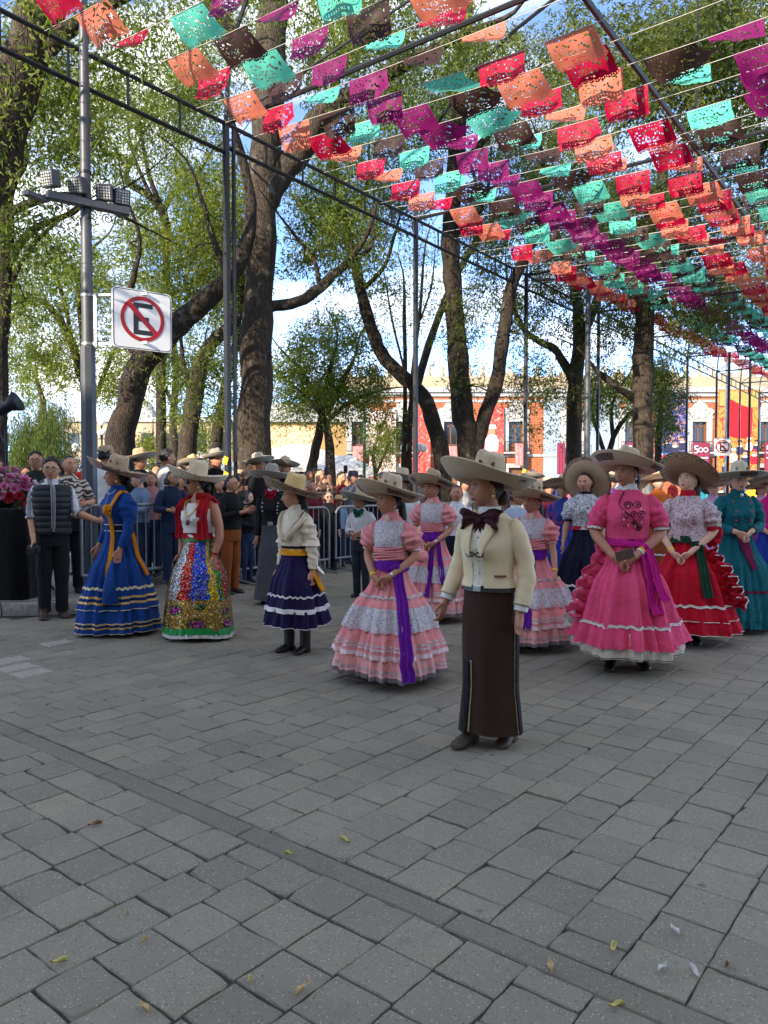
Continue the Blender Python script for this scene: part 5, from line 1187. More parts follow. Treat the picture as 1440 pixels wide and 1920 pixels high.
    def on_skirt(s, theta, t, off=.01, tier=None, sl=.5):
        i = int(round((theta + math.pi) / (2 * math.pi) * (len(s.sk_th) - 1))) % (len(s.sk_th) - 1); return s.sk(t, off, tier, sl)[i]
    def sash(s, name, mat, z0, z1, off=.020, wr=.006): return s.shell(name, mat, z0, z1, off, wr=wr, nz=8)
    def tail(s, name, mat, theta, t0, t1, width, off=.022, parent=None, drift=0.0, top=None, n=14):
        pts = [s.on_skirt(theta + drift * x + .035 * math.sin(5 * x + theta), t0 + (t1 - t0) * x, off + .012 * x + .012 * math.sin(7 * x)) for x in np.linspace(0, 1, n)]
        if top is not None: pts = [top] + pts
        return s.add(MB().ribbon(pts, np.linspace(width * .7, width, len(pts)), A3(math.cos(theta), math.sin(theta), 0), .008, nx=10, wave=.009), name, mat, parent)
    def knot(s, name, mat, c, r, parent=None):
        mb = MB(); r = np.asarray(r, float)
        for i in range(5): mb.ball(c + rng.normal(size=3) * r * .32, r * rng.uniform(.45, .75, 3), 10, 7, 0, R3('xyz'[i % 3], rng.uniform(0, 90)), .12)
        return s.add(mb, name, mat, parent)
    def earrings(s, mat=None, r=.008, sides=(-1, 1)):
        for sg in sides:
            c = s.hp(A3(sg * .050, .004, -.026)); s.add(MB().ball(c, (r * .8, r * .8, r * 1.3), 8, 6), 'earring', mat or M_GOLD)
    def glasses(s, mat=None):
        mb = MB()
        for sg in (-1, 1):
            a_ = np.linspace(0, 2 * np.pi, 17); mb.tube([s.hp(A3(sg * .019 + .0145 * math.cos(x), -.0600, .004 + .0115 * math.sin(x))) for x in a_], .0016 * s.h, 5, cap=False)
            mb.tube([s.hp(A3(sg * .0335, -.0595, .007)), s.hp(A3(sg * .047, -.03, .008)), s.hp(A3(sg * .049, .005, .004))], .0013 * s.h, 4)
        mb.tube([s.hp(A3(-.0045, -.061, .006)), s.hp(A3(.0045, -.061, .006))], .0014 * s.h, 4); return s.add(mb, 'glasses', mat or M_BLACKP)
    def sunglasses(s):
        mb = MB()
        for sg in (-1, 1): mb.ball(s.hp(A3(sg * .019, -.0545, .004)), A3(.016, .006, .0125) * s.h, 10, 7, 0, s.HR); mb.tube([s.hp(A3(sg * .033, -.05, .007)), s.hp(A3(sg * .049, .0, .004))], .0014 * s.h, 4)
        return s.add(mb, 'sunglasses', M_BLACKP)
    def bow(s, mat, w_=.075, h_=.05, z=.838, droop=.6, name='bow_tie'):
        mb = MB(); c = s.ts(z, 0.0, .026)
        for sg in (-1, 1):
            n = 11; P = []
            for q in np.linspace(0, 1, n): P.append(c + A3(sg * w_ * 1.05 * math.sin(q * math.pi) ** .8 * (1 if q < .5 else .96), -.004 - .016 * math.sin(q * math.pi * 2), (.010 - .020 * q) + .010 * math.sin(q * 6)))
            mb.ribbon(P, np.interp(np.linspace(0, 1, n), [0, .25, .5, .75, 1], np.array([.35, 1.0, 1.15, 1.0, .35]) * h_ * 1.35), A3(sg * .25, 0, 1), .008, nx=8, wave=.006)
            mb.ribbon([c + A3(sg * x * w_, -.008 - .01 * x, -zz) for x, zz in ((.06, .005), (.22, h_ * .7), (.42, h_ * 1.25), (.5, h_ * 1.5 * (.7 + droop * .5)))], np.array([.3, .8, 1.05, 1.1]) * h_ * .85, A3(1, 0, .25 * sg), .007, nx=8, wave=.006)
        for k in range(3): mb.ball(c + A3((k - 1) * .008, -.016, -.004), (.013, .013, .020), 10, 7, 0, R3('y', 25 * (k - 1)), .1)
        return s.add(mb, name, mat)

# ------------------------------------------------------------------ cloth with patterns
def felt(name, r, g_, b_): return plain('felt_' + name, srgb(r, g_, b_), .85, 0, .07, 18, .25, .2, .25, 150)
F_CREAM = felt('cream', 190, 172, 142); F_SAND = felt('sand', 176, 152, 122); F_BROWN = felt('brown', 150, 122, 92); F_GREY = felt('grey', 150, 142, 130); F_IVORY = felt('ivory', 200, 188, 162); F_STRAW = felt('straw', 208, 178, 120)
def pattern(name, base, ink, scale=60, thr=.5, kind='noise', rough=.8, dist=.8, coord='Object', second=None):
    m = MAT(name); v = m.coord(coord); m.set(Roughness=rough, Sheen_Weight=.15)
    if kind == 'noise': f_ = m.ramp(m.noise(v, scale, 3, .6, dist), [(thr - .03, (0, 0, 0, 1)), (thr + .03, (1, 1, 1, 1))])
    elif kind == 'voro': f_ = m.ramp(m.voro(v, scale, 'DISTANCE_TO_EDGE').outputs['Distance'], [(thr - .02, (1, 1, 1, 1)), (thr + .02, (0, 0, 0, 1))])
    elif kind == 'scroll':
        w_ = m.n('ShaderNodeTexWave', wave_type='RINGS'); w_.inputs['Scale'].default_value = scale * .25; w_.inputs['Distortion'].default_value = 14; w_.inputs['Detail'].default_value = 2; w_.inputs['Detail Scale'].default_value = 1.4; m.l(v, w_.inputs['Vector'])
        f_ = m.ramp(w_.outputs['Fac'], [(thr - .06, (0, 0, 0, 1)), (thr + .06, (1, 1, 1, 1))])
    elif kind == 'lines':
        f_ = m.ramp(m.noise(v, scale, 2, .5, dist), [(thr - .05, (0, 0, 0, 1)), (thr - .025, (1, 1, 1, 1)), (thr + .025, (1, 1, 1, 1)), (thr + .05, (0, 0, 0, 1))])
    elif kind == 'dots':
        f_ = m.ramp(m.voro(v, scale).outputs['Distance'], [(thr - .03, (1, 1, 1, 1)), (thr + .03, (0, 0, 0, 1))])
    c = m.mix(f_, base, ink)
    if second: c = m.mix(m.ramp(m.voro(v, scale * .45).outputs['Distance'], [(.28, (1, 1, 1, 1)), (.33, (0, 0, 0, 1))]), c, second)
    m.col(c); m.bump(m.noise(v, scale * 2.5, 3), .35, .008); return m.m
M_HATBAND = pattern('hat_embroidery', srgb(186, 168, 138), srgb(70, 46, 38), 70, .47)
M_PATCH = pattern('dark_hat_patch', srgb(74, 52, 44), srgb(170, 150, 120), 110, .62)
M_BRAIDB = pattern('brown_braid', srgb(168, 138, 104), srgb(60, 42, 32), 80, .5, 'scroll')
def uvmat(name, fn):
    m = MAT(name); c = m.n('ShaderNodeTexCoord'); fn(m, c.outputs['UV'], c.outputs['Object']); return m.m
# ================================================================== PEOPLE: the parade
RD = math.radians
# ---------- woman in the cream jacket, foremost
C_CREAM = plain('cloth_cream_suit', srgb(226, 206, 166), .85, 0, .05, 12, .35, .2, .08, 220)
C_BRN = plain('cloth_dark_brown', srgb(56, 38, 28), .85, 0, .10, 8, .35, .2, .03, 220)
C_WHITE = cloth('white', 222, 220, 214); C_IVORY = cloth('ivory', 218, 208, 186); C_BLACK = cloth('black', 22, 21, 22); C_MAROON = cloth('maroon', 60, 22, 28)
p = Person('older woman in a short cream jacket and long dark brown skirt, standing foremost', 918, 4.22, 1.535, -38, (-34, 0), 'tan', wf=1.10,
           arms={'R': ((-.126, .020, .655), (-.156, -.050, .520), (-.12, -.30, -1), (.1, -1, -.2)), 'L': ((.134, .030, .650), (.132, -.010, .500), (.0, -.25, -1), (-.1, -1, -.2))})
p.hair('bun', M_HAIRB); p.sombrero(F_CREAM, .262, .135, 12, .052, 0, F_CREAM, F_CREAM, under=F_SAND, patches=[(118, 128, .80, .95, M_HATBAND), (238, 244, .84, .95, M_HATBAND)])
p.earrings(M_GOLD, .009)
hm = lambda th: .030 * np.exp(-(np.abs(th) / .35) ** 2) * 0 - .022 * np.exp(-((np.abs(th) - .42) / .2) ** 2) + .004
jk = p.shell('jacket', C_CREAM, .585, .850, .018, RD(14), RD(346), 20, .002, hem=lambda th: 0.0 * th)
p.shell('vest', C_IVORY, .592, .83, .013, RD(-40), RD(40), 14, .001); p.shell('shirt', C_WHITE, .72, .862, .010, RD(-46), RD(46), 8, .001)
for k in 'RL':
    p.sleeve(k, 'sleeve', C_CREAM, 0, .93, ((0, .003), (.2, .006), (.6, .010), (1, .017)), wr=.002); p.cuff(k, 'cuff', C_WHITE, .92, .985, .012)
p.collar('collar', C_WHITE, .846, .872, .006)
mb = MB()
for sg in (-1, 1):
    pts = [p.ts(z, sg * t, .030) for z, t in ((.858, .9), (.835, .52), (.79, .38), (.745, .28), (.70, .22))]; mb.ribbon(pts, [.03, .055, .06, .045, .012], A3(1, 0, -.3 * sg), .006)
p.add(mb, 'lapel', C_CREAM)
p.bow(C_MAROON, .105, .075, .826, .5)
mb = MB()
for sg in (-1, 1):
    a_ = np.linspace(0, 2 * np.pi, 15); mb.tube([p.ts(.700, 0, .034) + A3(sg * (.028 + .024 * math.cos(x)), .0, .012 * math.sin(x) + .006) for x in a_], .0045, 5, cap=False)
p.add(mb, 'jacket_clasp', M_BROWNL)
mb = MB().tube([p.ts(.628, x, .027) for x in (.62, .8, .98, 1.1)], .0055, 6); p.add(mb, 'pocket_piping', plain('brown_piping', srgb(120, 62, 50), .8))
for i in range(4): p.add(MB().ball(p.ts(.765 - .042 * i, .02, .017), .0065, 8, 6), 'button', M_SILV)
p.add(MB().grid(np.array([p.ts(z, np.linspace(-np.pi, np.pi, 40), .012) for z in (.570, .60)])), 'belt', M_BOOT); p.add(MB().box(p.ts(.582, 0, .018), (.05, .012, .034), None, 0, .004), 'belt_buckle', M_SILV)
p.skirt(C_BRN, [(0, .122), (.2, .160), (.35, .160), (.7, .158), (1, .182)], .60 * 1.535, .085, (), .004, .80, seed=2, npl=(3, 5, 7), hemw=.012)
M_BRAID = pattern('metal_braid', srgb(70, 54, 44), srgb(206, 188, 158), 110, .42, 'noise', .5)
for th0, ta, tb in ((1.72, .26, .99), (-.42, .52, .99)):
    for dd in (-.13, .13):
        p.add(MB().ribbon([p.on_skirt(th0 + dd, t, .004) for t in np.linspace(ta, tb, 22)], .016, A3(math.cos(th0), math.sin(th0), 0), .004), 'skirt_braid', M_BRAID)
    p.add(MB().ribbon([p.on_skirt(th0, t, .012) for t in np.linspace(ta, tb + .005, 22)], .050, A3(math.cos(th0), math.sin(th0), 0), .006), 'skirt_placket', C_BLACK)
p.boots(M_BROWNL, 'boot', .16, .055, .16, 6)

# ---------- girls in pink and silver lace
C_PINK = cloth('soft_pink', 226, 142, 142); C_PINK2 = cloth('soft_pink_light', 236, 164, 160)
M_LACE = pattern('silver_lace', srgb(150, 138, 142), srgb(214, 206, 208), 95, .5, 'noise', .5, 1.5)
M_RIBBON = plain('silver_ribbon', srgb(188, 172, 172), .35, .25, .25, 40); M_SATIN = plain('pale_satin', srgb(226, 200, 200), .3, .1, .1, 10); M_TULLE = plain('grey_tulle', srgb(112, 104, 106), .7, 0, .15, 20)
C_PURP = cloth('purple_sash', 100, 14, 140)
def pink_girl(label, px, D, h, yaw, head, arms, R, hatfelt, sash_th, seed, tails=((0, .97, .10),)):
    p = Person(label, px, D, h, yaw, head, 'tan', wf=.94, arms=arms, hs=1.06, legs=False, group='girls in pink lace dresses and purple sashes')
    p.hair('pony'); p.sombrero(hatfelt, .262, .135, 13, .040, 0, M_HATBAND, hatfelt, under=F_SAND, patches=[(60, 122, .62, .90, M_PATCH), (322, 344, .64, .92, M_PATCH), (200, 240, .62, .9, M_PATCH)])
    p.earrings(M_SILV, .007)
    p.shell('bodice', C_PINK, .60, .856, .012, wr=.002); p.shell('lace_yoke', M_LACE, .70, .835, .019, RD(-105), RD(105), 10, .001); p.collar('collar', C_PINK, .846, .880, .009)
    mb = MB()
    for i in range(6): mb.tube([p.ts(.635 + .012 * i + .006 * math.sin(x * 2 + i), x, .020) for x in np.linspace(-np.pi, np.pi, 25)], .008, 6, cap=False)
    p.add(mb, 'gathered_waist', C_PINK)
    p.add(MB().ball(p.ts(.845, 0, .022), (.020, .008, .028), 14, 9), 'brooch', plain('ivory_cameo', srgb(206, 188, 160), .4)); 
    for k in 'RL':
        s_ = p.sleeve(k, 'puff_sleeve', C_PINK, 0, .40, ((0, .010), (.25, .038), (.6, .048), (.85, .030), (1, .008)), wr=.007)
        for q in (.37, .40): p.cuff(k, 'sleeve_trim', C_WHITE if q > .38 else C_PINK2, q, q + .022, .012, s_)
    p.wristband('R', M_WBAND if seed != 3 else M_SILV)
    p.wristband('L', M_SILV if seed != 3 else M_WBAND)
    tr = lambda: [(.55, .60, M_RIBBON, .004), (.66, .72, M_RIBBON, .004), (.84, .99, M_SATIN, .005)]
    p.skirt(C_PINK, [(0, .14), (.25, R * .50), (.5, R * .74), (.75, R * .93), (1, R)], .615 * h, .085, [
        dict(t0=.30, t1=.60, mat=C_PINK, flare=.012, amp=.010, n=26, head=M_RIBBON, trims=[(.30, .97, M_LACE, .006, 'lace_band')]),
        dict(t0=.55, t1=.82, mat=C_PINK, flare=.014, amp=.016, n=30, trims=tr()),
        dict(t0=.78, t1=1.0, mat=C_PINK2, flare=.006, amp=.018, n=32, trims=[(.60, .68, M_RIBBON, .004), (.76, .80, M_SATIN, .004), (.84, 1.0, M_TULLE, .003, 'tulle_hem')])], .026, .95, seed=seed)
    sw = p.shell('sash', C_PURP, .598, .632, .026, wr=.006, nz=7, hem=lambda th: -.03 * np.cos(th - sash_th) + 0 * th)
    c = p.on_skirt(sash_th, .04, .030); p.knot('sash_knot', C_PURP, c, (.045, .030, .05), sw)
    for dth, t1, w_ in tails: p.tail('sash_tail', C_PURP, sash_th + dth, .05, t1, w_, .030, sw, dth * .3)
    p.boots(shaft=.14, toe=8)
    return p
pink_girl('foremost girl in pink and silver lace, hands folded, left of the cream jacket', 733, 5.67, 1.43, -22, (-36, 0), clasp(-.012, -.015), .43, F_CREAM, .62, 1)
pink_girl('girl in pink lace with a small bag, half hidden behind another girl in pink', 812, 8.2, 1.52, -20, (-22, 0), clasp(-.005, -.01), .40, F_SAND, .25, 2, ((-.1, .75, .07), (.3, .6, .06)))
g3 = pink_girl('girl in pink lace lifting her skirt, just right of the cream jacket', 1000, 6.8, 1.40, -18, (-30, -4), {'L': ((.135, -.01, .640), (.150, -.10, .500), (0, -.35, -1), (-.4, -1, 0))}, .42, F_CREAM, -.02, 3, ((0, .8, .11),))
c = at(790, 1043, 7.9); bg_ = empty('drawstring_bag', c); tag(bg_, 'small pink gathered bag hanging at the wrist of the second girl in pink', 'bag')
MB().ball((0, 0, 0), (.075, .06, .07), 16, 11, 0, None, .10).build('pouch', C_PINK, bg_); MB().tube([A3(-.02, 0, .06), A3(-.03, .03, .13), A3(.02, .03, .13), A3(.02, 0, .06)], .004, 5).build('cord', C_PINK2, bg_)

# ---------- woman in the royal blue dress
C_BLUE = cloth('royal_blue', 16, 62, 130); C_GOLDT = plain('gold_ribbon', srgb(206, 168, 92), .4, .3, .15, 50); C_NAVYT = cloth('navy_trim', 18, 22, 60); C_MUST = cloth('mustard', 206, 132, 14); C_CRT = cloth('cream_trim', 222, 206, 176)
p = Person('woman in a royal blue long sleeved dress with a mustard rosette sash across her shoulder', 220, 7.5, 1.66, -40, (-28, 2), 'tan', wf=1.0,
           arms={'R': ((-.140, .03, .650), (-.165, -.03, .515), (-.05, -.2, -1), (0, -1, -.2)), 'L': ((.135, .0, .645), (.120, -.06, .505), (-.05, -.3, -1), (-.3, -1, 0))}, hand=True)
p.hair('bun'); p.sombrero(F_SAND, .285, .135, 13, .045, 0, M_HATBAND, M_BRAIDB, under=felt('rose_brown', 166, 134, 116), patches=[(60, 100, .66, .92, M_PATCH), (300, 340, .66, .92, M_PATCH)]); p.earrings(M_GOLD, .014)
p.shell('bodice', C_BLUE, .60, .856, .014, wr=.004); p.collar('collar', C_BLUE, .846, .882, .009)
for k in 'RL': p.sleeve(k, 'sleeve', C_BLUE, 0, .96, ((0, .008), (.12, .034), (.30, .034), (.5, .012), (1, .007)), wr=.006)
p.wristband('R', M_WBAND)
mb = MB()
for i in range(6): mb.ball(p.ts(.835 - .013 * i, .0, .020), .0055, 7, 5)
p.add(mb, 'front_buttons', M_SILV); p.add(MB().tube([p.ts(.858 - .03 * math.cos(x / .8 * 1.5), x, .020) for x in np.linspace(-.8, .8, 13)], .003, 5), 'necklace', M_SILV)
for z in (.612, .648): p.add(MB().grid(np.array([p.ts(z + d, np.linspace(-np.pi, np.pi, 40), .0175) for d in (-.002, .0025)])), 'waist_piping', C_CRT)
p.add(MB().grid(np.array([p.ts(z, np.linspace(-np.pi, np.pi, 40), .0165) for z in (.616, .645)])), 'waistband', C_NAVYT)
tb = lambda a, b: [(a, a + (b - a) * .24, C_GOLDT, .004), (a + (b - a) * .38, a + (b - a) * .48, C_NAVYT, .004), (a + (b - a) * .60, a + (b - a) * .84, C_GOLDT, .004), (.965, 1.0, C_CRT, .004)]
p.skirt(C_BLUE, [(0, .15), (.25, .235), (.5, .315), (.75, .375), (1, .405)], .61 * 1.66, .04, [
    dict(t0=.56, t1=.77, mat=C_BLUE, flare=.012, amp=.012, n=20, head=C_CRT, trims=tb(.36, .78)),
    dict(t0=.74, t1=.90, mat=C_BLUE, flare=.012, amp=.010, n=18, trims=[(.96, 1.0, C_CRT, .004)]),
    dict(t0=.86, t1=1.0, mat=C_BLUE, flare=.006, amp=.012, n=22, trims=tb(.25, .72))], .030, .95, seed=5)
L_ = p.ts(.60, 1.55, .03)
pts = [p.ts(.80, 2.5, .03), p.ts(.838, 1.9, .028), p.ts(.845, 1.3, .030), p.ts(.825, .86, .034), p.ts(.79, .66, .036), p.ts(.752, .58, .038)]
ss = p.add(MB().ribbon(pts, .055, A3(1, -.3, -.4), .012, wave=.003), 'shoulder_sash', C_MUST)
p.knot('rosette', C_MUST, p.ts(.738, .55, .05), (.068, .038, .062), ss)
for i in range(5):
    a_ = np.linspace(0, 2 * np.pi, 13); p.add(MB().tube([p.ts(.738, .55, .078) + A3(.045 * math.cos(x) * (1 - i * .16), -.004 - .004 * i, .042 * math.sin(x + i) * (1 - i * .12)) for x in a_], .010, 6, cap=False), 'rosette_fold', C_MUST, ss)
pts = [p.ts(.725, .55, .052), p.ts(.68, .57, .048), p.ts(.63, .60, .046)] + [p.on_skirt(.62 + .05 * t, t, .03) for t in np.linspace(.06, .70, 12)]
p.add(MB().ribbon(pts, np.linspace(.040, .058, len(pts)), A3(.8, .5, 0), .009, wave=.005), 'sash_tail', C_MUST, ss)
p.tail('sash_tail', C_MUST, 2.1, .02, .45, .07, .03, ss)
p.boots(shaft=.14)
mb = MB().tube([p.on_skirt(.80, t, .05 + .07 * math.sin((t - .28) / .4 * 3.14)) for t in np.linspace(.28, .68, 10)], np.linspace(.015, .085, 10), 12, squash=.5, side=A3(.8, .6, 0)); p.add(mb, 'lifted_skirt_fold', C_BLUE)

# ---------- woman in the sequinned skirt and red shawl
def seq_fn(m, uv, ob):
    mp_ = m.n('ShaderNodeMapping'); mp_.inputs['Scale'].default_value = (210, 120, 1); m.l(uv, mp_.inputs['Vector'])
    vo = m.voro(mp_.outputs['Vector'], 1.0); vo.inputs['Randomness'].default_value = .55
    sp = m.n('ShaderNodeSeparateXYZ'); m.l(uv, sp.inputs[0]); U, V = sp.outputs[0], sp.outputs[1]
    wob_ = m.n('ShaderNodeTexNoise'); wob_.inputs['Scale'].default_value = 9; wob_.inputs['Detail'].default_value = 2; m.l(uv, wob_.inputs['Vector'])
    x = m.math('ADD', m.math('MULTIPLY', U, 1.0), m.math('MULTIPLY', m.math('SUBTRACT', wob_.outputs['Fac'], .5), .07))
    fr = m.math('FRACT', m.math('ADD', m.math('MULTIPLY', x, 1.6), .52))
    S_, B_, R_, G_, Y_, P_ = srgb(190, 190, 195), srgb(24, 70, 190), srgb(170, 12, 36), srgb(16, 110, 50), srgb(190, 160, 40), srgb(120, 20, 90)
    stripes = m.ramp(fr, [(0, P_), (.07, Y_), (.15, S_), (.30, R_), (.41, B_), (.56, Y_), (.63, G_), (.71, R_), (.83, G_), (.92, Y_)], 'CONSTANT')
    # lower gold field with magenta flowers and green leaves
    mf = m.n('ShaderNodeMapping'); mf.inputs['Scale'].default_value = (7, 5.5, 1); m.l(uv, mf.inputs['Vector']); fl = m.voro(mf.outputs['Vector'], 1.0); fl.inputs['Randomness'].default_value = .35
    low = m.ramp(fl.outputs['Distance'], [(0, srgb(150, 20, 130)), (.24, srgb(126, 14, 110)), (.25, srgb(20, 90, 40)), (.34, srgb(168, 134, 62)), (1, srgb(176, 146, 70))], 'CONSTANT')
    bound = m.ramp(m.math('ADD', V, m.math('MULTIPLY', m.math('SUBTRACT', wob_.outputs['Fac'], .5), .12)), [(.66, (0, 0, 0, 1)), (.67, (1, 1, 1, 1))])
    c = m.mix(bound, stripes, low)
    c = m.mix(1, c, m.ramp(m.math('FRACT', m.math('MULTIPLY', vo.outputs['Color'], 7.3)), [(0, (.55, .55, .55, 1)), (1, (1.35, 1.35, 1.35, 1))]), 'MULTIPLY')
    mult = m.ramp(m.math('FRACT', m.math('MULTIPLY', vo.outputs['Color'], 13.7)), [(0, Y_), (.2, S_), (.4, G_), (.6, R_), (.8, Y_)], 'CONSTANT')
    c = m.mix(m.ramp(m.math('FRACT', m.math('MULTIPLY', vo.outputs['Color'], 29.3)), [(.76, (0, 0, 0, 1)), (.77, (1, 1, 1, 1))], 'CONSTANT'), c, mult)
    m.col(c); m.set(Metallic=.75, Roughness=.22)
    ge = m.n('ShaderNodeNewGeometry'); vm = m.n('ShaderNodeVectorMath', operation='SUBTRACT'); m.l(vo.outputs['Color'], vm.inputs[0]); vm.inputs[1].default_value = (.5, .5, .5)
    vs = m.n('ShaderNodeVectorMath', operation='SCALE'); m.l(vm.outputs[0], vs.inputs[0]); vs.inputs['Scale'].default_value = .95
    va = m.n('ShaderNodeVectorMath', operation='ADD'); m.l(ge.outputs['Normal'], va.inputs[0]); m.l(vs.outputs[0], va.inputs[1]); vn = m.n('ShaderNodeVectorMath', operation='NORMALIZE'); m.l(va.outputs[0], vn.inputs[0]); m.l(vn.outputs[0], m.b.inputs['Normal'])
M_SEQ = uvmat('sequins', seq_fn)
C_RED = cloth('red_shawl', 158, 10, 24); C_GREEN = plain('green_satin', srgb(24, 140, 66), .35, .05, .2, 14); M_LACEW = pattern('white_lace', srgb(210, 204, 200), srgb(150, 140, 140), 160, .62)
p = Person('woman in a glittering many coloured sequin skirt, white blouse and long red shawl', 372, 7.25, 1.585, -24, (-44, 0), 'tan', wf=1.14,
           arms={'L': ((.140, .01, .640), (.135, -.03, .500), (-.02, -.22, -1), (-.2, -1, 0)), 'R': ((-.130, .04, .645), (-.12, -.02, .51), (0, -.2, -1), (0, -1, 0))})
p.hair('bun'); p.sunglasses()
M_FLORAL = pattern('flower_hat_embroidery', srgb(214, 200, 172), srgb(150, 30, 60), 34, .22, 'dots', .85)
p.sombrero(felt('pale', 204, 186, 154), .275, .145, 8, .062, 4, M_FLORAL, M_FLORAL, under=M_FLORAL, edge_w=.30); p.earrings(M_GOLD, .014)
p.shell('blouse', C_WHITE, .60, .815, .014, wr=.005); M_YOKE = pattern('yoke_embroidery', srgb(150, 96, 44), srgb(160, 30, 30), 60, .5)
p.shell('embroidered_yoke', M_YOKE, .775, .838, .017, RD(18), RD(150), 6, .001); p.shell('embroidered_yoke', M_YOKE, .775, .838, .017, RD(-150), RD(-18), 6, .001)
p.sash('sash', C_RED, .598, .638, .022)
for sg, th0, t1 in ((1, .80, .60), (-1, 1.2, .60)):
    pts = [p.ts(.80, sg * 2.4, .03), p.ts(.845, sg * 1.9, .030), p.ts(.852, sg * 1.35, .036), p.ts(.83, sg * .95, .038), p.ts(.79, sg * .72, .040), p.ts(.74, sg * (th0 - .05), .040), p.ts(.69, sg * th0, .042), p.ts(.645, sg * th0, .046), p.ts(.60, sg * th0, .055)]
    p.add(MB().ribbon(pts, np.linspace(.10, .13, 9) * (1 if sg > 0 else .75), A3(1, .1 * sg, -.15 * sg), .014, nx=12, wave=.008), 'shawl', C_RED)
p.add(MB().tube([p.ts(.845, sg_ * 1.0 if abs(sg_) == 1 else 0, .05) if 0 else p.hpm(A3(.075 * math.cos(a_), .035 + .075 * math.sin(a_), -.125)) for sg_, a_ in zip(np.linspace(-1, 1, 12), np.linspace(-.6, 3.74, 12))], .035, 8), 'shawl_neck_roll', C_RED)
mb = MB()
for dz in (0, .014): mb.tube([p.ts(.845 - (.105 + dz) * math.exp(-(x / .42) ** 2), x, .024) for x in np.linspace(-.75, .75, 19)], .004, 5)
p.add(mb, 'gold_necklace', M_GOLD); p.add(MB().ball(p.ts(.700, 0, .034), (.022, .008, .028), 12, 8), 'pendant', plain('red_enamel', srgb(120, 40, 34), .3, .3)); p.wristband('L', C_RED, .955, .05, 'red_bracelet')
p.skirt(M_SEQ, [(0, .16), (.2, .235), (.5, .295), (.8, .335), (1, .345)], .605 * 1.585, .035, [
    dict(t0=.90, t1=.965, mat=C_GREEN, flare=.006, amp=.004, n=24, name='green_hem'), dict(t0=.955, t1=1.0, mat=M_LACEW, flare=.004, amp=.003, n=30, name='lace_hem')], .010, .95, seed=8, npl=(5, 8, 13))
p.add(MB().grid(np.array([p.sk(t, .012) for t in (0, .012, .03)])), 'skirt_waistband', C_GREEN); p.boots(shaft=.12)

# ---------- girl in the cream blouse and dark purple skirt
C_DPUR = cloth('dark_purple', 30, 18, 64); C_BLOUSE = cloth('cream_blouse', 222, 208, 182); C_GOLD = cloth('gold_sash', 214, 146, 16)
p = Person('girl in a ruffled cream blouse, yellow sash and dark purple skirt with white bands', 553, 6.58, 1.455, -42, (-26, -2), 'mid', wf=.98, hs=1.05, legs=False, arms={'L': ((.128, .03, .635), (.128, .02, .495), (0, -.15, -1), (-.1, -1, 0)), 'R': ((-.13, .03, .64), (-.14, .0, .50), (0, -.15, -1), (0, -1, 0))})
p.hair('long'); p.sombrero(F_STRAW, .270, .130, 15, .045, 0, M_BRAIDB, M_BRAIDB, under=F_SAND, edge_w=.36); p.earrings(M_GOLD, .006, (1,))
p.shell('blouse', C_BLOUSE, .60, .856, .018, wr=.006); p.collar('high_collar', C_BLOUSE, .846, .890, .010)
for k in 'RL': p.sleeve(k, 'sleeve', C_BLOUSE, 0, .95, ((0, .010), (.15, .026), (.4, .024), (.6, .016), (1, .014)), wr=.008)
for sg in (-1, 1):
    c_ = [p.ts(z, sg * t, .030) for z, t in ((.845, 1.75), (.825, 1.25), (.79, .92), (.75, .62), (.71, .36), (.675, .14))]
    p.add(MB().ribbon(c_, [.05, .085, .09, .085, .07, .04], A3(.6, -.5, -.7 * sg), .010, nx=16, wave=.012), 'ruffle', C_BLOUSE)
    p.add(MB().tube([q + A3(0, -.012, .01) for q in c_], .003, 5), 'ribbon_edge', C_NAVYT)
    k = 'L' if sg > 0 else 'R'; P_, t_ = p.arm_path(k, 61); m_ = (t_ > .34) & (t_ < .50); rr = p.arm_rad(t_[m_], 0) + np.linspace(.022, .048, m_.sum()); p.add(MB().tube(P_[m_], rr, 20, cap=False), 'sleeve_flounce', C_BLOUSE)
p.sash('sash', C_GOLD, .590, .628, .026); p.add(MB().grid(np.array([p.ts(z, np.linspace(-np.pi, np.pi, 40), .024) for z in (.630, .645)])), 'belt', C_BLACK)
p.skirt(C_DPUR, [(0, .14), (.25, .185), (.5, .225), (.8, .262), (1, .280)], .60 * 1.455, .255, [
    dict(t0=.58, t1=.80, mat=C_DPUR, flare=.010, amp=.010, n=20, head=C_WHITE, trims=[(.72, 1.0, C_WHITE, .004)]), dict(t0=.77, t1=1.0, mat=C_DPUR, flare=.008, amp=.012, n=22, trims=[(.96, 1.0, C_WHITE, .004)])], .018, .95, seed=9)
p.tail('sash_tail', C_GOLD, 1.9, .02, .52, .07, .03); p.tail('white_scarf', C_WHITE, 2.25, .0, .30, .12, .05)
p.boots(M_BOOT, shaft=.42, dx=.052, step=.05)

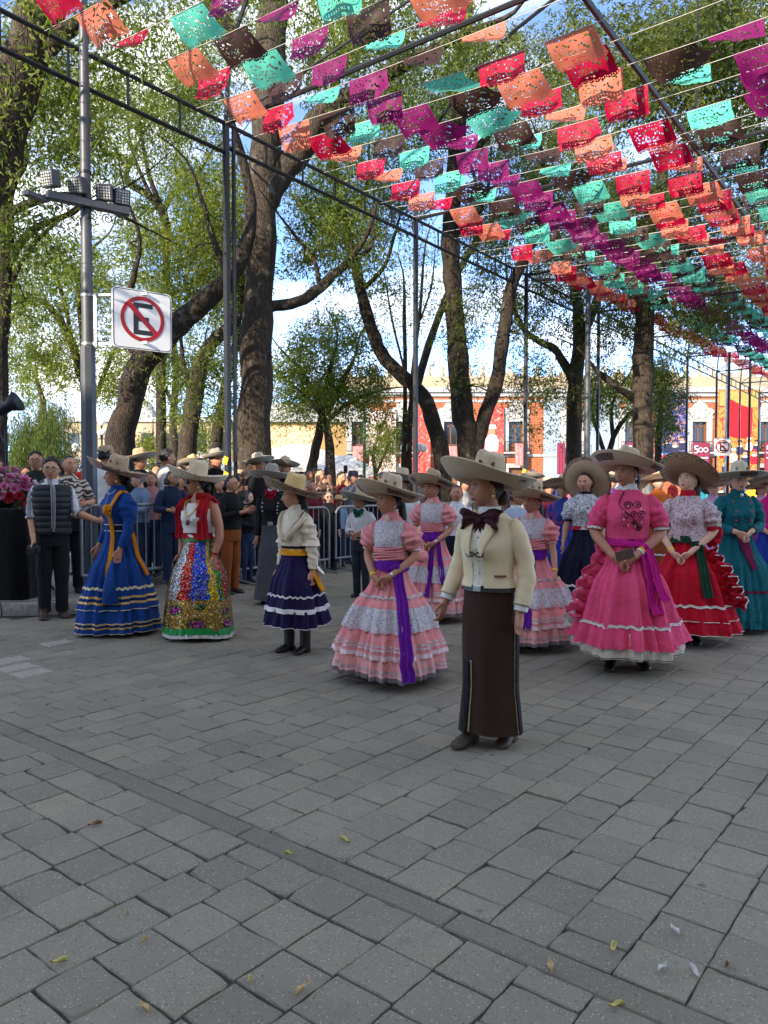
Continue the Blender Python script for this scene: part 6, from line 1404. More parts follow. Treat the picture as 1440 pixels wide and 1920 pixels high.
# ---------- woman in hot pink
C_HOT = cloth('hot_pink', 224, 76, 116); C_FUCH = cloth('fuchsia', 188, 18, 122); M_TRIMD = pattern('diamond_trim', srgb(222, 214, 206), srgb(40, 20, 24), 55, .26, 'dots')
p = Person('tall woman in a hot pink dress with black swirl embroidery, hands folded over a phone', 1178, 6.0, 1.665, -14, (-38, 0), 'dark', wf=1.10, arms=clasp(-.020, -.025))
p.hair('bun'); p.sombrero(F_CREAM, .285, .130, 12, .042, 0, M_HATBAND, F_CREAM, under=felt('blush', 196, 166, 146), patches=[(330, 372 % 360, .70, .95, M_PATCH), (88, 130, .70, .95, M_PATCH)]); p.earrings(M_SILV, .009)
bo = p.shell('bodice', C_HOT, .60, .856, .018, wr=.006); p.collar('collar', M_TRIMD, .846, .884, .009)
for k in 'RL':
    s_ = p.sleeve(k, 'puff_sleeve', C_HOT, 0, .45, ((0, .006), (.25, .024), (.6, .030), (.9, .024), (1, .018)), wr=.006); p.cuff(k, 'sleeve_trim', M_TRIMD, .435, .475, .022, s_)
p.wristband('L', M_WBANDW, .90, .028); p.wristband('L', M_WBAND, .875, .018)
def spiral(cx, cz, r0, turns, sg, n=26):
    th = np.linspace(0, turns * 2 * np.pi, n); r = r0 * (1 - th / th[-1] * .82); return [(cx + sg * r_ * math.cos(t), cz + r_ * math.sin(t) / 1.665) for r_, t in zip(r, th)]
mb = MB()
def on_chest(x, z, off=.0225):
    a = np.interp(z, PZ, p.pa) * p.wf * p.h + .018; return p.ts(z, math.asin(max(-.98, min(.98, x / a))), off)
for cx, cz, r0, tn, sg in ((-.010, .782, .030, 1.7, 1), (.062, .784, .026, 1.6, -1), (.030, .742, .022, 1.5, 1), (.088, .738, .030, 1.7, 1), (-.030, .735, .022, 1.5, -1), (.070, .675, .022, 1.5, 1), (.034, .700, .018, 1.5, -1)):
    mb.tube([on_chest(x, z) for x, z in spiral(cx, cz, r0 * 1.15, tn, sg)], .0034, 5)
mb.tube([on_chest(x, z) for x, z in ((-.035, .85), (-.050, .83), (-.072, .80), (-.070, .78), (-.045, .762), (-.02, .75), (.01, .735), (.05, .705), (.07, .675))], .0042, 5)
mb.tube([p.ts(.622, x, .0235) for x in np.linspace(-np.pi, np.pi, 33)], .004, 5, cap=False)
p.add(mb, 'black_swirl_embroidery', C_BLACK, bo)
mb = MB()
for k in range(9): a_ = k * .7; c_ = on_chest(.03 + .075 * math.cos(a_), .735 + .05 * math.sin(a_), .021); mb.ball(c_, (.004, .004, .011), 6, 5)
p.add(mb, 'white_petal_stitch', C_WHITE, bo)
C_OFFW = cloth('off_white', 216, 206, 190)
p.skirt(C_HOT, [(0, .155), (.2, .225), (.45, .315), (.75, .395), (1, .445)], .61 * 1.665, .17, [
    dict(t0=.74, t1=.93, mat=C_HOT, flare=.022, amp=.026, n=18, head=M_TRIMD), dict(t0=.80, t1=1.03, mat=C_OFFW, flare=-.022, amp=.008, n=20, name='petticoat', trims=[(.94, .965, C_BLACK, .003)])], .030, .95, seed=12, hemw=.035)
sa = p.sash('sash', C_FUCH, .592, .625, .030); p.knot('sash_knot', C_FUCH, p.on_skirt(.66, .05, .04), (.05, .035, .055), sa); p.tail('sash_tail', C_FUCH, .62, .06, .62, .12, .03, sa); p.tail('sash_tail', C_FUCH, .75, .06, .5, .09, .045, sa)
def cascade(p, th0, t0, t1, mat, width, off, name, edge=None, per=5.5):
    n = 64; tt = np.linspace(0, 1, n); sg = np.sign(th0); P, Sd = [], []
    for x in tt:
        th = th0 + sg * .16 * math.sin(x * per * 2 * math.pi); q = p.on_skirt(th, t0 + (t1 - t0) * x, off + .02 * math.cos(x * per * 2 * math.pi)); P.append(q)
        Sd.append(A3(math.sin(th0) * 1.0, -math.cos(th0) * .9 + .35 * math.sin(x * per * 2 * math.pi + 1), .35 + .25 * math.cos(x * per * 2 * math.pi)))
    P, Sd = np.array(P), np.array(Sd); ro = p.add(MB().ribbon(P, width * (.7 + .5 * tt), Sd, .008, nx=8, wave=.006), name, mat)
    if edge is not None: p.add(MB().tube([q + nrm(d) * width * (.7 + .5 * x) * .5 for q, d, x in zip(P, Sd, tt)], .006, 5), 'white_piping', edge, ro)
cascade(p, -1.45, .06, .74, C_HOT, .17, .035, 'side_ruffle'); cascade(p, -1.72, .28, .86, C_OFFW, .14, .02, 'petticoat_ruffle', None, 4.5)
p.boots(M_BOOT, shaft=.26, dx=.075, step=.12)
c = at(1172, 1040, 5.62); o = MB().box((0, 0, 0), (.15, .012, .075), R3('y', -14) @ R3('z', 10), 0, .004).build('phone', plain('phone_case', srgb(84, 62, 54), .4)); o.location = c; tag(o, 'brown cased phone held in the folded hands of the woman in hot pink', 'phone')

# ---------- woman in the red skirt, looking up
C_CRIM = cloth('crimson', 186, 10, 40); M_PRNT = pattern('red_paisley', srgb(210, 198, 196), srgb(126, 50, 56), 20, .5, 'lines', .8, 3.0); C_DGRN = cloth('bottle_green', 14, 62, 38)
p = Person('woman looking up under a tan braided hat, in a crimson skirt', 1290, 7.0, 1.60, -24, (-26, 16), 'light', arms=clasp(-.035, -.03, .0), wf=1.02)
p.hair('long', M_HAIRB); p.sombrero(F_BROWN, .285, .120, 14, .055, 0, M_BRAIDB, M_BRAIDB, under=felt('tan_under', 142, 112, 80), edge_w=.12); p.earrings(M_SILV, .006)
p.shell('blouse', M_PRNT, .595, .852, .024, wr=.009, bl=.012); p.collar('collar', C_CRIM, .846, .886, .009)
for k in 'RL':
    s_ = p.sleeve(k, 'puff_sleeve', M_PRNT, 0, .46, ((0, .012), (.3, .036), (.7, .040), (1, .020)), wr=.008); p.cuff(k, 'sleeve_trim', C_CRIM, .45, .50, .022, s_)
p.wristband('R', M_WBAND, .94, .03)
p.skirt(C_CRIM, [(0, .15), (.2, .225), (.5, .325), (.8, .40), (1, .435)], .60 * 1.60, .13, [
    dict(t0=.70, t1=.86, mat=C_CRIM, flare=.012, amp=.012, n=22, head=C_WHITE, trims=[(.955, 1.0, C_WHITE, .004)]), dict(t0=.83, t1=1.0, mat=C_CRIM, flare=.010, amp=.014, n=24, trims=[(.965, 1.0, C_WHITE, .004)])], .028, .95, seed=14)
sa = p.sash('sash', C_DGRN, .585, .625, .032); p.knot('sash_knot', C_DGRN, p.on_skirt(.62, .05, .035), (.05, .03, .05), sa); p.tail('sash_tail', C_DGRN, .60, .06, .60, .10, .03, sa)
cascade(p, 1.40, .10, .72, C_CRIM, .18, .035, 'side_ruffle', C_WHITE)
p.knot('red_bow', C_CRIM, p.on_skirt(1.8, .02, .09), (.06, .05, .10)); p.boots(M_BOOT, shaft=.24, dx=.05)

# ---------- woman in teal
C_TEAL = cloth('teal', 10, 96, 104); C_PLUM = cloth('plum', 112, 20, 62); M_FLW = plain('flower_stitch', srgb(206, 62, 96), .7); M_LEAFS = plain('leaf_stitch', srgb(30, 110, 70), .7)
p = Person('woman in a teal embroidered dress with a plum sash and hands folded high', 1383, 7.7, 1.615, 2, (-4, -4), 'light', arms=clasp(.055, -.012), wf=1.08, lips=M_LIPR)
p.hair('bun'); p.sombrero(F_IVORY, .285, .125, 3, .034, 0, M_HATBAND, F_IVORY, under=F_GREY, patches=[(342, 20, .72, .95, M_PATCH), (80, 105, .7, .92, M_PATCH), (250, 280, .7, .92, M_PATCH)]); p.earrings(M_GOLD, .009)
bo = p.shell('bodice', C_TEAL, .60, .856, .016, wr=.004); p.collar('collar', C_TEAL, .846, .882, .009); p.add(MB().ball(p.ts(.842, 0, .024), (.016, .007, .024), 12, 8), 'brooch', M_SILV)
for k in 'RL': p.sleeve(k, 'sleeve', C_TEAL, 0, .93, ((0, .012), (.12, .028), (.35, .026), (.55, .012), (1, .012)), wr=.005)
fl, lf = MB(), MB()
for sg in (-1, 1):
    for i, z in enumerate(np.linspace(.83, .63, 8)):
        x = sg * (.50 + .05 * math.sin(i * 2)); c_ = p.ts(z, x, .021)
        (fl if i % 2 else lf).ball(c_, (.012, .006, .011) if i % 2 else (.018, .005, .012), 8, 5); lf.ball(c_ + A3(sg * .016, -.002, .012), (.008, .003, .006), 6, 4)
    for z in (.78, .765): fl.ball(p.arm_path('L' if sg > 0 else 'R', 21)[0][4 if z > .77 else 6] + A3(sg * .02, -.062, 0), (.010, .006, .010), 8, 5)
p.add(fl, 'flower_embroidery', M_FLW, bo); p.add(lf, 'leaf_embroidery', M_LEAFS, bo)
sk = p.skirt(C_TEAL, [(0, .16), (.2, .235), (.5, .325), (.8, .385), (1, .415)], .61 * 1.615, .06, [dict(t0=.62, t1=.92, mat=C_TEAL, flare=.012, amp=.010, n=14, head=C_PLUM), dict(t0=.88, t1=1.0, mat=C_TEAL, flare=.008, amp=.014, n=26)], .028, .95, seed=16)
fl, lf = MB(), MB()
for th in (-.75, -.68, .42, .50, .95):
    for i, t in enumerate(np.linspace(.66, .90, 6)): c_ = p.on_skirt(th + .06 * math.sin(i * 2.2), t, .030); (fl if i % 2 else lf).ball(c_, (.018, .010, .016), 8, 5); lf.ball(c_ + A3(.02, .0, .018), (.014, .006, .008), 6, 4)
p.add(fl, 'flower_embroidery', M_FLW, sk); p.add(lf, 'leaf_embroidery', M_LEAFS, sk)
sa = p.sash('sash', C_PLUM, .598, .622, .024); p.add(MB().ribbon([p.ts(.612, -.2, .03), p.on_skirt(-.05, .08, .03), p.on_skirt(.06, .2, .03), p.on_skirt(.10, .38, .03)], [.10, .10, .085, .05], A3(1, 0, 0), .010, wave=.004), 'sash_tail', C_PLUM, sa); p.boots(shaft=.12)

# ---------- woman with a navy skirt, hat hanging at her back
C_NAVY = cloth('navy', 14, 16, 38); M_BLKPR = pattern('black_rose_print', srgb(206, 206, 206), srgb(28, 30, 40), 17, .5, 'lines', .8, 2.2)
p = Person('bareheaded young woman in a black and white flower blouse and navy skirt', 1098, 8.65, 1.60, -16, (-14, -3), 'mid', arms={'R': ((-.13, .01, .64), (-.15, -.02, .50), (0, -.2, -1), (0, -1, 0))})
p.hair('bun'); p.shell('blouse', M_BLKPR, .60, .852, .018, wr=.006); p.collar('collar', C_NAVY, .846, .870, .010)
for k in 'RL': s_ = p.sleeve(k, 'puff_sleeve', M_BLKPR, 0, .45, ((0, .012), (.3, .034), (.7, .036), (1, .016)), wr=.006); p.cuff(k, 'sleeve_trim', C_NAVY, .44, .48, .018, s_)
p.sash('sash', C_CRIM, .600, .626, .022); p.wristband('R', M_SILV)
p.skirt(C_NAVY, [(0, .145), (.25, .24), (.5, .31), (.8, .385), (1, .41)], .60 * 1.60, .09, [dict(t0=.70, t1=.90, mat=C_NAVY, flare=.010, amp=.012, n=22, head=C_WHITE, trims=[(.96, 1, C_WHITE, .004)]), dict(t0=.87, t1=1.0, mat=C_NAVY, flare=.006, amp=.012, n=22, trims=[(.95, 1, C_WHITE, .004)])], .026, .95, seed=18)
p.sombrero(F_BROWN, .290, .110, 62, .03, 0, M_BRAIDB, M_BRAIDB, under=F_SAND, back=True, edge_w=.12); p.boots(shaft=.12)

# ---------- further riders and dancers of the parade, half hidden
C_BLUED = cloth('deep_blue', 26, 48, 140); M_FLBL = pattern('red_flowers_on_blue', srgb(30, 44, 130), srgb(196, 40, 70), 22, .30, 'dots'); C_LILAC = cloth('lilac', 196, 150, 190)
def dancer(label, px, D, h, top, skirt_m, felt_m, yaw=-15, head=(-20, 0), R=.38, skin='mid', arms=None, hair='bun', tilt=8, puff=True, hires=False, patches=True, trim=None, sash=None, seed=30, group='parade dancers behind the front row', z0=0.0):
    p = Person(label, px, D, h, yaw, head, skin, arms=arms or clasp(), hires=hires, group=group)
    p.hair(hair)
    if felt_m: p.sombrero(felt_m, .275, .130, tilt, .045, 0, M_HATBAND, M_BRAIDB if patches else felt_m, under=F_SAND, edge_w=.2 if patches else 0)
    p.shell('blouse', top, .60, .852, .016, wr=.004); p.collar('collar', trim or top, .846, .878, .009)
    for k in 'RL': p.sleeve(k, 'sleeve', top, 0, .46 if puff else .94, ((0, .010), (.3, .032 if puff else .016), (.8, .03 if puff else .012), (1, .012)))
    p.sash('sash', sash or trim or skirt_m, .600, .628, .022)
    p.skirt(skirt_m, [(0, .15), (.3, R * .6), (.6, R * .82), (1, R)], .61 * h, .08, [dict(t0=.66, t1=1.0, mat=skirt_m, flare=.01, amp=.014, n=22, head=trim or C_WHITE, trims=[(.94, 1, trim or C_WHITE, .004)])], .026, .95, seed=seed)
    p.boots(shaft=.12)
    return p
dancer('dancer in a deep blue dress with red flowers, holding her hat brim', 1056, 9.6, 1.50, M_FLBL, C_BLUED, F_CREAM, -12, (-6, 0), .40, arms={'L': ((.16, -.02, .72), (.07, -.08, .875), (-.2, 0, 1), (0, -.4, -.2))}, puff=False, seed=31)
dancer('smiling woman under a grey hat looking over the teal woman\'s shoulder', 1337, 10.6, 1.52, C_LILAC, C_LILAC, F_GREY, 0, (4, 0), .40, 'light', seed=32)
dancer('woman in bright magenta cut off by the right edge of the photo', 1448, 9.2, 1.55, cloth('magenta', 206, 20, 120), C_BLUED, F_SAND, -5, (-10, 0), .42, 'mid', seed=33, sash=C_FUCH)
dancer('woman in dark lilac behind the white bow at the far right', 1428, 11.5, 1.5, C_LILAC, cloth('violet', 120, 40, 110), felt('pinkish', 212, 140, 120), 5, (0, 0), .4, 'mid', seed=34)
M_WEMB = pattern('white_embroidered_shirt', srgb(216, 216, 218), srgb(90, 84, 130), 30, .64)
# charros and the charra on the left half
def charro(label, px, D, h, top, lower, felt_m, yaw=-15, head=(-15, 0), skin='mid', fem=False, arms=None, hair='short', tilt=6, bow=None, hires=False, R=.28, z0=0.0, group='charro riders in wide hats', wf=1.0, hs=1.0, crown=.13, legs_mat=None):
    p = Person(label, px, D, h, yaw, head, skin, fem, wf, arms, hires, z0, hs, group)
    p.hair(hair)
    if felt_m: p.sombrero(felt_m, R, crown, tilt, .05, 0, felt_m, felt_m, under=F_GREY)
    p.shell('shirt', top, .57 if not fem else .6, .853, .016, wr=.005); p.collar('collar', C_WHITE, .846, .876, .009)
    for k in 'RL': p.sleeve(k, 'sleeve', top, 0, .95, ((0, .012), (.4, .014), (1, .014)))
    if bow: p.bow(bow, .06, .05, .838, .5)
    if lower is None: p.trousers(legs_mat or C_BLACK); p.boots(shaft=.12)
    return p
p = charro('boy in a white shirt and green bow tie standing before the barrier', 677, 9.9, 1.33, C_WHITE, None, F_CREAM, -24, (-30, 0), 'mid', False, clasp(.075, -.02), bow=cloth('emerald', 10, 90, 66), hires=True, hs=1.08, legs_mat=cloth('charcoal', 44, 46, 54))
p.add(MB().grid(np.array([p.ts(z, np.linspace(-np.pi, np.pi, 30), .020) for z in (.575, .600)])), 'belt', M_BROWNL)
p = charro('woman in a black charro jacket, red bow and long grey skirt', 512, 9.3, 1.63, C_BLACK, 'skirt', F_GREY, -10, (-14, -4), 'tan', True, None, 'bun', 4, cloth('red_bow', 166, 16, 44), True)
C_GREYW = cloth('grey_wool', 72, 72, 74); p.skirt(C_GREYW, [(0, .14), (.25, .185), (.6, .205), (1, .255)], .60 * 1.63, .06, (), .006, .85, seed=21, npl=(3, 5, 7)); p.boots(shaft=.12); p.shell('vest', C_BLACK, .6, .80, .019, RD(-30), RD(30), 8, .001)
mb = MB()
for sg, zs in ((1, (.765, .74, .715, .69)), (-1, (.765, .735, .705))):
    for z in zs: mb.ball(p.ts(z, sg * .62, .022), (.010, .005, .010), 8, 5)
p.add(mb, 'silver_button', M_SILV); p.add(MB().box(p.ts(.612, 0, .022), (.06, .012, .045), None, 0, .005), 'belt_buckle', M_SILV)
p = charro('man in a white shirt under a cream hat, behind the foremost girl in pink', 756, 9.4, 1.58, C_WHITE, None, F_CREAM, -20, (-30, 0), 'tan', R=.29)
p = charro('person in a white blouse with purple embroidery and yellow wristband behind the second pink girl', 856, 8.9, 1.46, M_WEMB, None, None, -10, (0, 0), 'tan', True, hair='bun', legs_mat=C_NAVY); p.wristband('L', M_WBAND)
charro('rider in a pale blue shirt behind the third pink girl', 968, 8.4, 1.42, cloth('pale_blue', 170, 182, 200), None, None, -10, (60, 0), 'tan', hair='short')
# ================================================================== PEOPLE: onlookers
JEAN = cloth('denim', 34, 46, 72); DARK = cloth('dark_trousers', 24, 24, 28); RUST = cloth('rust', 138, 74, 30)
def onlooker(label, px, top_y, D, top, yaw=10, head=(0, 0), skin='mid', fem=True, hair='short', low=DARK, hat=None, arms=None, z0=0.0, hatm=None, sleeve=.95, hairm=None, wf=1.0, glasses=False, group='onlookers behind the barriers', extra=0.0, hires=False):
    h = (EYE + (912 - top_y) * D / F - z0 - (.10 if hat else 0.02)) / 1.0 - extra
    p = Person(label, px, D, h, yaw, head, skin, fem, wf, arms, hires, z0, group=group)
    p.hair(hair, hairm)
    p.shell('shirt', top, .55, .853, .016, wr=.005); p.collar('collar', top, .842, .866, .012)
    for k in 'RL': p.sleeve(k, 'sleeve', top, 0, sleeve, ((0, .012), (.4, .016), (1, .016)), wr=.006)
    p.trousers(low); p.boots(M_BOOT, 'shoe', .09)
    if hat == 'sombrero': p.sombrero(hatm or F_CREAM, .27, .12, 4, .045, 0, M_HATBAND, hatm or F_CREAM, under=F_GREY)
    elif hat == 'cap': p.hat_simple(hatm or F_SAND, crown=.11, name='cap', brim=False, peak=True)
    elif hat == 'straw': p.hat_simple(hatm or F_STRAW, .16, .10, bandm=M_BROWNL)
    if glasses == 'dark': p.sunglasses()
    elif glasses: p.glasses()
    return p
UP = lambda x=0: {'R': ((-.16, -.08, .73), (-.07 + x, -.17, .86), (.2, -.3, 1), (.4, 0, -.2)), 'L': ((.16, -.08, .73), (.07 + x, -.17, .86), (-.2, -.3, 1), (-.4, 0, -.2))}
HOLD = lambda z=.74, y=-.20: {'R': ((-.14, -.02, .655), (-.05, y, z), (.5, -.6, .4), (.3, 0, 1)), 'L': ((.14, -.02, .655), (.05, y, z), (-.5, -.6, .4), (-.3, 0, 1))}
REST = lambda: {'R': ((-.16, -.03, .66), (-.10, -.17, .66), (.6, -.6, -.1), (.3, -.4, .5)), 'L': ((.16, -.03, .66), (.10, -.17, .66), (-.6, -.6, -.1), (-.3, -.4, .5))}

# ---------- man in the padded vest, in front of the kerb
C_STRIPE = None
def stripe_fn(m, uv, ob):
    sp = m.n('ShaderNodeSeparateXYZ'); m.l(ob, sp.inputs[0]); f_ = m.ramp(m.math('FRACT', m.math('MULTIPLY', sp.outputs[0], 9.5)), [(0, srgb(206, 206, 204)), (.55, srgb(206, 206, 204)), (.58, srgb(140, 140, 142)), (.97, srgb(140, 140, 142))]); m.col(f_); m.set(Roughness=.8)
C_STRIPE = uvmat('striped_shirt', stripe_fn); C_VEST = plain('padded_vest', srgb(26, 27, 31), .55, 0, .15, 14, .3)
p = Person('young man with glasses in a black padded vest over a striped shirt', 97, 8.3, 1.755, 28, (-10, -3), 'mid', False, .98,
           arms={'R': ((-.122, .02, .655), (-.112, -.060, .505), (.05, -.25, -1), (0, -1, 0)), 'L': ((.140, -.01, .660), (.250, -.14, .615), (.8, -.5, -.1), (.2, -.3, .8))})
p.hair('short'); p.glasses(); p.shell('shirt', C_STRIPE, .545, .853, .014, wr=.004); p.collar('shirt_collar', C_STRIPE, .842, .874, .012)
for k in 'RL': p.sleeve(k, 'sleeve', C_STRIPE, 0, .60, ((0, .006), (.5, .014), (1, .018)), wr=.006)
for i in range(8): p.add(MB().grid(np.array([p.ts(np.minimum(.530 + .0385 * i + .0385 * t, .852), np.linspace(RD(4), RD(356), 40), .030 + .010 * math.sin(t * math.pi) + .012 * (1 - i / 8)) for t in np.linspace(0, 1, 5)])), 'vest_quilt', C_VEST)
p.add(MB().tube([p.hpm(A3(.095 * math.cos(a_), .045 + .075 * math.sin(a_), -.155 + .01 * math.sin(a_))) for a_ in np.linspace(-.9, 4.05, 18)], .034, 9), 'hood', C_VEST)
for sg in (-1, 1): p.add(MB().tube([p.ts(z, sg * RD(5), .046) for z in np.linspace(.57, .84, 10)], .005, 5), 'zip_tape', plain('zip_grey', srgb(150, 150, 152), .5))
p.trousers(DARK, flare=1.05); p.boots(M_BROWNL, 'shoe', .10, .055, .06); p.cuff('R', 'cord_bracelet', M_WBANDW, .93, .945, .004)
c = p.root.matrix_basis @ Vector(p.arm_pts('R')[2] + A3(-.0, -.05, -.11)); cm = empty('camera', c); tag(cm, 'black camera with a lens dangling from the hand of the man in the padded vest', 'camera')
MB().box((0, 0, 0), (.13, .06, .09), None, 0, .012).box((0, 0, .055), (.05, .05, .03), None, 0, .01).build('camera_body', M_BLACKP, cm); MB().tube([(0, -.02, -.005), (0, -.11, -.02)], .038, 14).build('lens', M_BLACKP, cm)

PV = .145
onlooker('man in a dark green jacket and glasses standing behind the man in the padded vest', 68, 845, 9.8, cloth('dark_green', 38, 44, 36), 10, (8, 0), 'mid', False, z0=PV, glasses=True)
onlooker('man wearing a blue face mask beside the pink flowers', 18, 886, 14, cloth('slate', 40, 44, 52), 0, (0, 0), 'mid', False).add(MB().ball(A3(0, 0, 0), (.001, .001, .001), 6, 4), 'mask_strap', C_WHITE)
onlooker('dark clad man at the extreme left edge under the stage lamp', -6, 856, 12, C_BLACK, 5, (10, 0), 'mid', False)
onlooker('long haired woman in a cream and brown striped top leaning beside the lamp post', 130, 852, 9.25, pattern('striped_knit', srgb(196, 184, 166), srgb(60, 44, 38), 18, .5, 'scroll'), 25, (20, 0), 'mid', True, 'long', DARK, arms=REST(), z0=PV, sleeve=.45)
onlooker('person in maroon with a red cap beside the grey lamp post', 148, 878, 11.2, cloth('maroon_top', 92, 16, 40), 0, (30, 0), 'mid', True, 'short', DARK, 'cap', hatm=cloth('red_cap', 206, 50, 44), z0=PV)
onlooker('man in a white shirt and beige cap seen from behind, right of the lamp post', 198, 826, 10.6, C_WHITE, 150, (0, 0), 'tan', False, 'short', JEAN, 'cap', hatm=F_SAND, z0=PV, sleeve=.45)
onlooker('moustached charro in a black jacket and brown brimmed hat behind the blue dress', 262, 838, 11.4, C_BLACK, 30, (30, 0), 'tan', False, 'short', DARK, 'sombrero', hatm=felt('two_tone', 178, 150, 118), z0=PV)
onlooker('balding man with glasses in a light blue shirt leaning on the barrier', 262, 884, 10.3, cloth('light_blue', 112, 134, 160), -40, (-20, -6), 'light', False, 'short', JEAN, hairm=M_HAIRG, arms=REST(), z0=PV, glasses=True)
onlooker('man in a pink shirt squeezed behind the light blue shirt', 284, 884, 11.0, cloth('salmon', 168, 116, 114), -10, (20, 0), 'tan', False, 'short', JEAN, z0=PV, hairm=M_HAIRG)
onlooker('black haired man in a white shirt turned away, left of the sequin dress hat', 312, 841, 11.6, C_WHITE, 120, (0, 0), 'mid', False, 'short', JEAN, z0=PV)
onlooker('curly haired woman in a blue jacket leaning on the barrier', 322, 880, 10.1, cloth('blue_jacket', 22, 38, 66), 40, (15, 0), 'mid', True, 'curly', JEAN, arms=REST(), z0=PV, glasses=True)
onlooker('rider in a pale yellow brimmed hat behind the sequin dress hat', 362, 850, 13, C_BLACK, 10, (10, 0), 'tan', False, 'short', DARK, 'sombrero', hatm=F_STRAW)
onlooker('rider in a grey sombrero standing behind the black post', 404, 838, 13.4, C_BLACK, 20, (30, 0), 'dark', False, 'short', DARK, 'sombrero', hatm=F_GREY)
p = onlooker('woman in black with glasses and rust trousers, filming with a phone', 432, 890, 10.2, C_BLACK, 58, (10, 0), 'mid', True, 'bun', RUST, arms=HOLD(.70, -.19), glasses=True)
def phone(px, py, D, label, tilt=0, yaw=0, sz=(.075, .009, .15)):
    o = MB().box((0, 0, 0), sz, None, 0, .003).box((0, .0062, 0), (sz[0] * .88, .003, sz[2] * .9)).build('phone', M_BLACKP); o.location = at(px, py, D); o.rotation_euler = (RD(tilt), 0, RD(yaw)); tag(o, label, 'phone', 'phones held up by onlookers')
phone(462, 930, 10.0, 'white edged phone held by the woman in rust trousers', 0, 60)
onlooker('dark haired young man in black bending toward the barrier', 462, 918, 11.3, C_BLACK, 60, (10, -8), 'light', False, 'short', JEAN, arms=HOLD(.60, -.2))
onlooker('person in a beige hat holding a phone up beside the black post', 448, 872, 12.4, C_BLACK, 20, (0, 0), 'mid', True, 'long', DARK, 'straw', hatm=F_SAND, arms=HOLD(.80, -.22)); phone(447, 896, 12.1, 'phone held up beside the black post', 0, 10)
onlooker('tall charro in a black suit with silver shoulder braid and white hat', 484, 846, 12.2, C_BLACK, 0, (40, 0), 'tan', False, 'short', DARK, 'sombrero', hatm=F_IVORY)
onlooker('rider in a domed cream hat behind the woman with the red bow', 533, 853, 12.6, C_BLACK, -20, (20, 0), 'tan', False, 'short', DARK, 'sombrero', hatm=F_CREAM)
onlooker('woman in a patterned top filming with arms raised, right of the girl in purple', 598, 878, 14, pattern('brown_print', srgb(90, 60, 50), srgb(190, 170, 150), 16, .6), 20, (20, 0), 'mid', True, 'bun', JEAN, arms=UP()); phone(612, 884, 13.6, 'phone raised by the woman in the patterned top', 0, 10)
onlooker('person in a red shirt with both arms raised taking a picture', 640, 884, 14.6, cloth('red_shirt', 170, 16, 30), 20, (10, 0), 'mid', False, 'short', JEAN, arms=UP(), sleeve=.45); phone(648, 880, 14.2, 'phone raised by the person in the red shirt')
onlooker('person in a dark purple cap and grey shirt beside the red shirt', 660, 876, 14.2, cloth('grey_shirt', 120, 124, 130), 40, (20, 0), 'mid', False, 'short', JEAN, 'cap', hatm=cloth('purple_cap', 52, 34, 62), arms=UP(.04))
onlooker('grey haired person in dark sunglasses and black jacket behind the barrier', 617, 920, 13.0, C_BLACK, 10, (0, 0), 'light', True, 'short', DARK, hairm=M_HAIRG, glasses='dark')
onlooker('person under a small straw hat next to the sunglasses wearer', 634, 922, 13.6, cloth('sky_blue', 130, 160, 190), 20, (20, 0), 'tan', False, 'short', JEAN, 'straw')
onlooker('woman in a dark coat between the boy and the front pink girl', 700, 905, 14.5, C_BLACK, 0, (-10, 0), 'mid', True, 'long', DARK)
onlooker('man in a grey sweater behind the white embroidered shirt', 742, 900, 15.5, cloth('sweater_grey', 96, 98, 104), 10, (0, 0), 'mid', False)
for i, (px, ty, D, c_, lb) in enumerate(((40, 880, 15, (60, 66, 90), 'man in a blue grey shirt behind the pink flowers'), (108, 884, 13, (150, 140, 130), 'woman in a beige top behind the man in the vest'), (236, 872, 14, (70, 40, 46), 'woman in dark red behind the beige cap'), (298, 866, 15, (120, 120, 124), 'man in grey far behind the white shirt'), (340, 872, 15.5, (44, 60, 50), 'woman in dark green behind the curly hair'), (384, 876, 16, (150, 60, 60), 'woman in faded red behind the sequin dress hat'),
                                     (560, 886, 17, (60, 60, 80), 'man in dark blue far behind the white tent corner'), (578, 880, 18, (170, 160, 150), 'woman in beige far behind the multi stemmed tree'), (676, 890, 17, (80, 90, 70), 'man in olive below the slim green street light'), (720, 892, 18, (140, 130, 150), 'woman in mauve below the small shrub'), (790, 894, 18, (40, 40, 44), 'man in black below the leaning trunk'), (870, 900, 16, (150, 150, 150), 'woman in light grey under the dark forked trunk'))):
    onlooker(lb, px, ty, D, cloth('onlooker%d' % i, *c_), (-20, 30, 0, 50)[i % 4], (0, 0), ('mid', 'tan', 'light', 'dark')[i % 4], i % 2 == 1, ('short', 'long', 'short', 'bun')[i % 4], (DARK, JEAN)[i % 2], group='onlookers farther back')
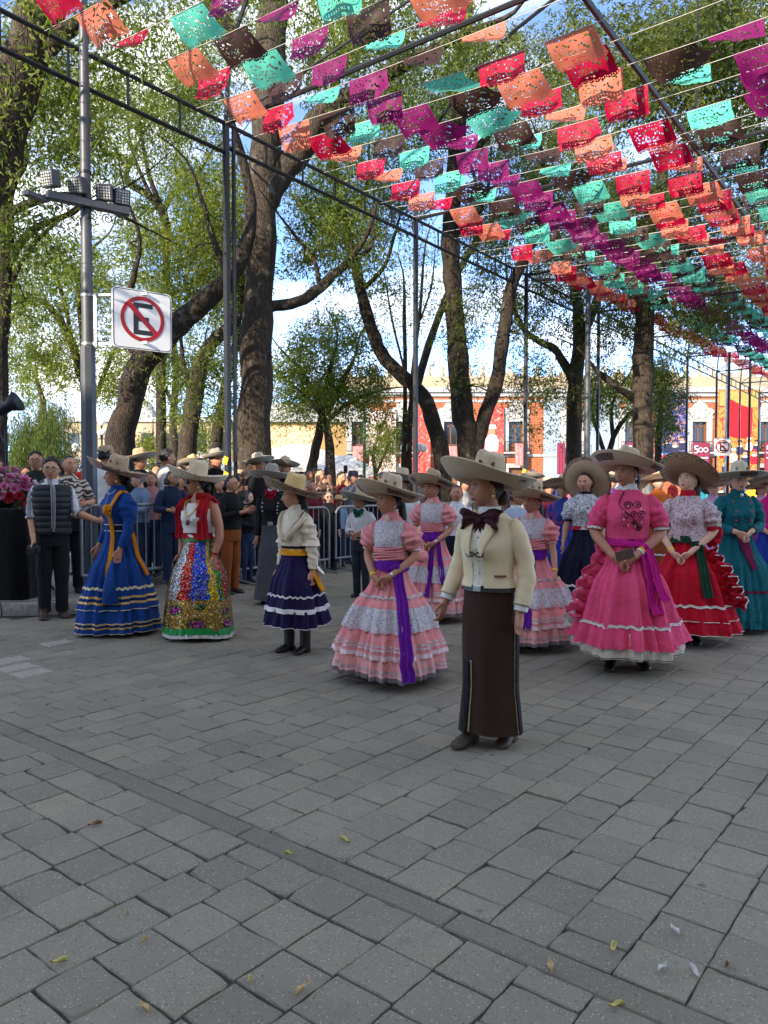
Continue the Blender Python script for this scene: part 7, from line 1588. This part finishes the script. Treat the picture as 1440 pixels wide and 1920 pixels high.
for i, (px, ty, D, c_, sk_, hr, lb) in enumerate(((52, 874, 11.5, (34, 36, 40), 'mid', 'short', 'man in black between the green jacket and the flowers'), (172, 868, 12.5, (60, 44, 50), 'tan', 'long', 'woman in dark plum just left of the beige cap'), (246, 890, 12.2, (40, 46, 60), 'mid', 'bun', 'woman in dark navy left of the pink shirt'), (294, 870, 13, (36, 34, 34), 'tan', 'short', 'man in black between the charro and the white shirt'), (338, 890, 12, (130, 30, 40), 'mid', 'long', 'woman in a red scarf between the curly hair and the shawl'),
        (412, 896, 11.6, (28, 28, 30), 'mid', 'long', 'woman in black left of the phone filmer'), (470, 892, 13.6, (44, 44, 50), 'tan', 'short', 'man in charcoal behind the bending young man'), (505, 880, 14.5, (90, 70, 60), 'mid', 'bun', 'woman in brown between the tall charro and the domed hat'), (548, 896, 14, (34, 38, 46), 'tan', 'short', 'man in slate beside the girl in purple'), (584, 900, 13.2, (120, 40, 50), 'mid', 'long', 'woman in wine red left of the sunglasses wearer'), (606, 892, 16, (70, 74, 84), 'light', 'short', 'man in steel grey under the raised phone'), (668, 898, 15.8, (30, 30, 34), 'tan', 'long', 'woman in black right of the purple cap'))):
    onlooker(lb, px, ty, D, cloth('crowd%d' % i, *c_), (10, -20, 35)[i % 3], (0, 0), sk_, hr != 'short', hr, (DARK, JEAN)[i % 2], group='onlookers behind the barriers', z0=PV if px < 300 else 0)
# the rest of the parade, receding on the right half
far_specs = [(938, 876, 13, 'b', 'rider in a dark hat just right of the third black post', (50, 40, 40), F_BROWN), (972, 890, 15, 'c', 'rider in a cream hat behind the third girl in pink', (170, 170, 172), F_CREAM), (1000, 880, 17, 'c', 'rider in grey between the third black post and the mossy trunk', (100, 100, 104), F_GREY), (1030, 893, 12.5, 'd', 'dancer in dark red behind the blue flower dress', (110, 24, 44), F_CREAM), (1075, 892, 14, 'd', 'dancer in rose behind the blue flower dress', (190, 90, 110), F_IVORY), (1128, 878, 12, 'c', 'rider in a domed tan hat behind the navy skirt', (60, 50, 44), F_STRAW),
             (1146, 884, 13.5, 'd', 'dancer in violet beside the hot pink sleeve', (96, 40, 120), F_CREAM), (1234, 880, 12, 'd', 'dancer in orange behind the hot pink dress', (200, 100, 40), F_SAND), (1306, 884, 13, 'd', 'dancer in turquoise behind the red printed blouse', (40, 140, 150), F_SAND), (1350, 890, 14.5, 'c', 'rider in black between the two right hats', (30, 30, 32), F_BROWN), (1412, 880, 13, 'd', 'dancer in yellow behind the teal woman', (214, 170, 50), felt('rosy', 204, 120, 110)), (1432, 890, 15, 'd', 'dancer in purple at the far right', (110, 50, 140), F_STRAW),
             (1010, 894, 20, 'o', 'onlooker in maroon under the pale blue wall', (100, 30, 50), None), (1045, 896, 22, 'o', 'onlooker in blue under the pale blue wall', (60, 80, 130), None), (1090, 892, 21, 'o', 'onlooker in tan under the mossy trunk', (160, 130, 100), None), (1165, 894, 22, 'o', 'onlooker in white behind the hot pink hat', (190, 190, 186), None), (1218, 892, 20, 'o', 'onlooker in grey by the straight mossy trunk', (110, 110, 112), None), (1262, 894, 23, 'o', 'onlooker in red under the mixed mural', (160, 40, 40), None), (1325, 896, 24, 'o', 'onlooker in black under the ornate window', (40, 40, 46), None), (1390, 894, 24, 'o', 'onlooker in lilac under the red mural', (150, 130, 180), None), (910, 896, 20, 'o', 'onlooker in denim blue under the red banner', (70, 90, 130), None)]
for i, (px, ty, D, kd, lb, c_, fm) in enumerate(far_specs):
    h = EYE + (912 - ty) * D / F - (.11 if fm else .02); cl = cloth('far%d' % i, *c_)
    if kd == 'd': dancer(lb, px, D, h, cl, cloth('farskirt%d' % i, *[int(x * .7) for x in c_]), fm, -10, (-10 + 7 * (i % 4), 0), .40, ('mid', 'light', 'tan')[i % 3], seed=40 + i, group='parade dancers farther back')
    elif kd == 'o': onlooker(lb, px, ty, D, cl, (-10, 20, 40)[i % 3], (0, 0), ('mid', 'tan', 'light')[i % 3], i % 2 == 0, ('short', 'long')[(i + 1) % 2], group='onlookers under the palace')
    else: charro(lb, px, D, h, cl, None, fm, -15, (-10, 0), 'tan', group='riders farther back')

# ================================================================== SMALL THINGS
# black draped flower stand
c0 = A3(-4.72, 8.95, PV); st = empty('draped_stand', c0); tag(st, 'tall stand draped in black cloth at the left edge, under the flowers', 'stand')
C_VELV = cloth('black_drape', 8, 8, 9, .9, .1); b = MB(); n = 60; a_ = np.linspace(0, 2 * np.pi, n, endpoint=False)
sq = lambda a, ex=.18: np.stack([np.sign(np.cos(a)) * np.abs(np.cos(a)) ** ex, np.sign(np.sin(a)) * np.abs(np.sin(a)) ** ex], -1)
R_ = []
for z, k in ((0, 1.0), (.3, .995), (.7, .99), (1.02, .985), (1.05, .96), (1.055, .5)):
    w_ = sq(a_) * A3(.62, .32)[:2] * k + (sq(a_) * (.012 * np.sin(a_ * 26) * (1 - z / 1.2))[:, None]); R_.append(np.c_[w_, np.full(n, z)])
b.loft(R_); b.build('black_cloth', C_VELV, st)
fb = empty('flower_arrangement', c0 + A3(.18, 0, 1.055)); tag(fb, 'arrangement of pink, white and red flowers on the black draped stand', 'flowers')
MB().lathe([(.16, 0), (.2, .05), (.17, .10)], n=14).build('bowl', M_IRON, fb)
fm_ = {k: plain('petal_' + k, srgb(*c), .6, 0, .15, 30) for k, c in {'pink': (214, 120, 160), 'white': (226, 206, 206), 'red': (170, 20, 50), 'rose': (226, 160, 180)}.items()}
fmesh = {}
for k in fm_:
    b = MB()
    for lyr in range(3):
        for i in range(7):
            an = i * .9 + lyr * .5; tl = .5 + lyr * .35; d = A3(math.cos(an) * math.cos(tl), math.sin(an) * math.cos(tl), math.sin(tl)); sdd = nrm(np.cross(d, A3(0, 0, 1))); L = .055 - lyr * .010
            b.add([A3(0, 0, 0), d * L * .6 + sdd * L * .45, d * L + A3(0, 0, .008), d * L * .6 - sdd * L * .45], [[0, 1, 2, 3]])
    fmesh[k] = b.mesh('blossom', fm_[k])
for i in range(95):
    d = nrm(A3(*rng.normal(size=3))); d[2] = abs(d[2]); q = d * A3(.46, .24, .40) * rng.uniform(.75, 1.05) + A3(0, 0, .06)
    kk = ['white', 'pink', 'rose', 'white', 'pink'][i % 5] if d[2] > .25 else ['red', 'red', 'pink'][i % 3]
    M = Matrix.Translation(q) @ Vector(d + rng.normal(size=3) * .3).to_track_quat('Z', 'Y').to_matrix().to_4x4() @ Matrix.Scale(rng.uniform(.9, 1.5), 4); inst('blossom', fmesh[kk], fb, M)
d = rng.normal(size=(40, 3)); d /= np.linalg.norm(d, axis=1, keepdims=True); d[:, 2] = np.abs(d[:, 2]); leaves(d * A3(.40, .22, .30), .06, 14, .08, L_DRK, 'leaves', fb)
# stage lamp on a stand at the left edge
sl = empty('stage_lamp', (-4.55, 9.15, PV)); tag(sl, 'black stage lamp with a flared hood on a stand at the left edge', 'lamp')
zc = float(at(18, 760, 9.1)[2]) - PV; xc = float(at(20, 760, 9.15)[0]) + 4.55
b = MB()
for q in range(3): an = q * 2.1 + .4; b.tube([A3(0, 0, .9), A3(.5 * math.cos(an), .5 * math.sin(an), .02)], .014, 6)
b.tube([A3(0, 0, .5), A3(0, 0, zc - .25)], .018, 8); b.build('stand', M_STEEL, sl)
Rl = R3('y', 62); b = MB(); prof = [(.05, -.16), (.07, -.12), (.07, 0), (.13, .12), (.125, .12), (.06, .0)]
an = np.linspace(0, 2 * np.pi, 18, endpoint=False); b.loft([np.stack([r * np.cos(an), r * np.sin(an), np.full(18, z)], -1) @ Rl.T + A3(xc - .02, 0, zc) for r, z in prof]); b.build('hood', M_STEEL, sl)
MB().box(A3(xc - .16, 0, zc - .12), (.10, .12, .30), R3('y', 12), 0, .02).build('lamp_housing', M_STEEL, sl); MB().tube([A3(xc - .12, -.06, zc - .3), A3(xc - .06, -.06, zc - .42), A3(xc - .1, -.06, zc - .56), A3(xc - .2, -.06, zc - .5)], .014, 6).build('cable_loop', M_BLACKP, sl)
# leaves and scraps of paper on the paving
LM = [plain('dry_leaf_' + k, srgb(*c), .7, 0, .2, 60) for k, c in {'tan': (190, 160, 110), 'brown': (140, 96, 62), 'yellow': (196, 186, 110)}.items()] + [plain('paper_scrap', srgb(206, 204, 196), .7)]
spots = [(178, 1550, 1, 'brown curled leaf left of the dark stone band'), (240, 1720, 0, 'small tan leaf on a joint near the lower left'), (270, 1770, 0, 'pale leaf beside a chipped stone at the lower left'), (110, 1810, 2, 'tiny yellow leaf fragment at the lower left'), (272, 1898, 0, 'tan leaf near the bottom edge, left'), (567, 1862, 0, 'pointed tan leaf near the bottom edge, middle'), (468, 1845, 2, 'small yellow leaf between two joints at the bottom'), (646, 1580, 2, 'yellow speck of leaf on the stone above the band'), (540, 1606, 2, 'pale yellow leaf bit on the dark band'), (1033, 1820, 0, 'long curled tan leaf resting against the dark band'), (1150, 1783, 2, 'greenish yellow leaf right of the middle'), (1157, 1893, 2, 'green yellow leaf at the bottom right'), (1265, 1751, 3, 'white paper scrap at the right'), (1362, 1818, 1, 'brown crumpled leaf at the far right'), (1241, 1822, 3, 'tiny white paper scrap below the right'), (1300, 1828, 3, 'thin white paper strip at the right')]
for i, (px, py, mi, lb) in enumerate(spots):
    q = gnd(px, py); L = rng.uniform(.016, .032); b = MB(); n = 7; G = []
    for t in np.linspace(0, 1, n):
        w_ = L * .30 * math.sin(math.pi * min(1, t * .93 + .05)) ** .8; G.append([A3((t - .5) * L * 2, s_ * w_, .004 + .010 * abs(s_) * (1 + .6 * math.sin(t * 6)) + .008 * t * t) for s_ in np.linspace(-1, 1, 5)])
    b.grid(np.array(G)); o = b.build('paper_scrap' if mi == 3 else 'fallen_leaf', LM[mi]); o.location = q + A3(0, 0, .003); o.rotation_euler = (rng.uniform(-.2, .2), rng.uniform(-.2, .2), rng.uniform(0, 6.28)); tag(o, lb, 'scrap' if mi == 3 else 'leaf', 'leaves and scraps lying on the paving')
